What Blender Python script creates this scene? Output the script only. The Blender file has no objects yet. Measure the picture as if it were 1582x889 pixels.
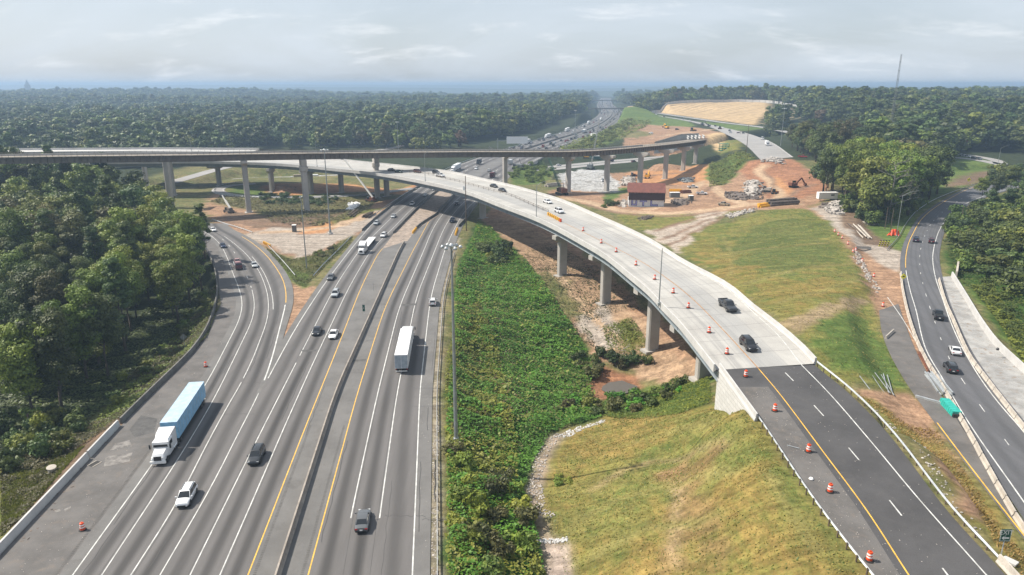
import bpy, bmesh, math, random
import numpy as np
from mathutils import Vector, Matrix
rnd = random.Random(11)
nrg = np.random.default_rng(5)
scene = bpy.context.scene
COL = scene.collection

# ---------------------------------------------------------------- camera model and photograph survey helpers
FOC, CX, CY, HOR, CAMZ = 1080.0, 791.0, 444.5, 130.0, 56.0
TH = math.atan((CY - HOR) / FOC)
CT, ST = math.cos(TH), math.sin(TH)

def ground_at(u, v, z=0.0):
    """world point seen at photo pixel (u, v) on the level z"""
    a = (u - CX) / FOC; b = -(v - CY) / FOC
    dx, dy, dz = a, CT + b * ST, -ST + b * CT
    t = (z - CAMZ) / dz
    return Vector((dx * t, dy * t, z))

def ground_on(u, v, zf):
    z = 0.0
    for _ in range(40):
        p = ground_at(u, v, z)
        z = 0.5 * z + 0.5 * float(zf(p.x, p.y))
    return ground_at(u, v, z)

def catmull(pts, step):
    P = [Vector(p) for p in pts]
    out = []
    for i in range(len(P) - 1):
        p0 = P[i - 1] if i > 0 else P[i] * 2 - P[i + 1]
        p1, p2 = P[i], P[i + 1]
        p3 = P[i + 2] if i + 2 < len(P) else P[i + 1] * 2 - P[i]
        t1 = (p1 - p0).length ** .5 + 1e-6; t2 = t1 + (p2 - p1).length ** .5 + 1e-6; t3 = t2 + (p3 - p2).length ** .5 + 1e-6
        n = max(1, int((p2 - p1).length / step))
        for k in range(n):
            t = t1 + (t2 - t1) * k / n
            A1 = p0 * ((t1 - t) / t1) + p1 * (t / t1)
            A2 = p1 * ((t2 - t) / (t2 - t1)) + p2 * ((t - t1) / (t2 - t1))
            A3 = p2 * ((t3 - t) / (t3 - t2)) + p3 * ((t - t2) / (t3 - t2))
            B1 = A1 * ((t2 - t) / t2) + A2 * (t / t2)
            B2 = A2 * ((t3 - t) / (t3 - t1)) + A3 * ((t - t1) / (t3 - t1))
            out.append(B1 * ((t2 - t) / (t2 - t1)) + B2 * ((t - t1) / (t2 - t1)))
    out.append(P[-1])
    return out

def track(pix, z=0.0, step=4.0):
    """smooth 3D path through photo points lying at height z (number or function of x, y)"""
    if callable(z): P = [ground_on(u, v, z) for u, v in pix]
    else: P = [ground_at(u, v, z) for u, v in pix]
    return catmull(P, step)

def resample(P, n):
    P = [Vector(p) for p in P]
    L = [0.0]
    for a, b in zip(P, P[1:]): L.append(L[-1] + (b - a).length)
    out = []; j = 0
    for k in range(n):
        s = L[-1] * k / (n - 1)
        while j < len(P) - 2 and L[j + 1] < s: j += 1
        t = (s - L[j]) / max(1e-9, L[j + 1] - L[j])
        out.append(P[j].lerp(P[j + 1], t))
    return out

def length(P): return sum((b - a).length for a, b in zip(P, P[1:]))

def every(P, step):
    n = max(2, int(length(P) / step) + 1)
    return resample(P, n)

def normals2(P):
    """left-pointing horizontal unit normals along a path"""
    N = []
    for i in range(len(P)):
        a = P[max(0, i - 1)]; b = P[min(len(P) - 1, i + 1)]
        t = Vector((b.x - a.x, b.y - a.y, 0))
        if t.length < 1e-9: t = Vector((0, 1, 0))
        t.normalize(); N.append(Vector((-t.y, t.x, 0)))
    return N

def offset(P, d):
    return [p + n * d for p, n in zip(P, normals2(P))]

# ---------------------------------------------------------------- mesh builder
class MB:
    def __init__(self): self.v = []; self.f = []; self.m = []
    def add(self, vs, fs, mi=0):
        o = len(self.v); self.v.extend([tuple(p) for p in vs])
        for f in fs: self.f.append(tuple(i + o for i in f)); self.m.append(mi)
        return self
    def box(self, c, s, rz=0.0, mi=0, M=None, top=None):
        """c centre, s full sizes; top = (sx, sy) scale of the top face"""
        hx, hy, hz = s[0] / 2, s[1] / 2, s[2] / 2
        tx, ty = top or (1, 1)
        V = [(-hx, -hy, -hz), (hx, -hy, -hz), (hx, hy, -hz), (-hx, hy, -hz), (-hx * tx, -hy * ty, hz), (hx * tx, -hy * ty, hz), (hx * tx, hy * ty, hz), (-hx * tx, hy * ty, hz)]
        R = M or Matrix.Rotation(rz, 3, 'Z')
        c = Vector(c)
        return self.add([R @ Vector(p) + c for p in V], [(0, 3, 2, 1), (4, 5, 6, 7), (0, 1, 5, 4), (1, 2, 6, 5), (2, 3, 7, 6), (3, 0, 4, 7)], mi)
    def bar(self, a, b, w, h, mi=0):
        """box beam from a to b"""
        a = Vector(a); b = Vector(b); d = b - a
        q = d.to_track_quat('X', 'Z').to_matrix()
        return self.box((a + b) / 2, (d.length, w, h), M=q, mi=mi)
    def cyl(self, a, b, r0, r1=None, n=8, mi=0, caps=True):
        r1 = r0 if r1 is None else r1
        a = Vector(a); b = Vector(b); q = (b - a).to_track_quat('Z', 'Y').to_matrix()
        V = []
        for p, r in ((a, r0), (b, r1)):
            for k in range(n):
                t = 2 * math.pi * k / n; V.append(p + q @ Vector((r * math.cos(t), r * math.sin(t), 0)))
        F = [(k, (k + 1) % n, n + (k + 1) % n, n + k) for k in range(n)]
        if caps: F += [tuple(range(n))[::-1], tuple(range(n, 2 * n))]
        return self.add(V, F, mi)
    def tube(self, P, r, n=6, mi=0):
        P = [Vector(p) for p in P]
        if not isinstance(r, (list, tuple)): r = [r] * len(P)
        V = []
        for i, p in enumerate(P):
            d = (P[min(i + 1, len(P) - 1)] - P[max(0, i - 1)])
            q = d.to_track_quat('Z', 'Y').to_matrix()
            for k in range(n):
                t = 2 * math.pi * k / n; V.append(p + q @ Vector((r[i] * math.cos(t), r[i] * math.sin(t), 0)))
        F = []
        for i in range(len(P) - 1):
            for k in range(n): F.append((i * n + k, i * n + (k + 1) % n, (i + 1) * n + (k + 1) % n, (i + 1) * n + k))
        F += [tuple(range(n))[::-1], tuple(range((len(P) - 1) * n, len(P) * n))]
        return self.add(V, F, mi)
    def lathe(self, prof, c=(0, 0, 0), n=14, mi=0, mis=None):
        c = Vector(c); V = []
        for r, z in prof:
            for k in range(n):
                t = 2 * math.pi * k / n; V.append(c + Vector((r * math.cos(t), r * math.sin(t), z)))
        for i in range(len(prof) - 1):
            F = [(i * n + k, i * n + (k + 1) % n, (i + 1) * n + (k + 1) % n, (i + 1) * n + k) for k in range(n)]
            o = len(self.v)
            for f in F: self.f.append(tuple(j + o for j in f)); self.m.append(mis[i] if mis else mi)
        o = len(self.v)
        self.f.append(tuple(o + k for k in range(n))[::-1]); self.m.append(mis[0] if mis else mi)
        self.f.append(tuple(o + (len(prof) - 1) * n + k for k in range(n))); self.m.append(mis[-1] if mis else mi)
        self.v.extend([tuple(p) for p in V]); return self
    def prism(self, poly, z0, z1, mi=0, M=None, c=(0, 0, 0)):
        n = len(poly); c = Vector(c); R = M or Matrix.Identity(3)
        V = [R @ Vector((x, y, z0)) + c for x, y in poly] + [R @ Vector((x, y, z1)) + c for x, y in poly]
        F = [tuple(range(n))[::-1], tuple(range(n, 2 * n))] + [(k, (k + 1) % n, n + (k + 1) % n, n + k) for k in range(n)]
        return self.add(V, F, mi)
    def sweep(self, P, prof, mi=0, closed=True, caps=True):
        """prof: (lateral to the left of travel, up) outline carried along path P"""
        N = normals2(P); n = len(prof); V = []
        for p, nn in zip(P, N):
            for a, b in prof: V.append(Vector(p) + nn * a + Vector((0, 0, b)))
        F = []
        m = n if closed else n - 1
        for i in range(len(P) - 1):
            for k in range(m): F.append((i * n + k, i * n + (k + 1) % n, (i + 1) * n + (k + 1) % n, (i + 1) * n + k))
        if closed and caps: F += [tuple(range(n))[::-1], tuple(range((len(P) - 1) * n, len(P) * n))]
        return self.add(V, F, mi)
    def strip(self, A, B, mi=0):
        n = len(A)
        return self.add(list(A) + list(B), [(i, n + i, n + i + 1, i + 1) for i in range(n - 1)], mi)
    def data(self, name, mats, smooth=False, fix=True):
        me = bpy.data.meshes.new(name)
        me.from_pydata(self.v, [], self.f)
        for mt in (mats if isinstance(mats, (list, tuple)) else [mats]): me.materials.append(mt)
        me.polygons.foreach_set('material_index', self.m)
        if fix:
            bm = bmesh.new(); bm.from_mesh(me); bmesh.ops.recalc_face_normals(bm, faces=bm.faces); bm.to_mesh(me); bm.free()
        if smooth is True: me.polygons.foreach_set('use_smooth', [True] * len(me.polygons))
        elif smooth:
            me.polygons.foreach_set('use_smooth', [True] * len(me.polygons)); me.set_sharp_from_angle(angle=math.radians(smooth))
        me.update(); return me
    def build(self, name, mats, parent=None, smooth=False, world=False, fix=True):
        if world and parent is not None:
            o = parent.location; self.v = [(x - o.x, y - o.y, z - o.z) for x, y, z in self.v]
        ob = bpy.data.objects.new(name, self.data(name, mats, smooth, fix)); COL.objects.link(ob)
        if parent is not None: ob.parent = parent
        return ob

def tag(o, label=None, cat=None, group=None, kind=None):
    if label: o['label'] = label
    if cat: o['category'] = cat
    if group: o['group'] = group
    if kind: o['kind'] = kind
    return o

def thing(name, label, cat, loc=(0, 0, 0), rz=0.0, group=None):
    o = bpy.data.objects.new(name, None); COL.objects.link(o)
    o.empty_display_size = .3; o.location = loc; o.rotation_euler = (0, 0, rz)
    return tag(o, label, cat, group)

def dup(o, loc=None, rz=None, label=None, group=None, scale=None):
    def cp(a, par):
        c = a.copy(); COL.objects.link(c)
        if par is not None: c.parent = par
        for ch in kids.get(a.name, ()): cp(ch, c)
        return c
    kids = {}
    for ch in o.children_recursive: kids.setdefault(ch.parent.name, []).append(ch)
    r = cp(o, None)
    if loc is not None: r.location = loc
    if rz is not None: r.rotation_euler = (0, 0, rz)
    if scale is not None: r.scale = scale
    if label: r['label'] = label
    if group: r['group'] = group
    return r

# ---------------------------------------------------------------- materials
def nodes_of(name):
    m = bpy.data.materials.new(name); m.use_nodes = True
    nt = m.node_tree; b = nt.nodes['Principled BSDF']
    return m, nt, b

def lin(c):
    if isinstance(c, str):
        c = [int(c[i:i + 2], 16) / 255 for i in (0, 2, 4)]
        return tuple(x / 12.92 if x <= .04045 else ((x + .055) / 1.055) ** 2.4 for x in c) + (1,)
    return tuple(c)[:3] + (1,)

class N:
    """tiny node helper"""
    def __init__(self, nt): self.nt = nt
    def new(self, t, **kw):
        n = self.nt.nodes.new(t)
        for k, v in kw.items():
            if k in n.inputs: n.inputs[k].default_value = v
            else: setattr(n, k, v)
        return n
    def link(self, a, b): self.nt.links.new(a, b)
    def pos(self):
        return self.new('ShaderNodeNewGeometry').outputs['Position']
    def noise(self, vec, scale, detail=4, rough=.6, dist=0.0):
        n = self.new('ShaderNodeTexNoise'); n.inputs['Scale'].default_value = scale; n.inputs['Detail'].default_value = detail
        n.inputs['Roughness'].default_value = rough; n.inputs['Distortion'].default_value = dist
        if vec is not None: self.link(vec, n.inputs['Vector'])
        return n.outputs['Fac']
    def ramp(self, fac, a, b, c0=0.0, c1=1.0):
        r = self.new('ShaderNodeMapRange'); r.interpolation_type = 'SMOOTHSTEP'
        for k, v in zip(('From Min', 'From Max', 'To Min', 'To Max'), (a, b, c0, c1)): r.inputs[k].default_value = v
        self.link(fac, r.inputs['Value']); return r.outputs['Result']
    def mix(self, fac, a, b, mode='MIX'):
        n = self.new('ShaderNodeMix'); n.data_type = 'RGBA'; n.blend_type = mode
        for s, v in ((n.inputs[0], fac), (n.inputs[6], a), (n.inputs[7], b)):
            if hasattr(v, 'is_output'): self.link(v, s)
            elif isinstance(v, (int, float)): s.default_value = v if s.type == 'VALUE' else (v, v, v, 1)
            else: s.default_value = lin(v)
        return n.outputs[2]
    def math(self, op, a, b=0.0):
        n = self.new('ShaderNodeMath'); n.operation = op
        for s, v in ((n.inputs[0], a), (n.inputs[1], b)):
            if hasattr(v, 'is_output'): self.link(v, s)
            else: s.default_value = v
        return n.outputs[0]
    def scaled(self, vec, s):
        n = self.new('ShaderNodeMapping'); n.inputs['Scale'].default_value = s; self.link(vec, n.inputs['Vector']); return n.outputs['Vector']
    def bump(self, h, strength, dist, b):
        n = self.new('ShaderNodeBump'); n.inputs['Strength'].default_value = strength; n.inputs['Distance'].default_value = dist
        self.link(h, n.inputs['Height']); self.link(n.outputs['Normal'], b.inputs['Normal'])

def mat(name, col, rough=.7, metal=0.0, var=.25, scale=.6, fine=0.0, stain=None, stain_amt=.5, obj=False, spec=.5):
    """plain surface with two sizes of mottling and optional stains"""
    m, nt, b = nodes_of(name); n = N(nt)
    vec = n.new('ShaderNodeTexCoord').outputs['Object'] if obj else n.pos()
    c = lin(col)
    f = n.noise(vec, scale, 5, .65)
    f = n.ramp(f, .3, .7, 1 - var, 1 + var)
    out = n.mix(1.0, c, (0, 0, 0), 'MULTIPLY')
    mm = out.node; n.link(f, mm.inputs[7])
    if stain is not None:
        s = n.noise(vec, scale * 2.7, 6, .7, .6); s = n.ramp(s, .52, .72, 0, stain_amt)
        out = n.mix(s, out, stain)
    if fine:
        g = n.noise(vec, 14, 2, .6); g = n.ramp(g, .25, .75, 1 - fine, 1 + fine)
        o2 = n.mix(1.0, out, (1, 1, 1), 'MULTIPLY'); n.link(g, o2.node.inputs[7]); out = o2
    n.link(out, b.inputs['Base Color'])
    b.inputs['Roughness'].default_value = rough; b.inputs['Metallic'].default_value = metal
    b.inputs['Specular IOR Level'].default_value = spec
    return m

M = {}
M['concrete'] = mat('concrete', (.36, .35, .33), .85, var=.12, scale=.25, fine=.1, stain=(.22, .2, .18), stain_amt=.35)
M['pier'] = mat('pier_concrete', (.37, .345, .315), .85, var=.1, scale=.2, fine=.06, stain=(.3, .28, .25), stain_amt=.3)
M['white_concrete'] = mat('white_concrete', (.44, .43, .415), .8, var=.1, scale=.3, fine=.06, stain=(.36, .34, .31), stain_amt=.35)
M['old_concrete'] = mat('old_concrete', (.28, .245, .21), .9, var=.2, scale=.5, fine=.15, stain=(.16, .11, .08), stain_amt=.6)
M['tan_concrete'] = mat('tan_concrete', (.40, .36, .31), .9, var=.15, scale=.6, fine=.1, stain=(.2, .15, .1), stain_amt=.5)
M['dark_wall'] = mat('weathered_wall', (.12, .115, .105), .9, var=.3, scale=.5, fine=.2, stain=(.05, .05, .045), stain_amt=.6)
M['girder'] = mat('girder_steel', (.13, .106, .086), .6, .1, var=.2, scale=.5)
M['blue_girder'] = mat('painted_girder', (.20, .23, .25), .55, .1, var=.15, scale=.4)
M['galv'] = mat('galvanised_steel', (.44, .46, .47), .45, .5, var=.15, scale=1.2)
M['pole'] = mat('pole_steel', (.26, .28, .28), .5, .4, var=.15, scale=.8)
M['wood'] = mat('weathered_wood', (.10, .072, .052), .9, var=.3, scale=2.0)
M['rubber'] = mat('rubber', (.018, .018, .018), .85, var=.2, scale=4)
M['blackp'] = mat('black_plastic', (.02, .02, .021), .5, var=.1, scale=4)
M['chrome'] = mat('chrome', (.6, .6, .6), .2, 1.0, var=.05, scale=4)
M['orange'] = mat('orange_plastic', (.62, .06, .008), .5, var=.12, scale=3)
M['whiter'] = mat('white_reflective', (.75, .74, .72), .5, var=.08, scale=4)
M['yellow'] = mat('yellow_paint', (.70, .36, .02), .5, var=.15, scale=2)
M['signyellow'] = mat('sign_yellow', (.80, .72, .02), .5, var=.04, scale=2)
M['rust'] = mat('rusty_steel', (.13, .045, .022), .9, var=.35, scale=2)
M['teal'] = mat('teal_paint', (.02, .34, .28), .5, var=.15, scale=1.5)
M['signgreen'] = mat('sign_green', (.008, .075, .055), .5, var=.05, scale=3)
M['greysign'] = mat('sign_back', (.16, .17, .17), .5, .3, var=.08, scale=2)
M['whitep'] = mat('white_paint', (.74, .74, .74), .4, var=.06, scale=1.0, obj=True)
M['dirtpile'] = mat('dirt', (.26, .15, .085), .95, var=.3, scale=.6, fine=.2)
M['rubble'] = mat('rubble', (.34, .31, .28), .95, var=.4, scale=1.1, fine=.25, stain=(.12, .07, .045), stain_amt=.7)
M['darkrubble'] = mat('dark_debris', (.12, .095, .08), .95, var=.45, scale=1.1, fine=.25)
M['roofred'] = mat('rusty_roof', (.16, .055, .04), .8, var=.2, scale=.7)
M['wallwhite'] = mat('painted_block', (.6, .6, .6), .8, var=.15, scale=.8)
M['purple'] = mat('graffiti_paint', (.05, .05, .12), .6, var=.1, scale=2)
M['asphalt_new'] = mat('new_asphalt', (.057, .055, .056), .85, var=.2, scale=.12, fine=.18, stain=(.085, .08, .078), stain_amt=.5)
M['asphalt_shoulder'] = mat('shoulder_asphalt', (.125, .12, .115), .88, var=.16, scale=.12, fine=.15, stain=(.08, .075, .07), stain_amt=.55)
M['asphalt_dusty'] = mat('dusty_asphalt', (.105, .098, .093), .9, var=.22, scale=.2, fine=.15, stain=(.15, .125, .105), stain_amt=.7)
M['road_line'] = mat('white_line', (.48, .48, .46), .7, var=.28, scale=.7, fine=.2)
M['road_yellow'] = mat('yellow_line', (.62, .36, .05), .7, var=.18, scale=.7, fine=.2)
M['lightc'] = mat('far_concrete_road', (.26, .25, .24), .9, var=.1, scale=.05)

def asphalt_lanes(name, base, dark, amt):
    """UV.x counts lanes, so the oil-dark strip runs down the middle of each lane"""
    m, nt, b = nodes_of(name); n = N(nt)
    uv = n.new('ShaderNodeUVMap').outputs['UV']; pos = n.pos()
    sx = n.new('ShaderNodeSeparateXYZ'); n.link(uv, sx.inputs[0])
    fr = n.math('FRACT', sx.outputs['X'])
    wob = n.noise(n.scaled(pos, (.02, .02, .02)), 1.0, 3, .5)
    fr = n.math('ADD', fr, n.math('MULTIPLY', n.math('SUBTRACT', wob, .5), .12))
    d = n.math('ABSOLUTE', n.math('SUBTRACT', fr, .5))
    s = n.ramp(d, .03, .30, 1, 0)
    k = n.noise(n.scaled(uv, (.9, .012, 1)), 1.0, 3, .5); k = n.ramp(k, .3, .7, .5, 1.0)
    s = n.math('MULTIPLY', n.math('MULTIPLY', s, k), amt)
    big = n.noise(n.scaled(pos, (.5, .035, 1)), 1.0, 4, .6)
    c = n.mix(n.ramp(big, .3, .7), tuple(x * .88 for x in base), tuple(x * 1.1 for x in base))
    c = n.mix(s, c, dark)
    g = n.noise(pos, 9, 3, .7); g = n.ramp(g, .25, .75, .84, 1.16)
    c2 = n.mix(1.0, c, (1, 1, 1), 'MULTIPLY'); n.link(g, c2.node.inputs[7])
    n.link(c2, b.inputs['Base Color']); b.inputs['Roughness'].default_value = .85
    return m
M['asphalt'] = asphalt_lanes('lane_asphalt', (.112, .105, .102), (.032, .030, .029), 1.0)
M['asphalt_blue'] = asphalt_lanes('right_road_asphalt', (.088, .088, .094), (.05, .05, .053), .55)

def deck_mat():
    m, nt, b = nodes_of('bridge_deck'); n = N(nt)
    uv = n.new('ShaderNodeUVMap').outputs['UV']; pos = n.pos()
    sx = n.new('ShaderNodeSeparateXYZ'); n.link(uv, sx.inputs[0])
    big = n.noise(n.scaled(pos, (.12, .12, 1)), 1, 5, .6)
    c = n.mix(n.ramp(big, .3, .7), (.31, .298, .278), (.405, .392, .365))
    st = n.noise(n.scaled(uv, (1.1, .012, 1)), 1, 4, .6)
    c = n.mix(n.ramp(st, .48, .66, 0, .5), c, (.19, .187, .183))
    # travelled lanes greyer than the closed strip
    lane = n.math('MULTIPLY', n.ramp(sx.outputs['X'], 6.2, 7.4), n.ramp(sx.outputs['X'], 13.6, 12.2))
    c = n.mix(n.math('MULTIPLY', lane, .45), c, (.235, .238, .24))
    # tined cross joints
    fy = n.math('FRACT', n.math('MULTIPLY', sx.outputs['Y'], 1 / 6.1))
    j = n.ramp(n.math('ABSOLUTE', n.math('SUBTRACT', fy, .5)), .012, .03, .5, 0)
    c = n.mix(j, c, (.2, .19, .18))
    g = n.noise(pos, 7, 3, .7); g = n.ramp(g, .25, .75, .9, 1.1)
    c2 = n.mix(1.0, c, (1, 1, 1), 'MULTIPLY'); n.link(g, c2.node.inputs[7])
    n.link(c2, b.inputs['Base Color']); b.inputs['Roughness'].default_value = .85
    return m
M['deck'] = deck_mat()

def paint_mat():
    m, nt, b = nodes_of('car_paint'); n = N(nt)
    oi = n.new('ShaderNodeObjectInfo'); n.link(oi.outputs['Color'], b.inputs['Base Color'])
    b.inputs['Roughness'].default_value = .3; b.inputs['Coat Weight'].default_value = .5; b.inputs['Coat Roughness'].default_value = .08
    b.inputs['Metallic'].default_value = .15
    return m
M['paint'] = paint_mat()
def tint_mat():
    m, nt, b = nodes_of('tinted_surface'); n = N(nt)
    oi = n.new('ShaderNodeObjectInfo')
    f = n.noise(n.pos(), 1.1, 4, .6); f = n.ramp(f, .3, .7, .85, 1.15)
    c = n.mix(1.0, oi.outputs['Color'], (1, 1, 1), 'MULTIPLY'); n.link(f, c.node.inputs[7]); n.link(c, b.inputs['Base Color'])
    b.inputs['Roughness'].default_value = .6
    return m
M['tint'] = tint_mat()
def glass_mat():
    m, nt, b = nodes_of('dark_glass')
    b.inputs['Base Color'].default_value = (.012, .014, .016, 1); b.inputs['Roughness'].default_value = .06
    b.inputs['Coat Weight'].default_value = .6
    return m
M['glass'] = glass_mat()
M['lampglass'] = mat('lamp_lens', (.7, .72, .72), .15, var=.03, scale=5)
M['taillamp'] = mat('tail_lens', (.35, .01, .01), .25, var=.05, scale=5)

def leaf_mat(name, c0, c1, trans=.25):
    m, nt, b = nodes_of(name); n = N(nt)
    oi = n.new('ShaderNodeObjectInfo'); at = n.new('ShaderNodeAttribute'); at.attribute_name = 'tone'
    c = n.mix(at.outputs['Fac'], c0, c1)
    r = n.ramp(oi.outputs['Random'], 0, 1, .7, 1.35)
    c2 = n.mix(1.0, c, (1, 1, 1), 'MULTIPLY'); n.link(r, c2.node.inputs[7])
    hs = n.new('ShaderNodeHueSaturation'); n.link(c2, hs.inputs['Color'])
    n.link(n.ramp(n.math('FRACT', n.math('MULTIPLY', oi.outputs['Random'], 7.31)), 0, 1, .475, .52), hs.inputs['Hue'])
    n.link(hs.outputs['Color'], b.inputs['Base Color'])
    b.inputs['Roughness'].default_value = .55; b.inputs['Specular IOR Level'].default_value = .3
    tr = n.new('ShaderNodeBsdfTranslucent'); n.link(hs.outputs['Color'], tr.inputs['Color'])
    mx = n.new('ShaderNodeMixShader'); mx.inputs[0].default_value = trans
    n.link(b.outputs[0], mx.inputs[1]); n.link(tr.outputs[0], mx.inputs[2])
    n.link(mx.outputs[0], nt.nodes['Material Output'].inputs['Surface'])
    return m
M['leaf_dark'] = leaf_mat('dark_leaves', (.034, .056, .017), (.098, .135, .036))
M['leaf_mid'] = leaf_mat('mid_leaves', (.058, .088, .019), (.165, .195, .038))
M['leaf_lime'] = leaf_mat('lime_leaves', (.075, .11, .02), (.20, .24, .038))
M['leaf_olive'] = leaf_mat('olive_leaves', (.050, .055, .020), (.13, .125, .04))
M['leaf_brown'] = leaf_mat('brown_leaves', (.07, .045, .025), (.15, .095, .045))
M['leaf_kudzu'] = leaf_mat('vine_leaves', (.055, .140, .014), (.135, .29, .034))
M['leaf_kudzu2'] = leaf_mat('yellow_vine_leaves', (.09, .125, .016), (.22, .25, .04))
M['grass_blade'] = leaf_mat('dry_grass_blades', (.17, .13, .036), (.30, .22, .065))
M['bark'] = mat('bark', (.075, .06, .048), .95, var=.35, scale=1.5)
M['deadbark'] = mat('dead_bark', (.15, .14, .125), .95, var=.25, scale=1.5)
# ================================================================ ROADS: surveyed lines
def fY(pix, z=0.0):
    """road line as X(Y) table from photo points"""
    P = sorted([(ground_at(u, v, z).y, ground_at(u, v, z).x) for u, v in pix])
    ys = [p[0] for p in P]; xs = [p[1] for p in P]
    sl = (xs[1] - xs[0]) / (ys[1] - ys[0])
    ys = [30.0] + ys; xs = [xs[0] - sl * (ys[1] - 30.0)] + xs
    return np.array(ys), np.array(xs)
def smoothX(tab, Y):
    """smoothed evaluation (running mean over a window that grows with distance)"""
    Y = np.asarray(Y, float); acc = 0
    for k in (-1, -.5, 0, .5, 1): acc = acc + np.interp(np.maximum(30, Y + k * np.clip(Y * .07, 4, 90)), *tab)
    return acc / 5
FAR_EL = [(585, 335), (618, 311.5), (648, 291), (690, 264), (733, 246), (787, 231), (841, 213.5), (882, 202), (908, 190), (925, 180), (928, 174), (926, 169), (923, 163), (926, 157), (930, 150)]
FAR_M = [(652, 335), (676, 311), (700, 290), (728.5, 271), (740, 264), (760, 253.5), (780, 244), (815, 230), (860, 216), (898, 205), (918, 197), (929, 191.6), (945, 180), (946, 174), (940, 169), (934, 163), (933, 157), (937, 150)]
FAR_ER = [(689, 380), (709, 340), (722, 320), (745, 301), (770, 283), (787, 268), (834, 243), (866, 230), (907, 213), (934, 202), (948, 192), (962, 181), (962, 175), (956, 170), (946, 163), (942, 157), (944, 150)]
LN = {}
LN['F'] = fY([(339.5 - 92, 889), (327.6, 751), (373, 660), (400, 611), (421, 572), (457, 506), (500, 440), (546, 380)] + FAR_EL)
LN['M'] = fY([(430, 889), (519, 609), (621, 380)] + FAR_M)
LN['R4'] = fY([(637, 889), (648, 609), (646.5, 660), (665, 459)] + FAR_ER)
def near_far(pix, a, b, f):
    """line traced near the camera, a fixed share between lines a and b farther on"""
    ys, xs = fY(pix); last = ys[-1]
    Y = np.geomspace(last * 1.12, 3000, 60)
    X = smoothX(LN[a], Y) * (1 - f) + smoothX(LN[b], Y) * f
    return np.concatenate([ys, Y]), np.concatenate([xs, X])
LN['G5'] = near_far([(293.5, 889), (400, 673.6), (464, 548), (519, 440), (560, 380)], 'F', 'M', .28)
LN['G6'] = near_far([(339.5, 889), (400, 751), (439, 660), (484, 560), (541, 440), (577, 380)], 'F', 'M', .55)
LN['LY'] = near_far([(383, 889), (471.7, 660), (520.5, 540), (558, 443), (590, 380)], 'F', 'M', .83)
LN['RY'] = near_far([(476, 889), (551.6, 609), (594.5, 474.5), (641.7, 380), (656, 355)], 'M', 'R4', .2)
LN['R2'] = near_far([(526, 889), (541, 803), (583, 609), (616.5, 474.5), (658, 380)], 'M', 'R4', .46)
LN['R3'] = near_far([(575, 889), (586, 803), (613, 609), (643, 459), (674.8, 380)], 'M', 'R4', .73)
R4x = LN['R4']; LN['RE'] = (R4x[0], R4x[1] + np.interp(R4x[0], [30, 70, 230, 3000], [1.9, 2.1, 2.9, 3.0]))
Fx = LN['F']; LN['LE'] = (Fx[0], Fx[1] - np.interp(Fx[0], [30, 118, 125, 3000], [0, 0, 1.5, 3.2]))
RAMPEND = 285.0
LN['WALL'] = fY([(0, 858), (194, 650), (315, 531), (337, 474), (340, 443), (330, 400), (314, 378), (300, 362), (270, 345), (235, 335)])
LN['A'] = fY([(112, 889), (231, 724), (319, 594), (375.6, 484), (376, 460), (361, 427), (347, 386), (333, 366), (305, 350), (262, 338)])
LN['B'] = fY([(157, 889), (261, 732), (306, 660), (335, 609), (394, 487), (396, 470), (383.5, 429), (363, 390), (348, 370), (320, 352), (285, 339)])
LN['C'] = fY([(202, 889), (271, 782), (333, 660), (374, 589), (382, 577), (416.5, 487), (416.5, 470), (408.7, 433.5), (394.5, 408), (369, 380), (335, 357), (302, 341)])
LN['E'] = fY([(247, 889), (327.6, 751), (373, 660), (400, 609), (416.5, 569), (445, 456), (438, 434), (429, 415), (398, 380), (368, 361), (337, 348), (318, 342)])
LN['EE'] = (LN['E'][0], LN['E'][1] + np.interp(LN['E'][0], [30, 122, 150, 300], [0, 0, 2.2, 2.5]))
def LX(k, Y): return smoothX(LN[k], Y)
def line_pts(k, y0, y1, step=4.0, z=0.0):
    n = max(2, int((y1 - y0) / step)); Y = np.linspace(y0, y1, n)
    return [Vector((x, y, z)) for x, y in zip(LX(k, Y), Y)]

# levels of the other roads
def z_ramp(x, y): return min(8.3 + .055 * (y - 60), 10.95)
def z_fly(x, y):
    return float(np.interp(y, [40, 60, 107, 140, 180, 220, 290, 420, 900], [7.2, 8.3, 10.9, 12.3, 13.2, 13.7, 14.0, 14.0, 14.0]))
ZR = 2.5      # road on the right
def z_deckN(x, y): return z_fly(x, y) + 1.05

RAMP_Y = track([(1172, 570), (1204.7, 609), (1273, 700), (1339.5, 789.6), (1404, 889), (1452, 960)], z_ramp, 2)[::-1]
RAMP_W = track([(1239, 565), (1282, 609), (1346, 683), (1421, 773), (1524, 889), (1585, 960)], z_ramp, 2)[::-1]
RAMP_L = track([(1117, 570), (1152, 618), (1184, 662.5), (1256, 769.6), (1310, 842), (1345, 886), (1400, 955)], z_ramp, 2)[::-1]
RAMP_R = track([(1258, 564), (1312.7, 609), (1371, 669), (1465.5, 791.7), (1535, 868), (1600, 940)], z_ramp, 2)[::-1]
RR_L = track([(1760, 1000), (1645, 862), (1556.6, 740), (1496, 652.5), (1455, 583), (1430.5, 540), (1415, 479), (1405.6, 447), (1399, 410), (1402.5, 380), (1410, 362), (1425, 337.6), (1446, 320), (1471, 305), (1497, 292), (1540, 278), (1600, 264)], ZR, 3)
RR_R = track([(1830, 960), (1700, 818), (1582, 668), (1543, 623), (1516, 587), (1488, 540), (1470, 501), (1457.6, 466), (1445, 428), (1441, 400), (1443.4, 380), (1451, 356.5), (1462, 339), (1476.5, 326.6), (1490, 316), (1530, 300), (1590, 284)], ZR, 3)
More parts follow.
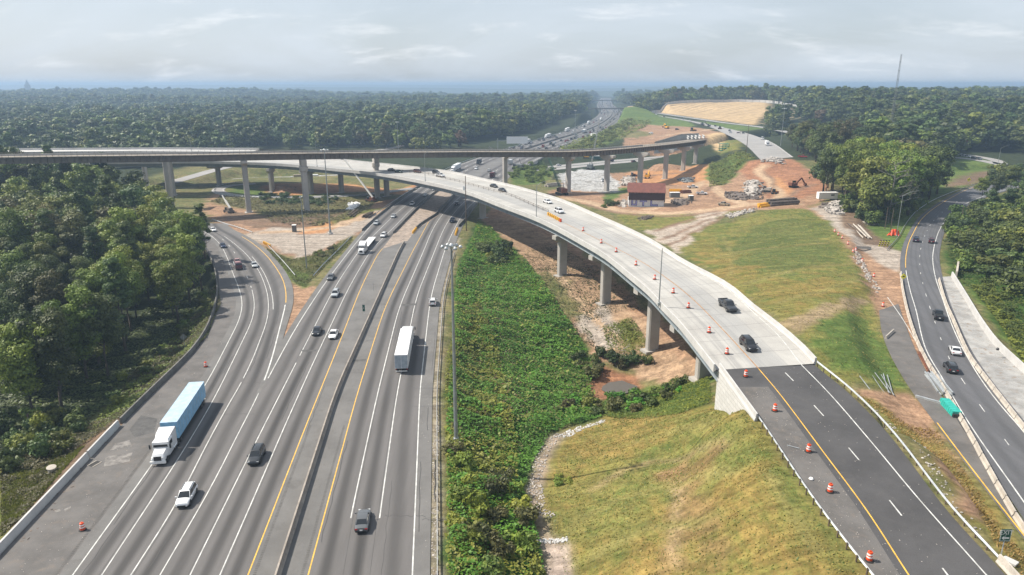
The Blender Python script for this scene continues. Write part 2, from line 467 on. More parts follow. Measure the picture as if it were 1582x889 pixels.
UP_L = track([(1176, 248), (1149, 222.5), (1118, 206), (1095, 196), (1062, 187.5), (1020, 180), (985, 174.5), (965, 171)], 9.5, 6)
UP_R = track([(1226, 243), (1190, 219), (1150, 205), (1112, 196), (1075, 188), (1030, 180.5), (992, 174), (972, 170.6)], 9.5, 6)
UPB = track([(1260, 215), (1215, 204), (1171, 196), (1120, 190), (1085, 184.8), (1040, 178.5), (1000, 172.5)], 10.5, 8)
ART = track([(190, 300), (300, 286), (380, 278), (468, 275.5), (534, 272), (640, 268), (740, 266), (838, 261), (880, 257), (930, 252), (1010, 245), (1060, 240.5), (1130, 234), (1230, 222)], -4.0, 8)
LOOP = track([(640, 291), (560, 301), (480, 304.5), (400, 304), (357, 301.5), (338, 296.5), (341, 290.5), (360, 286.5), (395, 284)], 0.5, 3)
SIDE = track([(262, 283), (300, 272), (335, 262), (373, 254), (430, 246), (520, 240), (600, 230), (640, 222)], 1.0, 8)
RLOT = track([(1468, 243), (1500, 246), (1530, 251), (1545, 254.5), (1535, 247), (1490, 239)], 5.0, 6)

# ================================================================ TERRAIN
CP = []
def cp(u, v, z): p = ground_at(u, v, z); CP.append((p.x, p.y, z))
for a in [(0, 889, -1.2), (-200, 900, -3), (60, 690, -2.5), (100, 600, -4), (170, 540, -5), (0, 500, -6), (200, 420, -5), (280, 440, -3.5), (250, 350, -2), (-200, 500, -6), (-300, 350, -2), (100, 320, -1),
          (830, 760, -5.2), (850, 880, -4.6), (870, 960, -4.5), (835, 690, -6), (890, 655, -6.6), (925, 630, -7.4), (945, 602, -8.6), (970, 590, -8.6), (900, 585, -8), (875, 545, -7.2), (855, 480, -5), (815, 420, -3.2), (800, 385, -1.6), (760, 352, -.8), (900, 480, -4.4), (950, 530, -5.6), (905, 520, -6), (1000, 555, -6.2), (1040, 595, -6.6),
          (760, 640, -3.2), (760, 760, -2.6), (770, 500, -2.4), (770, 880, -2.4),
          (1000, 640, -4.2), (950, 700, -2.6), (950, 800, -.9), (1050, 700, .2), (1060, 800, 2.2), (1102, 637, 4.3), (1126, 632, 6.6), (1080, 640, 2.6), (1150, 700, 5.4), (1160, 800, 5), (1000, 880, .6), (1100, 889, 3), (1220, 880, 6),
          (868, 425, -1.4), (935, 468, -3.2), (1007, 540, -5), (1085, 584, -2), (800, 350, 0), (760, 330, 0), (900, 400, -1.5), (980, 470, -2.6),
          (1100, 400, .6), (1150, 450, 2.4), (1200, 400, 3.6), (1230, 328, 4.6), (1340, 440, 4.4), (1270, 470, 5.2), (1220, 500, 6), (1300, 530, 6.2), (1350, 545, 3.8), (1370, 600, 3.6), (1200, 335, 3.6), (1130, 350, 1.2), (1060, 370, -.5), (1000, 350, -1), (1400, 640, 3.0), (1430, 700, 3.2), (1500, 800, 3.2), (1560, 870, 3.2), (1620, 960, 3.2),
          (950, 320, -1), (1000, 290, -2.2), (900, 290, -3), (870, 280, -3), (1100, 310, -.4), (1150, 305, .6), (1180, 262, 6), (1230, 270, 5.5), (1176, 250, 9), (1222, 246, 9), (1260, 290, 3), (1290, 300, 4.4), (1130, 265, 3), (1150, 240, 8.6), (1095, 250, 0), (1060, 262, -2), (1030, 275, -2.5),
          (1350, 330, 4), (1400, 345, 3), (1450, 270, 5), (1520, 250, 5), (1480, 240, 5), (1320, 270, 6), (1330, 380, 4), (1380, 430, 3),
          (1520, 420, 2.6), (1560, 480, .8), (1582, 380, 5.5), (1640, 420, 6), (1582, 545, 0), (1650, 640, -.5), (1600, 300, 6), (1520, 330, 4.5), (1540, 510, 1),
          (400, 360, .4), (450, 400, .3), (480, 340, .4), (400, 335, .2), (360, 320, 0), (450, 312, -1.6), (560, 310, 0), (600, 310, 0), (520, 300, -1), (430, 285, 0), (330, 320, 0), (480, 428, .2),
          (800, 270, -1.5), (770, 300, -.5), (820, 255, -2), (1000, 205, 6), (950, 215, 3), (1050, 205, 9), (1000, 180, 8), (1100, 198, 9.5), (940, 225, 0), (900, 245, -3), (1130, 215, 8), (1085, 222, 7), (1090, 180, 12)]: cp(*a)
for a in [(-1500, 900, 5), (-700, 700, 1), (-1500, 1500, 4), (-700, 1300, -2), (-1700, 2500, 5), (-900, 2300, -3), (-300, 1300, 1), (-350, 2300, -9), (-100, 3000, -12), (200, 3000, -8), (500, 1800, 6), (1000, 2000, 8), (1700, 2500, 8), (2400, 2500, 8), (1200, 1200, 16), (800, 800, 10),
          (500, 500, 6), (900, 500, 8), (-600, 400, -2), (-300, 60, -6), (-400, 200, -6), (300, 100, 2), (400, 250, 8), (160, 1250, 4), (-80, 700, 2), (60, 1000, 2), (-4000, 5000, 4), (0, 5000, -5), (4000, 5000, 4), (-6000, 12000, 0), (6000, 12000, 0), (0, 12000, -10), (-6000, 0, 0), (6000, 0, 0), (0, -500, -4)]: CP.append(a)
# beige cut slope below the noise wall
HILLTOP = track([(984, 164.5), (1005, 162), (1040, 161.2), (1080, 161), (1130, 160.5), (1185, 161.5), (1230, 166), (1290, 172)], 24.0, 10)
HILLFOOT = track([(966, 169.3), (985, 170), (1040, 177), (1100, 186), (1168, 194), (1200, 197)], 10.5, 10)
for P in (every(HILLTOP, 60), every(HILLFOOT, 60)):
    for p in P: CP.append(tuple(p))
for p in every(HILLTOP, 90): CP.append((p.x + 30, p.y + 60, p.z + .5))
CP = np.array(CP, float)
_d = np.sqrt(((CP[:, None, :2] - CP[None, :, :2]) ** 2).sum(2) + 9.0)
_n = len(CP); _A = np.zeros((_n + 1, _n + 1)); _A[:_n, :_n] = -_d - np.eye(_n) * -.6; _A[:_n, _n] = 1; _A[_n, :_n] = 1
_sol = np.linalg.solve(_A, np.append(CP[:, 2], 0))

def seg_near(X, Y, P):
    """distance to polyline P and the interpolated extra columns of P (z, half width, blend)"""
    best = np.full(X.shape, 1e9); ex = np.zeros(X.shape + (P.shape[1] - 2,)); side = np.zeros(X.shape)
    for a, b in zip(P[:-1], P[1:]):
        dx, dy = b[0] - a[0], b[1] - a[1]; L2 = dx * dx + dy * dy + 1e-9
        t = np.clip(((X - a[0]) * dx + (Y - a[1]) * dy) / L2, 0, 1)
        d = np.hypot(X - a[0] - t * dx, Y - a[1] - t * dy); k = d < best
        best = np.where(k, d, best); ex[k] = (a[2:] + t[k][:, None] * (b[2:] - a[2:]))
    return best, ex
def corridor(A, B, pad, blend, lo=None):
    """centre line, level, half width and blend distance between two road edges"""
    n = 40; A = resample(A, n); B = resample(B, n)
    return np.array([((a.x + b.x) / 2, (a.y + b.y) / 2, (a.z + b.z) / 2, (a - b).length / 2 + pad, blend) for a, b in zip(A, B)])
COR = []
c = corridor(RAMP_L, RAMP_R, .9, 13.0)
c = c[c[:, 1] < 103.5]
c[:, 4] = np.interp(c[:, 1], [84, 90, 93, 104], [13, 10, 1.6, 1.2]); _k = np.interp(c[:, 1], [90.5, 93], [0, 1.6]); c[:, 0] += _k; c[:, 3] -= _k; COR.append(c)
c = corridor(RR_L, RR_R, 2.0, 5.0); COR.append(c)
COR.append(corridor(UP_L, UP_R, 2.0, 14.0)); COR.append(np.array([(p.x, p.y, p.z, 7, 14) for p in every(UPB, 20)]))
COR.append(np.array([(p.x, p.y, p.z, 13, 10) for p in every(ART, 25)]))
COR.append(np.array([(p.x, p.y, p.z, 5, 5) for p in every(LOOP, 10)]))
COR.append(np.array([(p.x, p.y, p.z, 6, 8) for p in every(SIDE, 25)]))
COR.append(np.array([(p.x, p.y, p.z, 4, 6) for p in every(RLOT, 20)]))
def sstep(t): t = np.clip(t, 0, 1); return t * t * (3 - 2 * t)
def vnoise(X, Y, s, seed=0):
    """smooth value noise, about -1..1"""
    x = X / s; y = Y / s; xi = np.floor(x).astype(np.int64); yi = np.floor(y).astype(np.int64); fx = sstep(x - xi); fy = sstep(y - yi)
    def h(a, b):
        n = (a * 374761393 + b * 668265263 + seed * 974711) & 0x7fffffff
        n = ((n ^ (n >> 13)) * 1274126177) & 0x7fffffff
        return ((n ^ (n >> 16)) & 0xffff) / 32767.5 - 1
    return (h(xi, yi) * (1 - fx) + h(xi + 1, yi) * fx) * (1 - fy) + (h(xi, yi + 1) * (1 - fx) + h(xi + 1, yi + 1) * fx) * fy
def inside(X, Y, P):
    r = np.zeros(X.shape, bool); n = len(P)
    for i in range(n):
        x1, y1 = P[i]; x2, y2 = P[(i + 1) % n]
        if y1 == y2: continue
        k = ((y1 > Y) != (y2 > Y)) & (X < (x2 - x1) * (Y - y1) / (y2 - y1) + x1); r ^= k
    return r
RAMP_POLY = np.array([(p.x + .2, p.y) for p in RAMP_L] + [(p.x + .5, p.y) for p in RAMP_R][::-1])
OLD_L = track([(1640, 905), (1582, 834), (1509, 740), (1444, 653.7), (1405, 600), (1375, 548), (1362, 512), (1358, 480)], 2.45, 3)
OLD_R = track([(1660, 890), (1590, 815), (1524, 720), (1480, 650), (1440, 590), (1416, 545), (1398, 500), (1388, 470)], 2.45, 3)
COR.append(corridor(OLD_L, OLD_R, .6, 6.0))
def height(X, Y, roads=True):
    X = np.atleast_1d(np.asarray(X, float)); Y = np.atleast_1d(np.asarray(Y, float)); sh = X.shape; X = X.ravel(); Y = Y.ravel()
    Z = np.full(X.shape, _sol[_n])
    for i in range(_n): Z -= _sol[i] * np.sqrt((X - CP[i, 0]) ** 2 + (Y - CP[i, 1]) ** 2 + 9.0)
    r = np.hypot(X, Y)
    Z += vnoise(X, Y, 330, 3) * np.clip((r - 600) / 1200, 0, 1) * 9 + vnoise(X, Y, 900, 4) * np.clip((r - 1500) / 3000, 0, 1) * 8
    Z += vnoise(X, Y, 9, 5) * .22 + vnoise(X, Y, 3.1, 6) * .06 + vnoise(X, Y, 27, 8) * .5 * np.clip(r / 400, .3, 1.5)
    if roads:
        hx = np.maximum(np.maximum(LX('LE', Y) - 1.0 - X, X - LX('RE', Y) - 1.2), 0)
        t = sstep(hx / np.where(X > LX('RE', Y), 9.0, 8.0)); Z = (-.12) * (1 - t) + Z * t
        q = (Y < RAMPEND) & (Y > 20)
        hx = np.where(q, np.maximum(np.maximum(LX('WALL', Y) - .3 - X, X - LX('LE', Y)), 0), 99)
        t = sstep(hx / 7.0); Z = (-.12) * (1 - t) + Z * t
        for P in COR:
            lo = P[:, :2].min(0) - 60; hi = P[:, :2].max(0) + 60
            k = (X > lo[0]) & (X < hi[0]) & (Y > lo[1]) & (Y < hi[1])
            if not k.any(): continue
            d, ex = seg_near(X[k], Y[k], P)
            t = sstep((d - ex[:, 1]) / ex[:, 2]); Z[k] = (ex[:, 0] - .14) * (1 - t) + Z[k] * t
        # keep the highway itself clear after crossing corridors
        hx = np.maximum(np.maximum(LX('LE', Y) - .6 - X, X - LX('RE', Y) - .6), 0)
        t = sstep(hx / 3.0); Z = np.where(hx < 3, np.minimum(Z, -.12) * (1 - t) + Z * t, Z)
        Z = np.where(hx < .3, -.12, Z)
    k = (X > 20) & (X < 70) & (Y > 45) & (Y < 104)
    if k.any():
        q = inside(X[k], Y[k], RAMP_POLY); Z[k] = np.where(q, np.minimum(Z[k], np.minimum(8.3 + .055 * (Y[k] - 60), 10.95) - .14), Z[k])
    return Z.reshape(sh)
def hz(x, y): return float(height([x], [y])[0])
def onland(u, v): return ground_on(u, v, hz)

# non-uniform grid: fine near the camera, coarse far away
def axis(*parts):
    out = []
    for a, b, s0, s1 in parts:
        x = a
        while x < b - 1e-6:
            out.append(x); t = (x - a) / (b - a); x += s0 + (s1 - s0) * t
    out.append(parts[-1][1]); return np.array(out)
GX = np.concatenate([-axis((76, 150, .9, 2.5), (150, 420, 2.5, 8), (420, 1500, 8, 60), (1500, 14000, 60, 900))[::-1], axis((-75.1, 112, .8, .8), (112, 340, .9, 3.5), (340, 700, 3.5, 14), (700, 1700, 14, 70), (1700, 14000, 70, 900))])
GY = axis((-300, 30, 40, 6), (30, 44, 3, .8), (44, 190, .8, .9), (190, 420, .9, 2.6), (420, 1000, 2.6, 9), (1000, 2600, 9, 60), (2600, 16000, 60, 900))
XX, YY = np.meshgrid(GX, GY)
ZZ = height(XX, YY)

nx, ny = len(GX), len(GY)
# fast height lookup on the grid for placing things
def gz(x, y):
    x = np.asarray(x, float); y = np.asarray(y, float)
    i = np.clip(np.searchsorted(GX, x) - 1, 0, nx - 2); j = np.clip(np.searchsorted(GY, y) - 1, 0, ny - 2)
    tx = (x - GX[i]) / (GX[i + 1] - GX[i]); ty = (y - GY[j]) / (GY[j + 1] - GY[j])
    return (ZZ[j, i] * (1 - tx) + ZZ[j, i + 1] * tx) * (1 - ty) + (ZZ[j + 1, i] * (1 - tx) + ZZ[j + 1, i + 1] * tx) * ty
def gz1(x, y): return float(gz(x, y))
def poly_px(pix, on=None):
    f = gz1 if on is None else on
    out = []
    for u, v in pix:
        p = ground_on(u, v, f) if callable(f) else ground_at(u, v, f)
        out.append((p.x, p.y))
    return np.array(out)
def inside(X, Y, P):
    r = np.zeros(X.shape, bool); n = len(P)
    for i in range(n):
        x1, y1 = P[i]; x2, y2 = P[(i + 1) % n]
        if y1 == y2: continue
        k = ((y1 > Y) != (y2 > Y)) & (X < (x2 - x1) * (Y - y1) / (y2 - y1) + x1); r ^= k
    return r
# cover: two colours mottled into one another
FOREST = ((.020, .028, .012), (.035, .045, .018)); GRASS = ((.095, .118, .030), (.185, .16, .05)); GREEN = ((.062, .105, .024), (.115, .15, .038)); DRY = ((.225, .158, .052), (.135, .135, .036))
DIRT = ((.325, .205, .13), (.23, .14, .088)); RED = ((.30, .15, .085), (.22, .11, .065)); ORANGE = ((.42, .22, .10), (.33, .17, .085)); GRAVEL = ((.36, .31, .26), (.28, .235, .195)); KUDZU = ((.028, .06, .012), (.05, .095, .018))
BEIGE = ((.50, .36, .20), (.42, .295, .16)); PALE = ((.40, .34, .28), (.31, .25, .20)); BROWN = ((.17, .115, .075), (.12, .085, .06)); SCRUB = ((.085, .10, .034), (.18, .15, .07))
REG = []
def reg(cov, pix, warp=1.0, on=None): REG.append((cov, poly_px(pix, on), warp))
# left verge
reg(SCRUB, [(0, 900), (0, 780), (80, 700), (200, 590), (300, 490), (335, 440), (345, 470), (320, 530), (200, 650), (10, 858)])
reg(GRASS, [(-40, 900), (-40, 740), (20, 720), (60, 735), (40, 800), (0, 850)])
reg(BROWN, [(0, 858), (0, 830), (120, 690), (190, 640), (198, 652)], .5)
# gore and gravel yard on the left
reg(DIRT, [(330, 345), (310, 320), (330, 300), (350, 292), (420, 312), (560, 318), (640, 300), (655, 288), (600, 330), (545, 372), (484, 430), (470, 440), (500, 444), (462, 506), (424, 572), (416, 572), (446, 456), (430, 400), (390, 372)])
reg(SCRUB, [(322, 312), (345, 303), (470, 308), (555, 309), (590, 300), (570, 325), (520, 345), (470, 350), (420, 345), (390, 325)])
reg(GRASS, [(510, 345), (560, 325), (610, 318), (560, 330), (520, 350)])
reg(BROWN, [(330, 340), (350, 328), (470, 336), (520, 325), (480, 352), (400, 352)])
reg(GRAVEL, [(372, 364), (420, 352), (520, 352), (580, 325), (600, 328), (545, 365), (500, 385), (462, 403), (430, 385)])
reg(ORANGE, [(470, 352), (510, 343), (520, 352), (500, 362), (460, 362)])
reg(SCRUB, [(408, 380), (455, 402), (500, 392), (545, 364), (560, 366), (543, 374), (485, 428), (470, 445), (458, 440)])
reg(GREEN, [(420, 395), (462, 415), (480, 425), (470, 446), (456, 440)])
reg(GREEN, [(352, 290), (385, 287), (520, 300), (470, 303), (380, 303), (350, 299)])
reg(ORANGE, [(400, 290), (420, 284), (540, 284), (620, 292), (640, 285), (655, 287), (620, 302), (560, 296), (430, 302)])
# under and beside the flyover, creek
reg(DIRT, [(742, 340), (760, 325), (830, 330), (870, 360), (1100, 560), (1100, 600), (1040, 600), (1000, 580), (960, 556), (920, 560), (880, 500), (850, 440), (815, 410), (790, 385)])
reg(((.37, .255, .165), (.25, .165, .105)), [(742, 340), (790, 335), (870, 380), (960, 460), (1080, 570), (1040, 598), (1000, 580), (950, 552), (905, 520), (860, 450), (815, 410), (785, 385)], 1.5)
reg(SCRUB, [(830, 420), (870, 425), (925, 500), (890, 500), (850, 455)], 1.5)
reg(GRASS, [(930, 505), (975, 492), (1000, 530), (970, 545)], 1.5)
reg(SCRUB, [(800, 400), (850, 380), (990, 440), (1010, 480), (960, 480), (900, 440)], 2)
reg(GRAVEL, [(890, 490), (940, 470), (965, 510), (930, 540), (900, 530)], 1.5)
reg(RED, [(905, 580), (935, 566), (985, 580), (1000, 600), (960, 615), (905, 612)], .8)
reg(SCRUB, [(960, 600), (1010, 520), (960, 470), (880, 400), (800, 345), (760, 318), (830, 300), (920, 330), (1060, 400), (1130, 440), (1260, 555), (1120, 600), (1100, 640), (1000, 640)], 1)
reg(DIRT, [(742, 340), (760, 320), (830, 330), (880, 370), (960, 440), (1100, 560), (1100, 600), (1040, 600), (1000, 580), (960, 556), (920, 560), (880, 500), (850, 440), (815, 410), (790, 385)])
reg(((.37, .255, .165), (.25, .165, .105)), [(742, 340), (790, 335), (870, 380), (960, 460), (1080, 570), (1040, 598), (1000, 580), (950, 552), (905, 520), (860, 450), (815, 410), (785, 385)], 1.5)
reg(SCRUB, [(830, 420), (870, 425), (925, 500), (890, 500), (850, 455)], 1.5)
reg(GRASS, [(930, 505), (975, 492), (1000, 530), (970, 545)], 1.5)
reg(GRAVEL, [(890, 490), (940, 470), (965, 510), (930, 540), (900, 530)], 1.5)
reg(RED, [(905, 580), (935, 566), (985, 580), (1000, 600), (960, 615), (905, 612)], .8)
# kudzu bank between highway and ditch
reg(KUDZU, [(690, 960), (690, 660), (704, 420), (735, 345), (760, 355), (800, 390), (830, 430), (865, 480), (905, 540), (915, 570), (905, 615), (930, 645), (890, 655), (850, 670), (822, 720), (815, 780), (838, 850), (845, 960)])
reg(GREEN, [(1100, 580), (1100, 625), (1050, 640), (990, 645), (920, 640), (930, 620), (1000, 595), (1050, 590)])
# dry grass fill slope
reg(DRY, [(850, 960), (850, 860), (832, 790), (840, 720), (870, 670), (950, 640), (1100, 625), (1150, 630), (1190, 680), (1345, 890), (1400, 960)])
reg(GRASS, [(900, 889), (960, 800), (1060, 780), (1160, 700), (1110, 640), (1050, 650), (960, 700), (880, 760), (870, 830)], 3)
reg(GRASS, [(1140, 640), (1180, 672), (1330, 889), (1300, 889), (1200, 760)], 1)
reg(((.21, .14, .06), (.15, .115, .045)), [(1020, 740), (1090, 700), (1075, 760), (1100, 889), (1060, 889)], 2)
reg(((.27, .17, .09), (.2, .13, .06)), [(1010, 735), (1050, 708), (1060, 716), (1035, 740), (1025, 760)], 1)
reg(((.30, .235, .18), (.21, .165, .12)), [(850, 900), (846, 850), (818, 790), (815, 745), (836, 690), (856, 672), (870, 668), (850, 700), (838, 740), (842, 790), (868, 830), (880, 889)], .6)
reg(((.38, .31, .26), (.30, .24, .20)), [(845, 960), (846, 860), (842, 840), (876, 836), (884, 889), (890, 960)], .4)
# grass bowl between flyover and right road
reg(GRASS, [(960, 328), (1075, 333), (1095, 345), (1130, 345), (1180, 325), (1235, 322), (1290, 350), (1320, 395), (1355, 450), (1360, 500), (1390, 560), (1405, 610), (1380, 608), (1330, 590), (1300, 600), (1255, 552), (1120, 430), (1000, 362)])
reg(((.075, .10, .027), (.125, .13, .04)), [(1140, 360), (1230, 330), (1280, 355), (1300, 400), (1180, 430), (1100, 400)], 5)
reg(DRY, [(1060, 375), (1100, 370), (1180, 430), (1320, 430), (1345, 460), (1200, 490)], 5)
reg(GREEN, [(1240, 530), (1330, 480), (1350, 520), (1400, 590), (1380, 600), (1300, 570)], 2)
reg(((.27, .2, .125), (.22, .17, .09)), [(1205, 497), (1330, 462), (1345, 466), (1250, 505), (1222, 518)], 1)
reg(PALE, [(1000, 360), (985, 350), (1040, 348), (1080, 330), (1130, 325), (1090, 348), (1058, 380), (1046, 392)], 1.5)
reg(GRASS, [(950, 328), (1070, 332), (1080, 340), (1010, 355), (975, 355)], 1)
# construction yard
reg(DIRT, [(830, 300), (860, 285), (900, 270), (1000, 262), (1060, 255), (1100, 262), (1150, 250), (1175, 250), (1230, 250), (1260, 265), (1290, 300), (1240, 322), (1180, 324), (1130, 326), (1060, 330), (960, 330), (905, 318), (866, 304)])
reg(ORANGE, [(965, 268), (1050, 258), (1095, 262), (1100, 285), (1030, 286), (970, 285)])
reg(ORANGE, [(1060, 262), (1075, 255), (1100, 252), (1095, 275)], 1)
reg(RED, [(1140, 262), (1178, 247), (1222, 246), (1262, 272), (1284, 290), (1240, 308), (1190, 306), (1160, 285)])
reg(GREEN, [(1092, 255), (1150, 235), (1168, 246), (1145, 258), (1120, 285), (1096, 290), (1090, 275)], 1.5)
reg(SCRUB, [(780, 280), (800, 262), (830, 252), (860, 262), (850, 280), (870, 288), (840, 300), (800, 290)])
reg(GREEN, [(785, 275), (805, 258), (835, 252), (858, 265), (840, 282), (800, 288)], 2)
reg(GREEN, [(1010, 290), (960, 300), (945, 312), (930, 310), (935, 300), (960, 290)], 1)
reg(((.42, .42, .42), (.2, .19, .17)), [(862, 270), (900, 262), (935, 264), (960, 285), (955, 298), (900, 296), (868, 288)], 1.5)
# median island and embankments beyond the dark flyover
reg(GREEN, [(870, 228), (905, 213), (935, 204), (962, 181), (968, 172), (1010, 176), (1060, 186), (1075, 195), (1000, 195), (960, 215), (900, 235), (850, 240)])
reg(DIRT, [(965, 222), (960, 198), (985, 192), (1060, 196), (1110, 204), (1140, 215), (1145, 225), (1100, 226), (1060, 230), (1020, 235), (960, 232)])
reg(SCRUB, [(955, 205), (990, 202), (1010, 208), (985, 213), (950, 215)], 3)
reg(BEIGE, [(1090, 235), (1090, 222), (1120, 210), (1135, 214), (1120, 228), (1110, 236)], 2)
reg(GRASS, [(1115, 205), (1140, 213), (1150, 224), (1140, 234), (1110, 236), (1122, 222)], 2)
reg(BEIGE, [(968, 169), (985, 169.6), (1040, 177), (1100, 185.5), (1165, 193.5), (1187, 172), (1185, 162), (1080, 161.4), (1040, 161.4), (1005, 162.2), (984, 164.6)], 0)
reg(GREEN, [(1080, 187), (1168, 197), (1230, 206), (1245, 220), (1180, 214), (1130, 203)], 2)
# haul roads, ruts and stockpile floors of the yard
TRK = ((.42, .30, .20), (.36, .25, .16)); RUT = ((.21, .135, .09), (.17, .11, .075))
for pix, w, cov in (([(870, 306), (905, 312), (960, 326), (1040, 330), (1120, 322), (1180, 314), (1240, 316)], 4.0, TRK), ([(1000, 325), (1060, 300), (1090, 280), (1110, 295), (1160, 318)], 3.0, TRK), ([(1200, 312), (1206, 296), (1190, 280), (1172, 262), (1185, 254)], 3.0, TRK), ([(1212, 312), (1222, 298), (1210, 288), (1196, 274)], 2.2, ORANGE), ([(905, 316), (960, 330), (1040, 335), (1110, 326)], 1.4, RUT), ([(1040, 322), (1085, 300), (1100, 288)], 1.4, RUT), ([(1180, 300), (1196, 284), (1180, 266)], 1.2, RUT), ([(1216, 308), (1236, 292), (1262, 284)], 1.4, RUT), ([(980, 278), (1020, 270), (1070, 266)], 2.0, RUT), ([(1000, 214), (1050, 206), (1100, 200)], 5, TRK), ([(965, 205), (1010, 199), (1060, 198)], 3, RUT), ([(965, 216), (1010, 212), (1045, 206)], 3, RUT),
                    ([(1010, 358), (1060, 342), (1110, 330)], 1.2, RUT), ([(1020, 372), (1066, 352), (1100, 338)], 1.0, RUT), ([(1030, 380), (1074, 358), (1120, 334)], .9, RUT), ([(340, 338), (400, 346), (470, 344), (540, 326)], 2, RUT), ([(400, 360), (470, 356), (530, 346), (585, 328)], 2.2, TRK), ([(1290, 350), (1320, 376), (1345, 410), (1380, 470)], 1.0, RUT), ([(1300, 340), (1340, 380), (1375, 425), (1405, 490)], .9, TRK), ([(850, 420), (900, 470), (960, 535)], 1.0, TRK)):
    P = [(p.x, p.y) for p in track(pix, gz1, 4)]; v = [Vector((x, y, 0)) for x, y in P]
    REG.append((cov, np.array([(p.x, p.y) for p in offset(v, w)] + [(p.x, p.y) for p in offset(v, -w)][::-1]), .5))
# erosion rills and mown streaks on the grass slopes
RIL = ((.30, .215, .12), (.22, .17, .08)); STK = ((.20, .175, .062), (.165, .15, .05))
for pix, w, cov in (([(905, 762), (960, 728), (1010, 712), (1060, 704), (1120, 690)], .5, RIL), ([(1050, 880), (1042, 800), (1048, 745)], .7, RIL), ([(1180, 720), (1220, 790), (1270, 860)], .5, STK), ([(880, 820), (960, 770), (1060, 745), (1140, 735)], .6, STK), ([(900, 870), (1000, 815), (1120, 790)], .7, STK), ([(950, 690), (1040, 665), (1110, 655)], .6, STK), ([(1095, 400), (1180, 384), (1280, 376)], 1.0, STK), ([(1120, 365), (1132, 400), (1128, 430)], .5, STK), ([(1150, 440), (1240, 415), (1330, 410)], 1.0, STK), ([(1200, 470), (1280, 446), (1340, 436)], .8, STK), ([(1130, 345), (1190, 340), (1250, 336)], .8, STK)):
    v = track(pix, gz1, 3); REG.append((cov, np.array([(p.x, p.y) for p in offset(v, w)] + [(p.x, p.y) for p in offset(v, -w)][::-1]), .35))
# right side
reg(GREEN, [(1330, 345), (1420, 300), (1480, 240), (1540, 250), (1500, 285), (1460, 300), (1420, 330), (1405, 365), (1395, 385), (1380, 388), (1340, 372), (1320, 350)])
reg(BROWN, [(1460, 281), (1500, 270), (1530, 262), (1545, 266), (1500, 284), (1465, 292)], 2)
reg(DIRT, [(1240, 322), (1290, 310), (1330, 360), (1375, 385), (1400, 395), (1398, 420), (1406, 470), (1440, 560), (1440, 600), (1400, 560), (1370, 500), (1340, 440), (1310, 380), (1290, 350)])
reg(GRAVEL, [(1250, 322), (1290, 312), (1350, 375), (1395, 392), (1395, 420), (1360, 410), (1325, 380)], 1)
reg(BROWN, [(1300, 318), (1335, 345), (1380, 385), (1340, 378), (1300, 345)], 1)
reg(DIRT, [(1330, 600), (1400, 608), (1450, 640), (1470, 650), (1445, 655), (1500, 740), (1480, 740), (1400, 680), (1340, 625)], 1)
reg(DRY, [(1315, 605), (1380, 660), (1450, 740), (1540, 850), (1600, 930), (1640, 930), (1560, 830), (1500, 745), (1440, 660), (1455, 690), (1400, 655), (1345, 612)], 1)
reg(DIRT, [(1400, 680), (1440, 700), (1500, 770), (1520, 810), (1470, 770), (1420, 710)], 1.2)
reg(KUDZU, [(1475, 430), (1460, 395), (1470, 350), (1500, 318), (1560, 300), (1700, 300), (1800, 700), (1640, 660), (1590, 580), (1545, 505), (1500, 450)])
reg(GREEN, [(1480, 432), (1500, 440), (1560, 520), (1620, 600), (1600, 580), (1540, 510)], 1.5)
_y = np.linspace(34, 260, 60); REG.append((((.30, .26, .21), (.20, .165, .12)), np.array([(float(LX('RE', [y])[0]) - .2, y) for y in _y] + [(float(LX('RE', [y])[0]) + 1.3, y) for y in _y][::-1]), .12))
ca = np.empty(XX.shape + (3,)); cb = np.empty(XX.shape + (3,)); ca[:] = FOREST[0]; cb[:] = FOREST[1]
_q = ((YY < 450) & (XX > LX('LE', YY) - 6) & (XX < 400)) | ((YY > 235) & (YY < 500) & (XX > -230) & (XX < 0)); ca[_q] = SCRUB[0]; cb[_q] = SCRUB[1]
R_ = np.hypot(XX, YY)
WX = vnoise(XX, YY, 5, 11) * 1.5 + vnoise(XX, YY, 1.9, 12) * .8; WY = vnoise(XX, YY, 5, 13) * 1.5 + vnoise(XX, YY, 1.9, 14) * .8
for cov, P, w in REG:
    k = inside(XX + WX * w, YY + WY * w, P); ca[k] = cov[0]; cb[k] = cov[1]
# soften the borders by one cell
for arr in (ca, cb):
    q = arr.copy(); q[1:-1, 1:-1] = (arr[1:-1, 1:-1] * 2 + arr[:-2, 1:-1] + arr[2:, 1:-1] + arr[1:-1, :-2] + arr[1:-1, 2:]) / 6; arr[:] = q

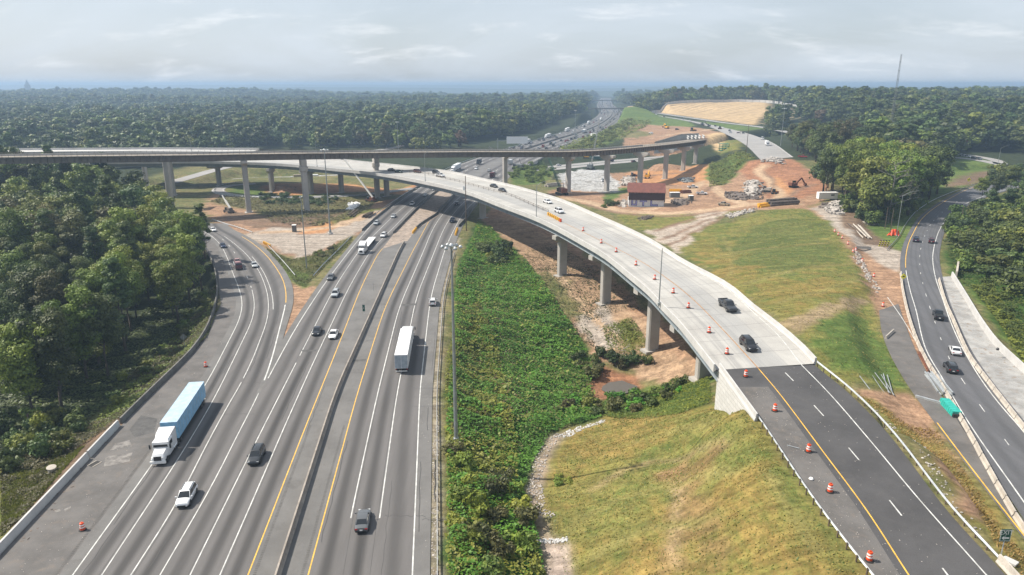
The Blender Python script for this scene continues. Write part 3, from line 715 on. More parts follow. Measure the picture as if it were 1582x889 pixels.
def ground_mat():
    m, nt, b = nodes_of('ground'); n = N(nt); pos = n.pos()
    A = n.new('ShaderNodeAttribute'); A.attribute_name = 'cover_a'; B = n.new('ShaderNodeAttribute'); B.attribute_name = 'cover_b'
    f = n.math('ADD', n.math('MULTIPLY', n.noise(pos, .11, 6, .68, .5), .6), n.math('MULTIPLY', n.noise(pos, .03, 4, .6, .8), .4)); g = n.noise(n.scaled(pos, (.9, .35, .5)), 1.0, 5, .7)
    k = n.ramp(n.math('ADD', n.math('MULTIPLY', f, .6), n.math('MULTIPLY', g, .4)), .4, .6)
    c = n.mix(k, A.outputs['Color'], B.outputs['Color'])
    h = n.noise(pos, 2.2, 5, .75); h2 = n.math('MULTIPLY', n.ramp(h, .28, .72, .8, 1.2), n.ramp(n.noise(pos, .45, 4, .65, 1.2), .3, .7, .74, 1.22))
    mp = n.new('ShaderNodeMapping'); mp.inputs['Rotation'].default_value = (0, 0, .5); mp.inputs['Scale'].default_value = (.05, .75, .2); n.link(pos, mp.inputs['Vector'])
    st = n.ramp(n.noise(mp.outputs['Vector'], 1.0, 4, .6, .9), .36, .64, .8, 1.16); h2 = n.math('MULTIPLY', h2, st)
    c2 = n.mix(1.0, c, (1, 1, 1), 'MULTIPLY'); n.link(h2, c2.node.inputs[7])
    n.link(c2, b.inputs['Base Color']); b.inputs['Roughness'].default_value = .95; b.inputs['Specular IOR Level'].default_value = .15
    n.bump(n.math('ADD', h, n.math('MULTIPLY', g, .8)), .6, .3, b)
    return m
M['ground'] = ground_mat()
nx, ny = len(GX), len(GY)
me = bpy.data.meshes.new('ground')
idx = np.arange(nx * ny).reshape(ny, nx)
quads = np.stack([idx[:-1, :-1], idx[:-1, 1:], idx[1:, 1:], idx[1:, :-1]], -1).reshape(-1, 4)
me.vertices.add(nx * ny); me.vertices.foreach_set('co', np.stack([XX, YY, ZZ], -1).astype(np.float32).ravel())
me.loops.add(quads.size); me.loops.foreach_set('vertex_index', quads.ravel().astype(np.int32))
me.polygons.add(len(quads)); me.polygons.foreach_set('loop_start', np.arange(0, quads.size, 4, dtype=np.int32))
me.polygons.foreach_set('use_smooth', np.ones(len(quads), bool))
me.update(calc_edges=True)
for nm, arr in (('cover_a', ca), ('cover_b', cb)):
    at = me.attributes.new(nm, 'FLOAT_COLOR', 'POINT'); at.data.foreach_set('color', np.concatenate([arr, np.ones(arr.shape[:2] + (1,))], -1).astype(np.float32).ravel())
me.materials.append(M['ground'])
o = bpy.data.objects.new('ground', me); COL.objects.link(o); tag(o, kind='structure')

def land(u, v): return ground_on(u, v, gz1)

# far hills
hm = mat('far_hills', (.03, .05, .03), .95, var=.2, scale=.004)
def hill(dist, base, amp, seed, sc, bump=()):
    mb = MB(); n = 220; A = []; B = []; C = []
    for i in range(n):
        t = -1.0 + 2.0 * i / (n - 1); x = t * dist * 1.0
        h = base + amp * (float(vnoise(np.array([x]), np.array([0.0]), sc, seed)[0]) + .5 * float(vnoise(np.array([x]), np.array([9.0]), sc * .35, seed + 1)[0]) + .12 * float(vnoise(np.array([x]), np.array([3.0]), sc * .08, seed + 2)[0]))
        for bx, bw, bh in bump: h += bh * math.exp(-((x / dist * FOC + CX - bx) / bw) ** 2)
        A.append((x, dist - dist * .12, -15)); B.append((x, dist, h)); C.append((x, dist + dist * .15, -15))
    mb.strip(A, B); mb.strip(B, C)
    return mb.build('hills', hm, smooth=True)
for a in [(3900, 13, 14, 21, 1100), (5600, 27, 12, 31, 1700), (8000, 40, 9, 37, 2400), (11000, 47, 6, 41, 3000, ((565, 60, 12), (870, 30, 9)))]: tag(hill(*a), kind='structure')

# ================================================================ ROAD SURFACES
def sheet(name, cols, mats_, z, y0, y1, uvs=None):
    """road surface between successive X(Y) lines; mats_ per column; UV.x counts lanes"""
    Y = [y0]
    while Y[-1] < y1: Y.append(Y[-1] + max(2.5, Y[-1] * .012))
    Y = np.array(Y); XS = [LX(c, Y) + d for c, d in cols]; mb = MB(); nn = len(cols)
    for j, y in enumerate(Y):
        for i in range(nn): mb.v.append((XS[i][j], y, z))
    uv = []
    um = uvs or list(range(nn))
    mm = []
    for m_ in mats_:
        if m_ not in mm: mm.append(m_)
    for j in range(len(Y) - 1):
        for i in range(nn - 1):
            if mats_[i] is None: continue
            mb.f.append((j * nn + i, j * nn + i + 1, (j + 1) * nn + i + 1, (j + 1) * nn + i)); mb.m.append([x for x in mm if x].index(mats_[i]))
            uv += [(um[i], Y[j]), (um[i] + 1, Y[j]), (um[i] + 1, Y[j + 1]), (um[i], Y[j + 1])]
    ob = mb.build(name, [M[x] for x in mm if x], fix=False)
    l = ob.data.uv_layers.new(name='UVMap'); l.data.foreach_set('uv', np.array(uv, np.float32).ravel())
    return tag(ob, kind='structure')
sheet('highway', [('LE', 0), ('F', 0), ('G5', 0), ('G6', 0), ('LY', 0), ('M', 0), ('RY', 0), ('R2', 0), ('R3', 0), ('R4', 0), ('RE', 0)],
      ['asphalt_shoulder', 'asphalt', 'asphalt', 'asphalt', 'asphalt_shoulder', 'asphalt_shoulder', 'asphalt', 'asphalt', 'asphalt', 'asphalt_shoulder'], 0.012, 34, 3000)
sheet('exit_road', [('WALL', 0), ('A', -1.6), ('A', 0), ('B', 0), ('C', 0), ('E', 0), ('EE', 0)], ['asphalt_dusty', 'asphalt_shoulder', 'asphalt', 'asphalt', 'asphalt', 'asphalt_shoulder'], 0.004, 34, RAMPEND)

def surface(name, A, B, m_, dz=0.0, n=60, strips=6):
    """road sheet between two 3D edges, UV in metres across and along"""
    A = resample(A, n); B = resample(B, n); mb = MB(); uv = []
    S = [0.0]
    for i in range(n - 1): S.append(S[-1] + ((A[i + 1] + B[i + 1]) / 2 - (A[i] + B[i]) / 2).length)
    for a, b in zip(A, B):
        for k in range(strips + 1): p = a.lerp(b, k / strips); mb.v.append((p.x, p.y, p.z + dz))
    W = [(a - b).length for a, b in zip(A, B)]
    for i in range(n - 1):
        for k in range(strips):
            o = i * (strips + 1) + k; mb.f.append((o, o + 1, o + strips + 2, o + strips + 1)); mb.m.append(0)
            uv += [(W[i] * k / strips, S[i]), (W[i] * (k + 1) / strips, S[i]), (W[i + 1] * (k + 1) / strips, S[i + 1]), (W[i + 1] * k / strips, S[i + 1])]
    ob = mb.build(name, m_, fix=False)
    l = ob.data.uv_layers.new(name='UVMap'); l.data.foreach_set('uv', np.array(uv, np.float32).ravel())
    return tag(ob, kind='structure')
surface('ramp_road', RAMP_L, RAMP_R, M['asphalt_new'], 0, 50, 4)
# dusty closed shoulder of the ramp
surface('ramp_shoulder', [p for p in RAMP_L if p.y < 101], offset([p for p in RAMP_Y if p.y < 101], .9), M['asphalt_dusty'], .005, 40, 3)
def side_lane(A, B): return [a.lerp(b, .5) for a, b in zip(resample(A, 60), resample(B, 60))]
RR_C = side_lane(RR_L, RR_R)
ob = surface('right_road', offset(RR_L, 1.5), offset(RR_R, -1.9), M['asphalt_blue'], 0, 70, 4)
l = ob.data.uv_layers['UVMap']; q = np.zeros(len(l.data) * 2, np.float32); l.data.foreach_get('uv', q); q = q.reshape(-1, 2); q[:, 0] = (q[:, 0] - 1.5) / 3.7; l.data.foreach_set('uv', q.ravel())
surface('upper_road', UP_L, UP_R, M['lightc'], 0, 40, 3)
surface('upper_side_road', offset(UPB, 5), offset(UPB, -5), M['lightc'], 0, 30, 2)
surface('arterial_road', offset(ART, 10.5), offset(ART, 1.0), M['lightc'], 0, 60, 2); surface('arterial_road', offset(ART, -1.0), offset(ART, -10.5), M['lightc'], 0, 60, 2)
surface('loop_road', offset(LOOP, 3.3), offset(LOOP, -3.3), M['lightc'], 0, 50, 2)
surface('side_road', offset(SIDE, 4.5), offset(SIDE, -4.5), M['lightc'], 0, 30, 2)
surface('parking_road', offset(RLOT, 4), offset(RLOT, -4), M['lightc'], 0, 30, 2)
# old closed lane left of the right road
def drape(P, dz): return [Vector((p.x, p.y, max(float(gz(p.x, p.y)), ZR - .1) + dz)) for p in P]
surface('closed_lane', drape(resample(OLD_L, 60), .10), drape(resample(OLD_R, 60), .10), M['asphalt_dusty'], 0, 60, 3)

# ---- markings
def ribbon(mb, P, w, dz=.016, mi=0):
    N_ = normals2(P); z = Vector((0, 0, dz))
    mb.strip([p + n * w / 2 + z for p, n in zip(P, N_)], [p - n * w / 2 + z for p, n in zip(P, N_)], mi)
def dashes(mb, P, on, gap, w, dz=.016, mi=0, s0=0.0):
    L = length(P); Q = every(P, 1.0); s = s0
    while s < L:
        a = int(s / L * (len(Q) - 1)); b = min(len(Q) - 1, int((s + on) / L * (len(Q) - 1)))
        if b > a: ribbon(mb, Q[a:b + 1], w, dz, mi)
        s += on + gap
mb = MB(); LW = .145
ribbon(mb, line_pts('A', 36, 270), .16); ribbon(mb, line_pts('B', 36, 190), LW)
ribbon(mb, line_pts('C', 36, 126), LW); ribbon(mb, line_pts('C', 128, 262), LW); ribbon(mb, [p + Vector((1.25, 0, 0)) for p in line_pts('C', 172, 230)], LW)
ribbon(mb, line_pts('E', 36, 121), LW); ribbon(mb, line_pts('E', 127, 176), .26)
ribbon(mb, line_pts('F', 128, 700, 8), .18)
ribbon(mb, line_pts('G5', 36, 136), LW); ribbon(mb, line_pts('G5', 140, 420, 8), LW); ribbon(mb, line_pts('G6', 36, 420, 8), LW)
for k in ('R2', 'R3'):
    ribbon(mb, line_pts(k, 81.5, 420), .16); dashes(mb, line_pts(k, 40, 74), 3.4, 9, .16)
ribbon(mb, line_pts('R4', 36, 700, 8), .17)
for k in ('G5', 'G6', 'R2', 'R3'): dashes(mb, line_pts(k, 425, 1200, 10), 8, 16, .35)
dashes(mb, line_pts('B', 192, 262), 3, 9, .18)
ribbon(mb, line_pts('LY', 36, 300, 8), .16, mi=1); ribbon(mb, line_pts('RY', 36, 300, 8), .16, mi=1); ribbon(mb, [p + Vector((.1, 0, 0)) for p in line_pts('E', 178, 262)], .2, mi=1)
ribbon(mb, RAMP_W, .16); ribbon(mb, RAMP_Y, .16, mi=1)
Q = [a.lerp(b, .5) for a, b in zip(resample(RAMP_Y, 60), resample(RAMP_W, 60))]
for a, b in [((1213, 576), (1226, 589)), ((1257.5, 626.5), (1272.6, 643)), ((1311, 692), (1327, 711)), ((1374, 773), (1393, 797)), ((1456, 878), (1474, 902))]:
    ribbon(mb, catmull([ground_on(*a, z_ramp), ground_on(*b, z_ramp)], 1), .17)
ribbon(mb, [p for p in RR_L if p.y < 205], .19); ribbon(mb, [p for p in RR_L if p.y > 203], .2, mi=1); ribbon(mb, RR_R, .2)
dashes(mb, RR_C, 2.4, 9.8, .13, s0=4)
ribbon(mb, drape([p for p in offset(OLD_L, -.35) if p.y < ground_at(1444, 653, 2.45).y], .13), .2, mi=1)
ribbon(mb, drape(track([(1371, 460), (1392, 490), (1410, 520), (1437, 570)], 2.45, 2), .13), .16)
ribbon(mb, offset(UP_R, .8), .4, .03); ribbon(mb, offset(LOOP, -2.6), .3, .03); ribbon(mb, offset(LOOP, 2.6), .3, .03)
tag(mb.build('lane_markings', [M['road_line'], M['road_yellow']], fix=False), kind='structure')
# rumble strip grooves, patches and drain on the near pavement
mb = MB()
for k, off, y0, y1 in (('RY', -.75, 58, 108), ('LY', .75, 58, 108), ('A', -2.0, 50, 104)):
    y = y0
    while y < y1:
        x = float(LX(k, y)) + off; mb.box((x, y, .02), (.36, .14, .012)); y += .34
tag(mb.build('rumble_strips', mat('groove', (.085, .08, .075), .9)), kind='structure')
mb = MB()
pat = mat('patched_asphalt', (.075, .072, .07), .9, var=.25, scale=.8); pal = mat('dusty_patch', (.17, .158, .147), .95, var=.4, scale=.9)
def patch(pix, mi, z=.022):
    P = [ground_at(u, v, z) for u, v in pix]; mb.add(P, [tuple(range(len(P)))], mi)
patch([(218, 642), (243, 647), (238, 668), (208, 676), (200, 664)], 0); patch([(163, 706), (205, 699), (200, 713), (160, 722)], 1); patch([(178, 686), (200, 680), (204, 690), (170, 696)], 1)
patch([(83, 789), (92, 787), (94, 790), (86, 792)], 1); patch([(99, 787), (110, 782), (108, 788), (100, 791)], 1)
for u, v in ((466, 541), (620, 470), (542, 556)): patch([(u, v), (u + 24, v - 1), (u + 22, v + 2), (u + 1, v + 3)], 0)
tag(mb.build('road_patches', [pat, pal], fix=False), kind='structure')
# sealed cracks and seams in the old pavement
mb = MB(); gq = random.Random(17)
for k in range(46):
    l_ = gq.choice(['A', 'B', 'C', 'G5', 'G6', 'LY', 'RY', 'R2', 'R3', 'R4']); y = gq.uniform(55, 210); n_ = gq.randrange(5, 14); x0 = float(LX(l_, y)) + gq.uniform(.3, 3.2)
    if gq.random() < .35: P = [Vector((x0 + i * .5, y + gq.uniform(-.25, .25), 0)) for i in range(n_)]
    else:
        o_ = x0 - float(LX(l_, y)); P = [Vector((float(LX(l_, y + i * 2.2)) + o_ + gq.uniform(-.12, .12), y + i * 2.2, 0)) for i in range(n_)]
    ribbon(mb, P, gq.uniform(.05, .12), .015)
for l_, d in (('G5', -.25), ('G6', .3), ('R2', .3), ('R3', -.28), ('C', .3), ('B', -.3)): ribbon(mb, [p + Vector((d, 0, 0)) for p in line_pts(l_, 40, 230)], .05, .0145)
for u, v in ((466, 541), (330, 640), (560, 470), (640, 600)):
    p = ground_at(u, v, 0); ribbon(mb, [p + Vector((i * .9, gq.uniform(-.08, .08), 0)) for i in range(9)], .1, .0155)
tag(mb.build('sealed_cracks', mat('tar', (.045, .043, .042), .7, var=.2), fix=False), kind='structure')
# erosion matting seams down the beige slope
mb = MB(); T_ = resample(HILLTOP, 40); F_ = resample(HILLFOOT, 40)
for k in range(3, 38):
    a, b = T_[min(39, k + 1)], F_[k]; P = [a.lerp(b, f) for f in np.linspace(.06, .97, 9)]; P = [Vector((p.x, p.y, float(gz(p.x, p.y)) + .25)) for p in P]; ribbon(mb, P, 1.1 if k % 3 else 2.2, .1)
tag(mb.build('matting_seams', mat('matting_seam', (.36, .26, .145), .95, var=.3, scale=.1), fix=False), kind='structure')
# broken median pavement around the flyover
mb = MB(); P = [(590, 385), (608, 362), (628, 341), (650, 319), (676, 296), (702, 290), (690, 316), (676, 334), (655, 348), (643, 355), (630, 372)]
mb.add([ground_at(u, v, .02) for u, v in P], [tuple(range(len(P)))])
tag(mb.build('median_pavement', mat('broken_median', (.26, .21, .17), .95, var=.35, scale=.5, fine=.2, stain=(.15, .085, .05), stain_amt=.6), fix=False), kind='structure')
# concrete apron right of the right road
AP_L = track([(1700, 800), (1640, 724), (1586, 655), (1533, 589), (1503, 545), (1478, 492), (1466, 462), (1456, 428)], ZR, 2)
AP_R = track([(1742, 772), (1690, 705), (1625, 632), (1578, 572), (1541, 540), (1517, 507), (1490, 461), (1470, 427)], ZR, 2)
surface('concrete_apron', AP_L, AP_R, mat('apron', (.27, .265, .255), .9, var=.25, scale=.3, fine=.2, stain=(.19, .13, .085), stain_amt=1.0), .012, 40, 4)
# creek
mb = MB(); P = [(931, 597), (941, 591), (950, 590), (961, 588), (974, 593), (985, 597), (983, 604), (970, 607), (958, 611), (946, 607), (938, 608), (929, 602)]
zc = float(min(gz(*ground_at(950, 600, -8.6)[:2]), -8.2)) + .55
mb.add([ground_at(u, v, zc) for u, v in P], [tuple(range(len(P)))])
wm, nt, b = nodes_of('creek_water'); b.inputs['Base Color'].default_value = (.24, .22, .20, 1); b.inputs['Roughness'].default_value = .05; b.inputs['Metallic'].default_value = .5
nn = N(nt); nn.bump(nn.noise(nn.pos(), 1.5, 3, .5), .15, .1, b)
tag(mb.build('creek_water', wm, fix=False), kind='structure')
# ================================================================ BRIDGES AND BARRIERS
def lerp_edges(A, B, n): return resample(A, n), resample(B, n)
def shift(P, dz): return [Vector((p.x, p.y, p.z + dz)) for p in P]
def cap_mesh(half, depth, thick, tip):
    mb = MB(); P = [(-half, 0), (-half, -tip), (-1.7, -depth), (1.7, -depth), (half, -tip), (half, 0)]
    R = Matrix(((1, 0, 0), (0, 0, 1), (0, 1, 0)))
    return mb.prism(P, -thick / 2, thick / 2, M=R)
def pier(parent, x, y, ztop, half, ang, w=2.3, d=1.9, depth=2.0, zb=None, m_='pier', flare=False):
    """T pier: column and hammerhead cap; ang is the direction the cap spans"""
    zb = float(gz(x, y)) - .4 if zb is None else zb
    mb = cap_mesh(half, depth, d + .15, min(1.15, depth * .6)); R = Matrix.Rotation(ang, 4, 'Z')
    cap = mb.build('pier_cap', M[m_], parent); cap.location = Vector((x, y, ztop)) - parent.location; cap.rotation_euler = (0, 0, ang)
    c = MB(); h = ztop - depth * .97 - zb
    ch = .28; poly = [(-w / 2 + ch, -d / 2), (w / 2 - ch, -d / 2), (w / 2, -d / 2 + ch), (w / 2, d / 2 - ch), (w / 2 - ch, d / 2), (-w / 2 + ch, d / 2), (-w / 2, d / 2 - ch), (-w / 2, -d / 2 + ch)]
    c.prism(poly, 0, h)
    if flare: c.lathe([(w * .5, h - 3.2), (w * .72, h - 2.2), (w * .72, h - .6), (w * .5, h)], n=10)
    c.prism([(-w * .8, -d * .8), (w * .8, -d * .8), (w * .8, d * .8), (-w * .8, d * .8)], -.2, .45)
    col = c.build('column', M[m_], parent); col.location = Vector((x, y, zb)) - parent.location; col.rotation_euler = (0, 0, ang)

# ---- the curved concrete flyover
NE = track([(150, 250), (230, 249.3), (307, 249), (373, 250.5), (435, 253), (482, 257), (517, 260.5), (567, 265.5), (600, 270), (654.5, 280), (717.5, 294.5), (776, 316), (827, 335), (861, 351), (896, 370), (933, 391.5), (971, 421.5), (1003, 448), (1022, 468.5), (1050, 497), (1076, 529), (1103, 563)], z_deckN, 3)
FE = track([(190, 243), (300, 242.5), (420, 241.5), (511, 244.5), (560, 249), (639, 257), (694, 264), (740, 274), (787, 284.5), (828, 295.5), (866, 307), (918, 329), (1000, 366), (1057, 401), (1126, 437.5), (1164, 469), (1201, 497), (1239, 529), (1262, 553)], z_deckN, 3)
NEs, FEs = lerp_edges(NE, FE, 90)
fly = thing('curved_flyover', 'long pale concrete flyover curving from the dark new asphalt across the busy highway', 'bridge', (NE[-1].x, NE[-1].y, 0))
A = shift(NEs, -1.05); B = shift(FEs, -1.05)
ob = surface('deck', A, B, M['deck'], 0, 90, 8); ob.parent = fly; ob.location = -Vector(fly.location); del ob['kind']
l = ob.data.uv_layers['UVMap']; q = np.zeros(len(l.data) * 2, np.float32); l.data.foreach_get('uv', q)
mb = MB(); mb.strip(shift(A, -.28), shift(B, -.28)); mb.strip(A, shift(A, -.28)); mb.strip(B, shift(B, -.28)); mb.build('slab_underside', M['concrete'], fly, world=True, fix=False)
par = [(0, -1.5), (0, 0), (-.32, 0), (-.36, -.6), (-.46, -1.03), (-.46, -1.45)]
def parapet_prof(sgn): return [(sgn * a, b) for a, b in [(.02, -1.42), (.02, 0), (-.26, 0), (-.30, -.62), (-.44, -.98), (-.44, -1.02)]]
# travel direction runs from the far left end towards the camera; the near edge is on the right of travel
MB().sweep(NEs, parapet_prof(-1)).build('parapet', M['white_concrete'], fly, world=True); MB().sweep(FEs, parapet_prof(1)).build('parapet', M['white_concrete'], fly, world=True)
wA = [(b - a) for a, b in zip(A, B)]
for f, mt in ((.06, 'blue_girder'), (.26, 'concrete'), (.5, 'concrete'), (.74, 'concrete'), (.94, 'blue_girder')):
    P = [a + d * f for a, d in zip(A, wA)]
    mb = MB(); mb.sweep(P, [(-.25, -.27), (-.12, -.33), (-.12, -2.0), (-.3, -2.06), (-.3, -2.16), (.3, -2.16), (.3, -2.06), (.12, -2.0), (.12, -.33), (.25, -.27)])
    Q = every(P, 11)
    for p, nn in zip(Q, normals2(Q)):
        mb.box((p.x, p.y, p.z - 1.18), (.4, .12, 1.65), math.atan2(nn.y, nn.x))
    mb.build('girder', M[mt], fly, world=True)
def fly_at(x, y):
    """nearest deck station: index, direction across"""
    i = min(range(len(A)), key=lambda k: ((A[k] + wA[k] * .45).xy - Vector((x, y))).length); return i
for u, v, z in [(242, 274, 0), (339, 286, 0), (408, 300, 0), (473, 300, 0), (538, 295.5, 0), (608, 301, 0), (746, 337, -.3), (868, 425, -1.4), (935, 468, -3.2), (1007, 540, -5), (1085, 584, -2)]:
    g = land(u, v); i = fly_at(g.x, g.y); ac = wA[i]
    c0 = A[i] + ac * (.48 if ac.length < 22 else .35)
    x, y = (g.x, g.y) if u > 640 else (g.x * .6 + c0.x * .4, g.y * .6 + c0.y * .4)
    half = max(2.7, min(8.2, (Vector((x, y)) - A[i].xy).dot(ac.xy.normalized()) - .8))
    pier(fly, x, y, A[i].z - 2.17, half, math.atan2(ac.y, ac.x), 3.0, 1.7, 2.1)
# temporary timber rail closing off the near strip of the deck
rail = track([(600, 264), (654.5, 269), (689, 277), (724, 286), (760, 296), (787, 303), (817, 316), (847, 329)], lambda x, y: z_fly(x, y) + .05, 2)
t = thing('safety_rail', 'brown temporary timber rail standing along the deck of the curved flyover', 'railing', rail[0])
for hgt in (.5, 1.0): MB().tube(shift(rail, hgt), .07, 4).build('rail', M['wood'], t, world=True)
pm = MB().box((0, 0, .55), (.12, .12, 1.1)).data('post', M['wood'])
for p in every(rail, 4.5):
    o = bpy.data.objects.new('post', pm); COL.objects.link(o); o.parent = t; o.location = p - t.location
ln = track([(872, 345), (940, 378), (1000, 410), (1063, 456), (1120, 513), (1172, 570)], lambda x, y: z_fly(x, y), 2)
mb = MB(); ribbon(mb, ln, .22, .02); tag(mb.build('lane_markings', mat('worn_orange_line', (.34, .19, .09), .8, var=.3, scale=.8), fix=False), kind='structure')
mb = MB(); lw = track([(918, 333.5), (1000, 372), (1057, 408), (1126, 449), (1164, 483), (1201, 517), (1239, 565)], lambda x, y: z_fly(x, y), 2); ribbon(mb, lw, .16, .02); tag(mb.build('lane_markings', M['road_line'], fix=False), kind='structure')
# ramp end: block wall, wing parapet, concrete apron
wl = [p for p in RAMP_L if 90 < p.y < 107.5]; wl = sorted(wl, key=lambda p: -p.y); wl = [Vector((p.x - .5, p.y, p.z)) for p in wl]
t = thing('retaining_wall', 'white block retaining wall carrying the end of the curved flyover above dry grass', 'wall', (wl[0].x, wl[0].y, 0))
mbw, nt, b = nodes_of('block_wall'); n = N(nt); br = n.new('ShaderNodeTexBrick'); br.inputs['Scale'].default_value = 1.0; br.inputs['Mortar Size'].default_value = .025; br.inputs['Brick Width'].default_value = 1.5; br.inputs['Row Height'].default_value = .75
tc = n.new('ShaderNodeTexCoord'); sp_ = n.new('ShaderNodeSeparateXYZ'); n.link(tc.outputs['Object'], sp_.inputs[0]); cb_ = n.new('ShaderNodeCombineXYZ'); n.link(n.math('ADD', sp_.outputs['Y'], sp_.outputs['X']), cb_.inputs[0]); n.link(sp_.outputs['Z'], cb_.inputs[1]); n.link(cb_.outputs[0], br.inputs['Vector'])
br.inputs['Color1'].default_value = (.52, .51, .49, 1); br.inputs['Color2'].default_value = (.45, .44, .42, 1); br.inputs['Mortar'].default_value = (.25, .24, .23, 1); n.link(br.outputs['Color'], b.inputs['Base Color']); b.inputs['Roughness'].default_value = .9
mb = MB(); mb.sweep(wl, [(-.35, 0), (.0, 0), (.0, -11), (-.35, -11)]); mb.build('side_face', mbw, t, world=True)
e0, e1 = wl[0], Vector((FE[-1].x + .3, FE[-1].y - 1.5, wl[0].z)); mb = MB(); mb.bar((e0.x, e0.y, e0.z - 6.2), (e1.x, e1.y, e0.z - 6.2), .5, 9.5); mb.build('front_face', mbw, t, world=True)
MB().sweep(shift(wl, 1.05), [(.04, 0), (.04, -1.3), (-.4, -1.3), (-.4, -1.02), (-.24, -.6), (-.2, 0)]).build('wing_parapet', M['white_concrete'], t, world=True)
q = land(1161, 650); tag(MB().box((q.x, q.y, q.z + .05), (1.9, 3.0, .3), .3).build('concrete_pad', M['white_concrete']), 'pale square concrete pad beside the guardrail where the curved flyover begins', 'pad')

# ---- the dark steel flyover under construction
DZ = [(-160, 27), (0, 27), (200, 27), (294, 27), (388, 26.5), (480, 26), (571, 24), (768, 22), (880, 21), (949, 20.5), (1003, 20), (1040, 19), (1063, 17.5), (1095, 15.5)]
def dtrack(pix): return catmull([ground_at(u, v, float(np.interp(u, *zip(*DZ)))) for u, v in pix], 6)
DN = dtrack([(-160, 246), (-40, 244), (100, 242), (200, 241), (294, 240), (380, 238.5), (474, 237.3), (569, 236.3), (655, 235.5), (760, 235), (850, 235), (897, 234.3), (940, 232), (1009, 226), (1061, 220.5), (1092, 216)])
dk = thing('steel_flyover', 'unfinished flyover of dark steel girders on tall grey piers crossing above the highway', 'bridge', (DN[-1].x, DN[-1].y, 0))
DNs = resample(DN, 80); DW = 11.0; DF = offset(DNs, DW)
dbrown = mat('form_deck', (.22, .19, .155), .9, var=.25, scale=.3, fine=.1, stain=(.3, .28, .25), stain_amt=.6)
mb = MB(); mb.strip(DNs, DF); mb.strip(shift(DNs, -.3), shift(DF, -.3)); mb.strip(DNs, shift(DNs, -.3)); mb.strip(DF, shift(DF, -.3)); mb.build('deck', dbrown, dk, world=True, fix=False)
for f in (1.1, 4.0, 7.0, 9.9):
    P = offset(shift(DNs, -.3), f); mb = MB(); mb.sweep(P, [(-.28, 0), (-.28, -.07), (-.06, -.07), (-.06, -2.45), (-.3, -2.45), (-.3, -2.55), (.3, -2.55), (.3, -2.45), (.06, -2.45), (.06, -.07), (.28, -.07), (.28, 0)])
    if f < 2:
        Q = every(P, 2.6)
        for p, nn in zip(Q, normals2(Q)): mb.box((p.x - nn.x * .2, p.y - nn.y * .2, p.z - 1.25), (.42, .1, 2.3), math.atan2(nn.y, nn.x))
    mb.build('girder', M['girder'], dk, world=True)
# overhang brackets and edge rail
P = every(shift(DNs, -.3), 5.6); obm = MB().bar((-.35, 0, -.05), (.8, 0, -1.5), .14, .16).data('overhang_bracket', M['girder'])
for p, nn in zip(P, normals2(P)):
    ob = bpy.data.objects.new('overhang_bracket', obm); COL.objects.link(ob); ob.parent = dk; ob.location = p - dk.location; ob.rotation_euler = (0, 0, math.atan2(nn.y, nn.x))
for off in (-.25, DW + .25):
    P = offset(DNs, off); mb = MB(); mb.tube(shift(P, 1.05), .05, 4); mb.tube(shift(P, .55), .04, 4)
    for p in every(P, 2.4): mb.box((p.x, p.y, p.z + .5), (.08, .08, 1.1))
    mb.build('edge_railing', M['wood'], dk, world=True)
mb = MB(); mb.sweep(offset(DNs[:60], 5.5), [(-.3, 0), (.3, 0), (.2, .8), (-.2, .8)]); mb.build('formwork_strip', M['concrete'], dk, world=True)
for k, (u, v) in enumerate([(178, 310), (299, 306), (388, 328), (480, 328), (574, 303), (768, 284), (880, 297), (949, 296), (1003, 288), (1040, 277), (1063, 263), (1076, 253)]):
    g = land(u, v); i = min(range(len(DNs)), key=lambda j: (DNs[j].xy - g.xy).length); nn = normals2(DNs)[i]
    c0 = DNs[i] + nn * DW * .5; x, y = (g.x * .5 + c0.x * .5, g.y * .5 + c0.y * .5)
    pier(dk, x, y, DNs[i].z - 2.87, 5.0 if k not in (3, 4) else 1.9, math.atan2(nn.y, nn.x), 2.7, 2.3, 2.6, flare=k in (3, 4))
# white viaduct beyond the left wood
VF = catmull([ground_at(u, v, 22.5) for u, v in [(-160, 237.5), (0, 237), (120, 236.2), (220, 235.7), (320, 236.2), (380, 236.5)]], 8)
vi = thing('white_viaduct', 'pale white viaduct running behind the dark steel flyover above the left wood', 'bridge', (VF[3].x, VF[3].y, 0))
mb = MB(); Q = offset(VF, 17); mb.strip(VF, Q); mb.strip(shift(VF, -1.8), shift(Q, -1.8)); mb.strip(VF, shift(VF, -1.8)); mb.strip(Q, shift(Q, -1.8)); mb.build('deck', M['white_concrete'], vi, world=True, fix=False)
MB().sweep(shift(VF, .6), [(0, 0), (0, -.8), (-.4, -.8), (-.4, 0)]).build('parapet', M['white_concrete'], vi, world=True); MB().sweep(shift(Q, 1.0), [(0, 0), (0, -1.2), (-.4, -1.2), (-.4, 0)]).build('parapet', M['white_concrete'], vi, world=True)
for p in every(VF, 42)[1:-1]: pier(vi, p.x, p.y + 6, p.z - 1.8, 5, math.pi / 2, 2.4, 2.0, 2.0)
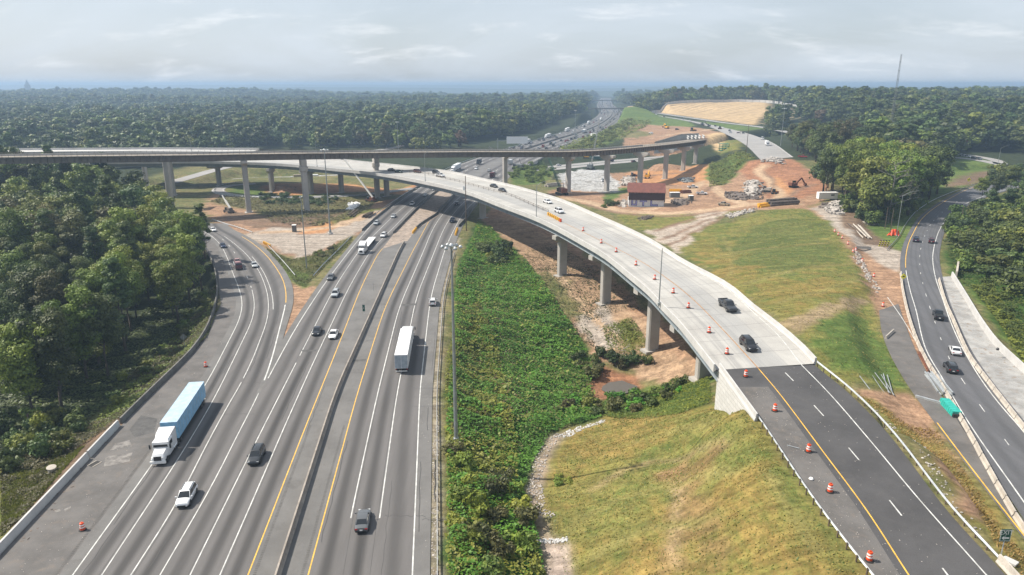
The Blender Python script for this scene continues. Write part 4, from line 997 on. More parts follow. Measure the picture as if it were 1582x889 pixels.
# white girders waiting at the end of the steel flyover, and its grey abutment
aw = thing('abutment_wall', 'grey sloping abutment wall of the unfinished ramp behind the steel flyover', 'wall', ground_at(1040, 222, 6))
P = [ground_at(1012, 221, 9.0), ground_at(1052, 209, 13.0), ground_at(1080, 207.5, 13.5)]
mb = MB(); n_ = len(P); V = []
for p in P: V += [p, Vector((p.x, p.y, 0)), p + Vector((0, 1.2, 0)), Vector((p.x, p.y + 1.2, 0))]
for i in range(n_ - 1): mb.add(V[i * 4:i * 4 + 8], [(0, 1, 5, 4), (0, 4, 6, 2), (2, 6, 7, 3)])
mb.build('face', M['concrete'], aw, world=True); mb = MB(); mb.tube([p + Vector((0, .4, .5)) for p in P], .5, 4); mb.build('coping', M['old_concrete'], aw, world=True)
gm = MB()
gm.sweep([Vector((0, 0, 0)), Vector((0, 16, 0))], [(-.5, 0), (.5, 0), (.5, .25), (.14, .5), (.14, 1.5), (.5, 1.7), (.5, 2.0), (-.5, 2.0), (-.5, 1.7), (-.14, 1.5), (-.14, .5), (-.5, .25)])
gme = gm.data('concrete_girder', M['white_concrete'])
for k in range(5):
    p = ground_at(1064 + k * 6, 216 - k * .35, 16.2); o = bpy.data.objects.new('concrete_girder', gme); COL.objects.link(o); o.location = p; o.rotation_euler = (0, 0, math.radians(-10))
    tag(o, '%s white concrete girder from the left lying at the unfinished end of the steel flyover' % ('first', 'second', 'third', 'fourth', 'fifth')[k], 'girder', 'white girders at the end of the steel flyover')
# far overpasses
for k, (a, b_, zt, lab) in enumerate([((878, 168.5), (1010, 166.5), 8.5, 'dark overpass crossing the distant highway nearer than a second one'), ((905, 155.5), (975, 154.8), 10, 'small hazy overpass farthest up the distant highway')]):
    p, q = ground_at(*a, zt), ground_at(*b_, zt); t = thing('overpass', lab, 'bridge', (p.x, p.y, 0)); mb = MB(); mb.bar(p + Vector((0, 0, -.9)), q + Vector((0, 0, -.9)), 11, 1.8); mb.build('deck', M['girder'], t, world=True)
    mb = MB(); mb.bar(p + Vector((0, -5.6, .5)), q + Vector((0, -5.6, .5)), .3, 1.1); mb.build('parapet', M['old_concrete'], t, world=True)
    for f in (.12, .36, .58, .85):
        c = p.lerp(q, f); mb = MB(); mb.box((c.x, c.y, (c.z - 1.8) / 2 - 1), (1.6, 7, c.z + .2)); mb.build('pier', M['concrete'], t, world=True)
# the highway's own bridge over the arterial road
p, q = ground_at(770, 281, -.2), ground_at(850, 238, -.2)
t = thing('highway_bridge', 'low bridge edge carrying the highway over the crossing road behind the dark flyover', 'bridge', (p.x, p.y, 0))
E_ = [Vector((x, y, .0)) for y in np.linspace(p.y + 70, q.y - 20, 14) for x in [float(LX('RE', y)) + .4]]
MB().sweep(E_, [(.2, -1.8), (.2, .9), (-.2, .9), (-.2, -1.8)]).build('side_beam', M['concrete'], t, world=True)

# ---- barriers along the highway
def jersey(w=.6, h=.82): return [(-w / 2, 0), (-w / 2, .08), (-w * .27, .33), (-w * .16, h), (w * .16, h), (w * .27, .33), (w / 2, .08), (w / 2, 0)]
Pm = line_pts('M', 34, 250, 3); tag(MB().sweep(Pm, jersey(.7, 1.05)).build('median_barrier', M['old_concrete']), 'long brownish concrete barrier down the middle of the near highway', 'barrier')
# raised shoulder strip of the median on the oncoming side
Pm2 = [Vector((float(LX('M', y)), y, 0)) for y in np.arange(560, 2900, 20)]; tag(MB().sweep(Pm2, jersey(1.0, 1.2)).build('median_barrier', M['dark_wall']), 'dark barrier down the middle of the distant curving highway', 'barrier')
for pix, lab in (([(608, 361), (627, 341), (648, 320), (674.5, 297), (700, 284)], 'dark temporary barrier left of the broken median under the curved flyover'), ([(643, 354), (650, 348), (662, 340), (673, 333), (681, 323), (690, 315), (702, 302), (722, 288)], 'wavy dark temporary barrier right of the broken median under the curved flyover'),
                 ([(709, 351), (719, 340), (733, 321), (748, 306)], 'dark barrier along the right shoulder under the curved flyover'), ([(560, 357), (580, 339), (597, 325), (615, 310), (649, 288), (668, 275)], 'dark barrier on the left shoulder where the highway passes under the curved flyover')):
    tag(MB().sweep(track(pix, 0, 2), jersey(.65, 1.0)).build('temporary_barrier', M['dark_wall']), lab, 'barrier')
WP = [Vector((x - .35, y, 0)) for y in np.arange(34, 109, 1.5) for x in [float(LX('WALL', y))]]
def split_wall(P, lab, m_, h, name):
    tag(MB().sweep(P, [(.22, -.4), (.2, h), (-.08, h), (-.26, .1), (-.26, -.4)]).build(name, m_), lab, 'wall')
k = min(range(len(WP)), key=lambda i: abs(WP[i].y - ground_at(131, 712, 0).y))
split_wall(WP[:k + 1], 'clean white barrier wall on the left verge, nearer stretch before the gap', M['white_concrete'], 1.15, 'barrier_wall')
split_wall([p + Vector((-.02, .35, 0)) for p in WP[k:]], 'clean white barrier wall on the left verge, farther stretch beyond the gap', M['white_concrete'], 1.15, 'barrier_wall')
DP = [Vector((x - .4, y, 0)) for y in np.arange(108.9, 262, 3.0) for x in [float(LX('WALL', y))]]
split_wall(DP, 'dark weathered wall between the left wood and the exit road', M['dark_wall'], 1.0, 'barrier_wall')

def guardrail(P, lab, post_gap=1.9, limit=100, face=1, cat='guardrail', h=.0, near_first=True):
    if near_first and P[0].y > P[-1].y: P = P[::-1]
    P = shift(P, h); t = thing('guardrail', lab, cat, P[0])
    MB().sweep(P, [(face * a, b) for a, b in [(0, .44), (.07, .50), (0, .585), (.07, .67), (0, .75), (-.02, .75), (.05, .67), (-.02, .585), (.05, .50), (-.02, .44)]]).build('rail', M['galv'], t, world=True)
    pm = MB().box((-.12 * face, 0, .15), (.1, .16, 1.15)).data('post', M['wood']); Q = every(P, post_gap); NN = normals2(Q); extra = MB()
    for i, (p, nn) in enumerate(zip(Q, NN)):
        a = math.atan2(nn.y, nn.x)
        if i < limit:
            o = bpy.data.objects.new('post', pm); COL.objects.link(o); o.parent = t; o.location = p - t.location; o.rotation_euler = (0, 0, a)
        else: extra.box(p + Vector((nn.x * -.12 * face, nn.y * -.12 * face, .15)), (.1, .16, 1.15), a)
    if extra.v: tag(extra.build('posts', M['wood'], t, world=True), kind='stuff')
    return t
guardrail([p + Vector((-.35, 0, 0)) for p in RAMP_L if 42 < p.y < 93.5], 'silver guardrail on dark posts along the dry grass side of the new ramp', 1.9, 100, -1)
guardrail([p + Vector((.4, 0, 0)) for p in RAMP_R if 61.5 < p.y < 108.5], 'silver guardrail on the right side of the new ramp ending at a pale concrete block', 1.9, 100, 1)
tag(MB().sweep([p + Vector((.5, 0, -.02)) for p in RAMP_R if p.y <= 61.8][::-1], jersey(.62, .95)).build('barrier_block', M['tan_concrete']), 'pale concrete barrier block at the near end of the right ramp guardrail', 'barrier')
RG = [Vector((x, y, -.1)) for y in np.arange(36, 236, 3.0) for x in [float(LX('RE', y)) + .9]]
guardrail(RG, 'long grey guardrail between the highway and the green vine bank', 1.9, 100, 1)
guardrail(track([(484, 429), (500, 411), (520, 391), (542.5, 368)], gz1, 3), 'guardrail on the left shoulder of the highway beside the weedy triangle', 2.2, 100, -1)
guardrail(track([(456, 428), (440, 409), (427, 395), (413, 380)], gz1, 2), 'white topped guardrail between exit road and weedy triangle behind a yellow crash cushion', 2.2, 100, 1)
guardrail(track([(328, 341), (350, 348), (370, 354), (390, 361)], gz1, 3), 'guardrail between the exit road and the dirt yard beyond the left wood', 2.4, 100, 1)
guardrail(track([(1370, 388), (1388, 368), (1398, 350), (1412, 332), (1430, 318), (1446, 309), (1470, 299), (1500, 288), (1525, 280)], gz1, 3), 'pale green guardrail curving round the outside of the right road', 2.4, 100, 1)
guardrail(track([(640, 293), (560, 303.2), (480, 306.6), (400, 306), (355, 303.6), (333, 297.5), (334, 291), (352, 285), (385, 281)], gz1, 4), 'low guardrail round the outside of the small loop road', 3.0, 60, 1)
guardrail([Vector((x, y, -.1)) for y in np.arange(300, 1100, 8.0) for x in [float(LX('LE', y)) - 1.2]], 'guardrail along the far edge of the distant oncoming highway', 6, 60, -1)

# ---- loose barrier segments beside the right road
seg = MB(); seg.sweep([Vector((0, -1.85, 0)), Vector((0, 1.85, 0))], jersey(.61, .82)); seg.box((.0, 1.9, .4), (.12, .12, .5)); segm = seg.data('barrier_segment', M['tan_concrete'])
def row(P, lab, grp):
    Q = every(P, 3.86)
    for a, b in zip(Q, Q[1:]):
        o = bpy.data.objects.new('barrier_segment', segm); COL.objects.link(o); c = (a + b) / 2; o.location = c; o.rotation_euler = (rnd.uniform(-.004, .004), 0, math.atan2(b.y - a.y, b.x - a.x) - math.pi / 2 + rnd.uniform(-.015, .015)); tag(o, lab, 'barrier', grp)
row(track([(1640, 893), (1582, 822), (1559, 784), (1534, 740), (1493, 664), (1456, 600), (1427, 551), (1409, 507), (1395.5, 453), (1391.5, 423)], ZR, 2), 'tan concrete barrier segment in the row between closed lane and right road', 'barrier segments left of the right road')
row(track([(1660, 765), (1582, 664), (1529, 595), (1499.5, 555), (1474, 499), (1461, 469), (1450.5, 433)], ZR, 2), 'tan concrete barrier segment in the row between right road and concrete apron', 'barrier segments right of the right road')
PW = track([(1790, 790), (1700, 700), (1640, 635), (1582, 577), (1541, 538), (1517, 506), (1490, 461), (1470, 428)], ZR, 2)
tag(MB().sweep(PW, [(-.2, -.5), (-.2, 1.55), (.14, 1.55), (.2, .1), (.2, -.5)]).build('parapet_wall', M['white_concrete']), 'long smooth white parapet wall on the outside of the concrete apron', 'wall')
p, q = ground_at(1476.5, 430, ZR), ground_at(1479, 414, ZR); tag(MB().bar((p.x, p.y, 3.4), (q.x, q.y, 3.4), .5, 2.2).build('end_post', M['tan_concrete']), 'tall tan concrete end post at the far end of the white parapet wall', 'post')
# noise walls
NWP = shift(HILLTOP, 0); NWP = [Vector((p.x, p.y + 3, float(gz(p.x, p.y + 3)) + 4.2)) for p in every(HILLTOP, 12)][5:]
t = thing('noise_wall', 'long white panel wall along the top of the beige cut slope', 'wall', (NWP[0].x, NWP[0].y, NWP[0].z))
MB().sweep(NWP, [(0, -6), (0, 0), (.3, 0), (.3, -6)]).build('panels', M['white_concrete'], t, world=True)

for p in NWP: MB().box((p.x, p.y - .1, p.z - 2.8), (.7, .7, 6.2)).build('post', M['concrete'], t, world=True)
GWP = [Vector((p.x, p.y, p.z + 9.0)) for p in track([(1470, 187), (1520, 186), (1582, 185), (1700, 184)], 8, 15)]
t = thing('noise_wall', 'grey wall standing among the trees at the far right', 'wall', GWP[0]); MB().sweep(GWP, [(0, -9), (0, 0), (.4, 0), (.4, -9)]).build('panels', M['concrete'], t, world=True)

for p in every(GWP, 12): MB().box((p.x, p.y - .1, p.z - 4.4), (.8, .8, 9.2)).build('post', M['old_concrete'], t, world=True)
# concrete barriers by the access road
for pix, lab in (([(1368, 525), (1380, 514)], 'dark short concrete barrier standing on the edge of the closed lane'), ([(1322, 384), (1345, 385)], 'grey concrete barrier lying across the access track near leaning striped boards')):
    tag(MB().sweep([land(*a) for a in pix], jersey(.6, .85)).build('barrier_segment', M['tan_concrete']), lab, 'barrier')
# ================================================================ VEGETATION
def unit(n, g):
    v = g.normal(size=(n, 3)); return v / np.linalg.norm(v, axis=1)[:, None]
def kites(C, Nrm, size, g, long=1.35):
    """leaf sprays: one kite-shaped face at each point, facing roughly along Nrm"""
    n = len(C); a = np.cross(Nrm, unit(n, g)); a /= np.linalg.norm(a, axis=1)[:, None] + 1e-9; b = np.cross(Nrm, a)
    s = (size * g.uniform(.6, 1.35, n))[:, None]
    w = g.uniform(.35, .6, n)[:, None]; k = g.uniform(-.25, .25, n)[:, None]
    V = np.stack([C - a * s * long * .5, C + b * s * w + a * s * k, C + a * s * long * .5 + Nrm * s * .12, C - b * s * w + a * s * k], 1)
    return V.reshape(-1, 3)
def leaf_mesh(name, V, tone, mt):
    n = len(V) // 4; me = bpy.data.meshes.new(name)
    me.vertices.add(len(V)); me.vertices.foreach_set('co', V.astype(np.float32).ravel())
    me.loops.add(n * 4); me.loops.foreach_set('vertex_index', np.arange(n * 4, dtype=np.int32))
    me.polygons.add(n); me.polygons.foreach_set('loop_start', np.arange(0, n * 4, 4, dtype=np.int32))
    at = me.attributes.new('tone', 'FLOAT', 'FACE'); at.data.foreach_set('value', np.clip(tone, 0, 1).astype(np.float32))
    me.update(calc_edges=True); me.materials.append(mt); return me
def crown_mesh(name, H, R, base, clumps, per, leaf, seed, kind='broad', mt=None):
    g = np.random.default_rng(seed); V = []; T = []
    h0 = H * base; hh = (H - h0) / 2; zc = h0 + hh
    k = 0; tries = 0
    while k < clumps and tries < 5000:
        tries += 1
        d = unit(1, g)[0]; rr = g.uniform(.30, .92) if k > clumps * .2 else g.uniform(0, .4)
        if kind == 'pine':
            t = g.uniform(0, 1) ** .8; rad = R * (1 - t * .75) * g.uniform(.3, 1); a = g.uniform(0, 6.28); c = np.array([math.cos(a) * rad, math.sin(a) * rad, h0 + t * 2 * hh]); rc = R * g.uniform(.24, .36); flat = .5
        else:
            asym = 1 + .22 * math.sin(3 * math.atan2(d[1], d[0]) + seed) + .15 * math.sin(5 * math.atan2(d[1], d[0]) + 2 * seed)
            zz = d[2] * rr * hh; wide = 1.0 if zz > -hh * .2 else 1.0 - .3 * (-zz / hh)
            c = np.array([d[0] * R * rr * asym * wide, d[1] * R * rr * asym * wide, zc + zz]); rc = R * g.uniform(.26, .46); flat = .74
        n = int(per * g.uniform(.6, 1.25)); u = unit(n, g)
        keep = u[:, 2] > -.55 - g.uniform(0, .4, n) * .5; u = u[keep]; n = len(u)
        sh = g.uniform(.55, 1.08, n)[:, None]
        P = c + u * sh * np.array([rc, rc, rc * flat]); nr = u * (1.0 if kind != 'far' else 1.2) + unit(n, g) * .55 + np.array([0, 0, .3]); nr /= np.linalg.norm(nr, axis=1)[:, None]
        V.append(kites(P, nr, np.full(n, leaf), g)); T.append(np.clip(g.uniform(.2, .8) + g.normal(0, .22, n), 0, 1)); k += 1
    return leaf_mesh(name, np.concatenate(V), np.concatenate(T), mt or M['leaf_mid'])
def trunk_mesh(name, H, R, r, base, seed, mt, limbs=7):
    g = random.Random(seed); mb = MB(); top = H * .82
    P = [(g.uniform(-.15, .15) * i, g.uniform(-.15, .15) * i, top * i / 6 - .5) for i in range(7)]
    mb.tube(P, [r * (1.25 if i == 0 else 1 - .13 * i) for i in range(7)], 7)
    for k in range(limbs):
        t = g.uniform(max(.22, base * .8), .8); a = k * 2.4 + g.uniform(-.4, .4); z = top * t; L = R * g.uniform(.5, .85)
        i = min(5, int(t * 6)); px_, py_ = P[i][0], P[i][1]
        mb.tube([(px_, py_, z), (px_ + math.cos(a) * L * .45, py_ + math.sin(a) * L * .45, z + L * .35), (px_ + math.cos(a) * L, py_ + math.sin(a) * L, z + L * .8)], [r * .42, r * .28, r * .08], 5)
    return mb.data(name, mt, smooth=True)
SHAPES = {}
def make_shapes():
    # name: (H, R, base, clumps, sprays, size near / mid)
    spec = [('broadleaf_tree', 21, 5.4, .12, 'broad', 64), ('broadleaf_tree', 23, 4.7, .17, 'broad', 62), ('broadleaf_tree', 18, 5.8, .08, 'broad', 62), ('broadleaf_tree', 25, 5.2, .2, 'broad', 66), ('pine_tree', 25, 3.9, .38, 'pine', 52)]
    for i, (nm, H, R, b, kd, cl) in enumerate(spec):
        t = trunk_mesh('trunk', H, R, .32 + .05 * (i % 3), b, 30 + i, M['bark'])
        SHAPES[i] = dict(name=nm, H=H, R=R, trunk=t, near=crown_mesh('crown', H, R, b, int(cl * .8), 360, .36, 50 + i, kd), mid=crown_mesh('crown', H, R, b, int(cl * .7), 130, .56, 70 + i, kd), far=crown_mesh('crown', H * .8, R * 1.3 if kd == 'broad' else R, b * .3, 24, 60, 1.3, 90 + i, kd))
make_shapes()
def project(p):
    x, y, z = p[0], p[1], p[2] - CAMZ; zc = y * CT - z * ST; yc = y * ST + z * CT
    return (CX + FOC * x / zc, CY - FOC * yc / zc) if zc > 1 else (-9e3, 0)
def tree(x, y, shape, leafm, s, label, group, lod='near', z=None):
    S = SHAPES[shape]; z = float(gz(x, y)) if z is None else z
    t = thing(S['name'], label, 'tree', (x, y, z - .1), rnd.uniform(0, 6.28), group); k = s * rnd.uniform(.92, 1.08); t.scale = (k, k, s)
    o = bpy.data.objects.new('trunk', S['trunk']); COL.objects.link(o); o.parent = t
    c = bpy.data.objects.new('crown', S[lod]); COL.objects.link(c); c.parent = t
    c.material_slots[0].link = 'OBJECT'; c.material_slots[0].material = M[leafm]
    return t
def jitter(poly, step, seed):
    g = random.Random(seed); lo = poly.min(0); hi = poly.max(0); out = []
    j = 0; y = lo[1]
    while y < hi[1]:
        x = lo[0] + (step / 2 if j % 2 else 0)
        while x < hi[0]:
            out.append((x + g.uniform(-.36, .36) * step, y + g.uniform(-.36, .36) * step)); x += step
        y += step * .87; j += 1
    a = np.array(out); return a[inside(a[:, 0], a[:, 1], poly)]
LEAFWORD = {'leaf_dark': 'dark green', 'leaf_mid': 'mid green', 'leaf_lime': 'bright yellow-green', 'leaf_olive': 'olive green', 'leaf_brown': 'reddish brown'}
SHAPEWORD = ['round-crowned', 'tall', 'broad low-crowned', 'very tall', 'slender pine']
def tree_label(shape, leafm, where): return '%s %s tree %s' % (LEAFWORD[leafm], SHAPEWORD[shape], where)
NTREE = 0
# --- left wood
wood = np.array([(-290, 160), (-150, 112)] + [tuple(land(u, v)[:2]) for u, v in [(60, 645), (170, 580), (245, 530), (300, 480), (322, 445), (322, 405), (290, 378), (245, 352), (215, 336)]] + [(-206, 318), (-222, 352), (-330, 372), (-420, 372)])
LIME = [(235, 345, 42), (190, 385, 34), (280, 350, 22), (235, 300, 20), (40, 355, 34), (110, 330, 20), (150, 290, 14)]
pts = sorted(jitter(wood, 9.6, 3), key=lambda p: p[1])
lw = 0
for x, y in pts:
    tip = project((x, y, float(gz(x, y)) + 20)); foot = project((x, y, 0))
    if tip[0] < -60 or lw >= 230 or foot[0] < -160: continue
    if x > LX('WALL', [y])[0] - 5.5: continue
    sh = rnd.choice([0, 1, 2, 3, 0, 1, 4]); lm = rnd.choice(['leaf_dark', 'leaf_mid', 'leaf_mid', 'leaf_dark', 'leaf_mid', 'leaf_lime', 'leaf_olive'])
    for a, b, r in LIME:
        if math.hypot(tip[0] - a, tip[1] - b) < r and sh != 4: lm = 'leaf_lime'
    if sh == 4: lm = 'leaf_dark'
    edge = LX('WALL', [y])[0] - x < 22 and y < 260
    s = rnd.uniform(.84, 1.02) if y < 200 else rnd.uniform(1.02, 1.22) if y < 290 else rnd.uniform(1.12, 1.3)
    if tip[0] > 215 and y > 215: s *= .84
    if tip[0] > 290: s *= .9
    where = 'at the road edge of the left wood' if edge else ('deep in the left wood' if y < 250 else 'at the back of the left wood near the steel flyover')
    tree(x, y, sh, lm, s, tree_label(sh, lm, where), 'trees of the left wood, ' + where, 'near' if y < 215 else 'mid'); lw += 1
NTREE += lw
# a few hand placed edge trees with bare-ish trunks showing
for k, (u, v, sh, lm, s, lab) in enumerate([(96, 632, 1, 'leaf_dark', .92, 'nearest dark tree of the left wood, standing in the shade behind the shrubs'), (167, 582, 3, 'leaf_dark', .84, 'tall thin-trunked dark tree at the road edge above the green clearing'), (312, 452, 4, 'leaf_dark', .72, 'dark pine leaning its branches over the exit road shoulder'), (318, 405, 4, 'leaf_dark', .8, 'dark pine at the tip of the left wood beside the exit road bend')]):
    p = land(u, v); tree(p.x, p.y, sh, lm, s, lab, None, 'near'); NTREE += 1
# --- right wood by the outer road
rw = np.array([tuple(ground_at(u, v, 4)[:2]) for u, v in [(1258, 292), (1300, 318), (1340, 344), (1395, 336), (1425, 312), (1462, 288), (1460, 268), (1390, 258), (1280, 255), (1252, 268)]])
n0 = 0
for x, y in sorted(jitter(rw, 8.6, 8), key=lambda p: p[1]):
    tip = project((x, y, 28)); sh = rnd.choice([0, 2, 0, 2, 1]); lm = rnd.choice(['leaf_dark', 'leaf_mid', 'leaf_dark'])
    for a, b, r in [(1330, 232, 26), (1395, 222, 26), (1320, 260, 20), (1300, 240, 14)]:
        if math.hypot(tip[0] - a, tip[1] - b) < r: lm = 'leaf_lime'; sh = rnd.choice([0, 1])
    front = y < 285
    where = 'in the front row of the right wood' if front else 'behind the front row of the right wood'
    tree(x, y, sh, lm, rnd.uniform(1.12, 1.32), tree_label(sh, lm, where), 'trees of the right wood, ' + where, 'mid'); n0 += 1
    if n0 >= 72: break
NTREE += n0
# --- dark trees beyond the cut slope road and to the right of it
rw2 = np.array([tuple(ground_at(u, v, 7)[:2]) for u, v in [(1172, 212), (1208, 229), (1242, 248), (1262, 258), (1330, 256), (1320, 215), (1250, 202), (1180, 198)]])
n0 = 0
for x, y in sorted(jitter(rw2, 12.5, 9), key=lambda p: p[1]):
    if n0 >= 44: break
    sh = rnd.choice([0, 1, 2, 3]); lm = rnd.choice(['leaf_dark', 'leaf_dark', 'leaf_mid', 'leaf_olive'])
    where = 'in the farther wood between upper road and right wood' if project((x, y, 0))[0] < 1290 else 'in the far wood beyond the right grass field'
    tree(x, y, sh, lm, rnd.uniform(.95, 1.2), tree_label(sh, lm, where), 'trees ' + where, 'mid'); n0 += 1
NTREE += n0
# --- front of the wood beyond the steel flyover
fe = np.array([tuple(ground_at(u, v, 1)[:2]) for u, v in [(430, 229), (540, 231), (640, 233), (720, 228), (775, 219), (830, 203), (825, 199), (760, 212), (700, 218), (600, 221), (430, 220)]])
n0 = 0
for x, y in sorted(jitter(fe, 17, 10), key=lambda p: p[1]):
    tip = project((x, y, 15)); lm = rnd.choice(['leaf_dark', 'leaf_mid', 'leaf_mid', 'leaf_olive']); sh = rnd.choice([0, 1, 2, 3])
    if abs(tip[0] - 712) < 12 and n0 > 0: lm = 'leaf_brown'; sh = 0
    tree(x, y, sh, lm, rnd.uniform(.85, 1.15), tree_label(sh, lm, 'along the front of the wood beyond the steel flyover'), 'front trees beyond the steel flyover', 'far'); n0 += 1
    if n0 >= 24: break
NTREE += n0
# --- bare grey tree in front of the right wood
def bare(mb, p, d, L, r, depth, g):
    q = p + d * L; mb.tube([p, p.lerp(q, .5) + Vector((g.uniform(-.1, .1), g.uniform(-.1, .1), 0)) * L * .4, q], [r, r * .8, r * .6], 5)
    if depth == 0: return
    for k in range(3 if depth > 1 else 4):
        nd = (d + Vector((g.uniform(-1, 1), g.uniform(-1, 1), g.uniform(-.15, .5)))).normalized()
        bare(mb, p.lerp(q, g.uniform(.45, 1)), nd, L * g.uniform(.5, .72), r * .5, depth - 1, g)
mb = MB(); g = random.Random(4); bare(mb, Vector((0, 0, 0)), Vector((0, 0, 1)), 15, .3, 0, g)
for k in range(14): bare(mb, Vector((0, 0, 6 + k * 1.0)), Vector((math.cos(k * 2.4), math.sin(k * 2.4), .3)).normalized(), 6.5 - k * .28, .13, 2, g)
p = land(1372, 345); t = thing('bare_tree', 'leafless grey dead tree standing before the right wood', 'tree', p); t.scale = (1.25,) * 3; mb.build('trunk', M['deadbark'], t)

# --- bushes
BUSH = [crown_mesh('bush', 3.0, 2.0, .0, 16, 90, .30, 120 + i, 'broad') for i in range(4)]
def bush(u, v, s, leafm, label, group=None, tall=1.0):
    p = land(u, v); o = bpy.data.objects.new('bush', BUSH[rnd.randrange(4)]); COL.objects.link(o); o.location = (p.x, p.y, p.z - .3); o.rotation_euler = (0, 0, rnd.uniform(0, 6.28)); o.scale = (s, s, s * tall)
    o.material_slots[0].link = 'OBJECT'; o.material_slots[0].material = M[leafm]; NB[0] += 1; return tag(o, label, 'bush', group)
BW = {'leaf_dark': 'dark', 'leaf_mid': 'green', 'leaf_lime': 'yellow-green', 'leaf_olive': 'olive', 'leaf_kudzu': 'bright green', 'leaf_kudzu2': 'yellowish'}
def bushes(poly, step, seed, sc, leafs, where, tall=1.0, cap=40):
    P = np.array([tuple(land(u, v)[:2]) for u, v in poly]); n = 0
    for x, y in sorted(jitter(P, step, seed), key=lambda p: p[1]):
        lm = rnd.choice(leafs); u, v = project((x, y, float(gz(x, y)))); bush(u, v, rnd.uniform(*sc), lm, '%s bush %s' % (BW[lm], where), '%s bushes %s' % (BW[lm], where), tall); n += 1
        if n >= cap: break
NB = [0]
def bush_mass(name, poly, step, seed, sc, leafm, tall=.7):
    """small far scrub that reads as one mass"""
    P = np.array([tuple(land(u, v)[:2]) for u, v in poly]); VV = []; TT = []
    for x, y in jitter(P, step, seed):
        me_ = BUSH[rnd.randrange(4)]; a = np.zeros(len(me_.vertices) * 3, np.float32); me_.vertices.foreach_get('co', a); a = a.reshape(-1, 3); t_ = np.zeros(len(me_.polygons), np.float32); me_.attributes['tone'].data.foreach_get('value', t_)
        s_ = rnd.uniform(*sc); r_ = rnd.uniform(0, 6.28); c_, n_ = math.cos(r_) * s_, math.sin(r_) * s_
        VV.append(np.stack([a[:, 0] * c_ - a[:, 1] * n_ + x, a[:, 0] * n_ + a[:, 1] * c_ + y, a[:, 2] * s_ * tall + float(gz(x, y)) - .3], 1)); TT.append(t_)
    o = bpy.data.objects.new(name, leaf_mesh(name, np.concatenate(VV), np.concatenate(TT), M[leafm])); COL.objects.link(o); tag(o, kind='stuff')
bushes([(0, 735), (40, 715), (110, 700), (130, 660), (70, 650), (0, 668)], 3.6, 1, (.7, 1.3), ['leaf_dark', 'leaf_mid', 'leaf_dark'], 'at the foot of the left wood behind the white barrier wall', 1.1, 22)
bushes([(150, 655), (185, 640), (300, 500), (330, 460), (316, 455), (230, 560), (160, 600)], 4.6, 2, (.5, 1.0), ['leaf_mid', 'leaf_olive', 'leaf_dark', 'leaf_lime'], 'between the left wood and the dark weathered wall', .9, 30)
bush(66, 672, .95, 'leaf_lime', 'bright yellow-green young bush among dark shrubs at the left verge', None, 1.5)
bushes([(690, 900), (690, 705), (735, 690), (800, 760), (815, 800), (842, 890)], 4.2, 3, (.75, 1.25), ['leaf_kudzu2', 'leaf_lime', 'leaf_olive', 'leaf_kudzu2', 'leaf_mid'], 'on the near bank between guardrail and stony ditch', .95, 36)
bushes([(745, 402), (735, 378), (760, 362), (792, 388), (775, 412)], 4.5, 4, (1.0, 1.6), ['leaf_dark', 'leaf_mid'], 'in the clump at the far end of the vine bank', .9, 12)
bushes([(880, 560), (905, 545), (1015, 552), (1020, 575), (960, 570), (905, 588)], 3.6, 5, (.7, 1.2), ['leaf_dark', 'leaf_olive', 'leaf_dark'], 'on the far side of the muddy pool', .9, 18)
bushes([(870, 600), (905, 598), (925, 618), (960, 620), (990, 605), (1045, 585), (1060, 600), (1010, 630), (930, 640), (880, 640)], 3.4, 6, (.6, 1.15), ['leaf_kudzu', 'leaf_mid', 'leaf_dark', 'leaf_olive'], 'on the near side of the muddy pool', .9, 26)
bushes([(845, 735), (880, 722), (890, 745), (850, 760)], 2.8, 7, (.5, .7), ['leaf_lime'], 'by the bend of the stony ditch', .7, 5)
bushes([(1470, 408), (1466, 372), (1480, 340), (1502, 315), (1545, 294), (1640, 285), (1660, 440), (1590, 460), (1540, 440), (1500, 425)], 6.4, 12, (1.3, 2.7), ['leaf_dark', 'leaf_mid', 'leaf_dark', 'leaf_mid'], 'on the overgrown bank outside the right road', .85, 62)
bushes([(1466, 372), (1474, 346), (1488, 326), (1502, 312), (1520, 300), (1530, 306), (1512, 322), (1494, 346), (1482, 374)], 3.6, 22, (1.5, 2.4), ['leaf_dark', 'leaf_mid'], 'crowding the outer edge of the right road bend', 1.0, 16)
bushes([(1306, 326), (1345, 350), (1392, 340), (1420, 318), (1410, 312), (1380, 330), (1340, 338), (1310, 318)], 5.5, 23, (1.3, 2.3), ['leaf_dark', 'leaf_mid'], 'at the foot of the right wood', 1.1, 26)
bushes([(1496, 350), (1490, 328), (1508, 306), (1560, 284), (1640, 276), (1640, 352), (1560, 356)], 6.6, 25, (1.7, 3.0), ['leaf_dark', 'leaf_mid', 'leaf_dark'], 'high on the overgrown bank outside the right road bend', .9, 48)
bushes([(1515, 296), (1548, 268), (1640, 256), (1640, 278), (1560, 286)], 9, 26, (1.8, 3.0), ['leaf_dark', 'leaf_mid'], 'at the top of the right bank beside the far field', 1.0, 20)
for k, (u, v, s, lm) in enumerate([(1515, 312, .62, 'leaf_mid'), (1538, 304, .7, 'leaf_dark'), (1560, 300, .75, 'leaf_mid'), (1580, 310, .8, 'leaf_dark'), (1556, 332, .62, 'leaf_dark'), (1590, 345, .7, 'leaf_mid'), (1530, 330, .55, 'leaf_dark'), (1575, 375, .6, 'leaf_dark'), (1605, 400, .66, 'leaf_mid')]):
    p = land(u, v); tree(p.x, p.y, (0, 2)[k % 2], lm, s, tree_label((0, 2)[k % 2], lm, 'standing in the overgrown bank outside the right road'), 'trees in the bank outside the right road', 'mid')
bush_mass('parapet_scrub', [(1500, 440), (1530, 430), (1600, 520), (1650, 600), (1600, 570)], 6, 13, (.7, 1.2), 'leaf_mid')
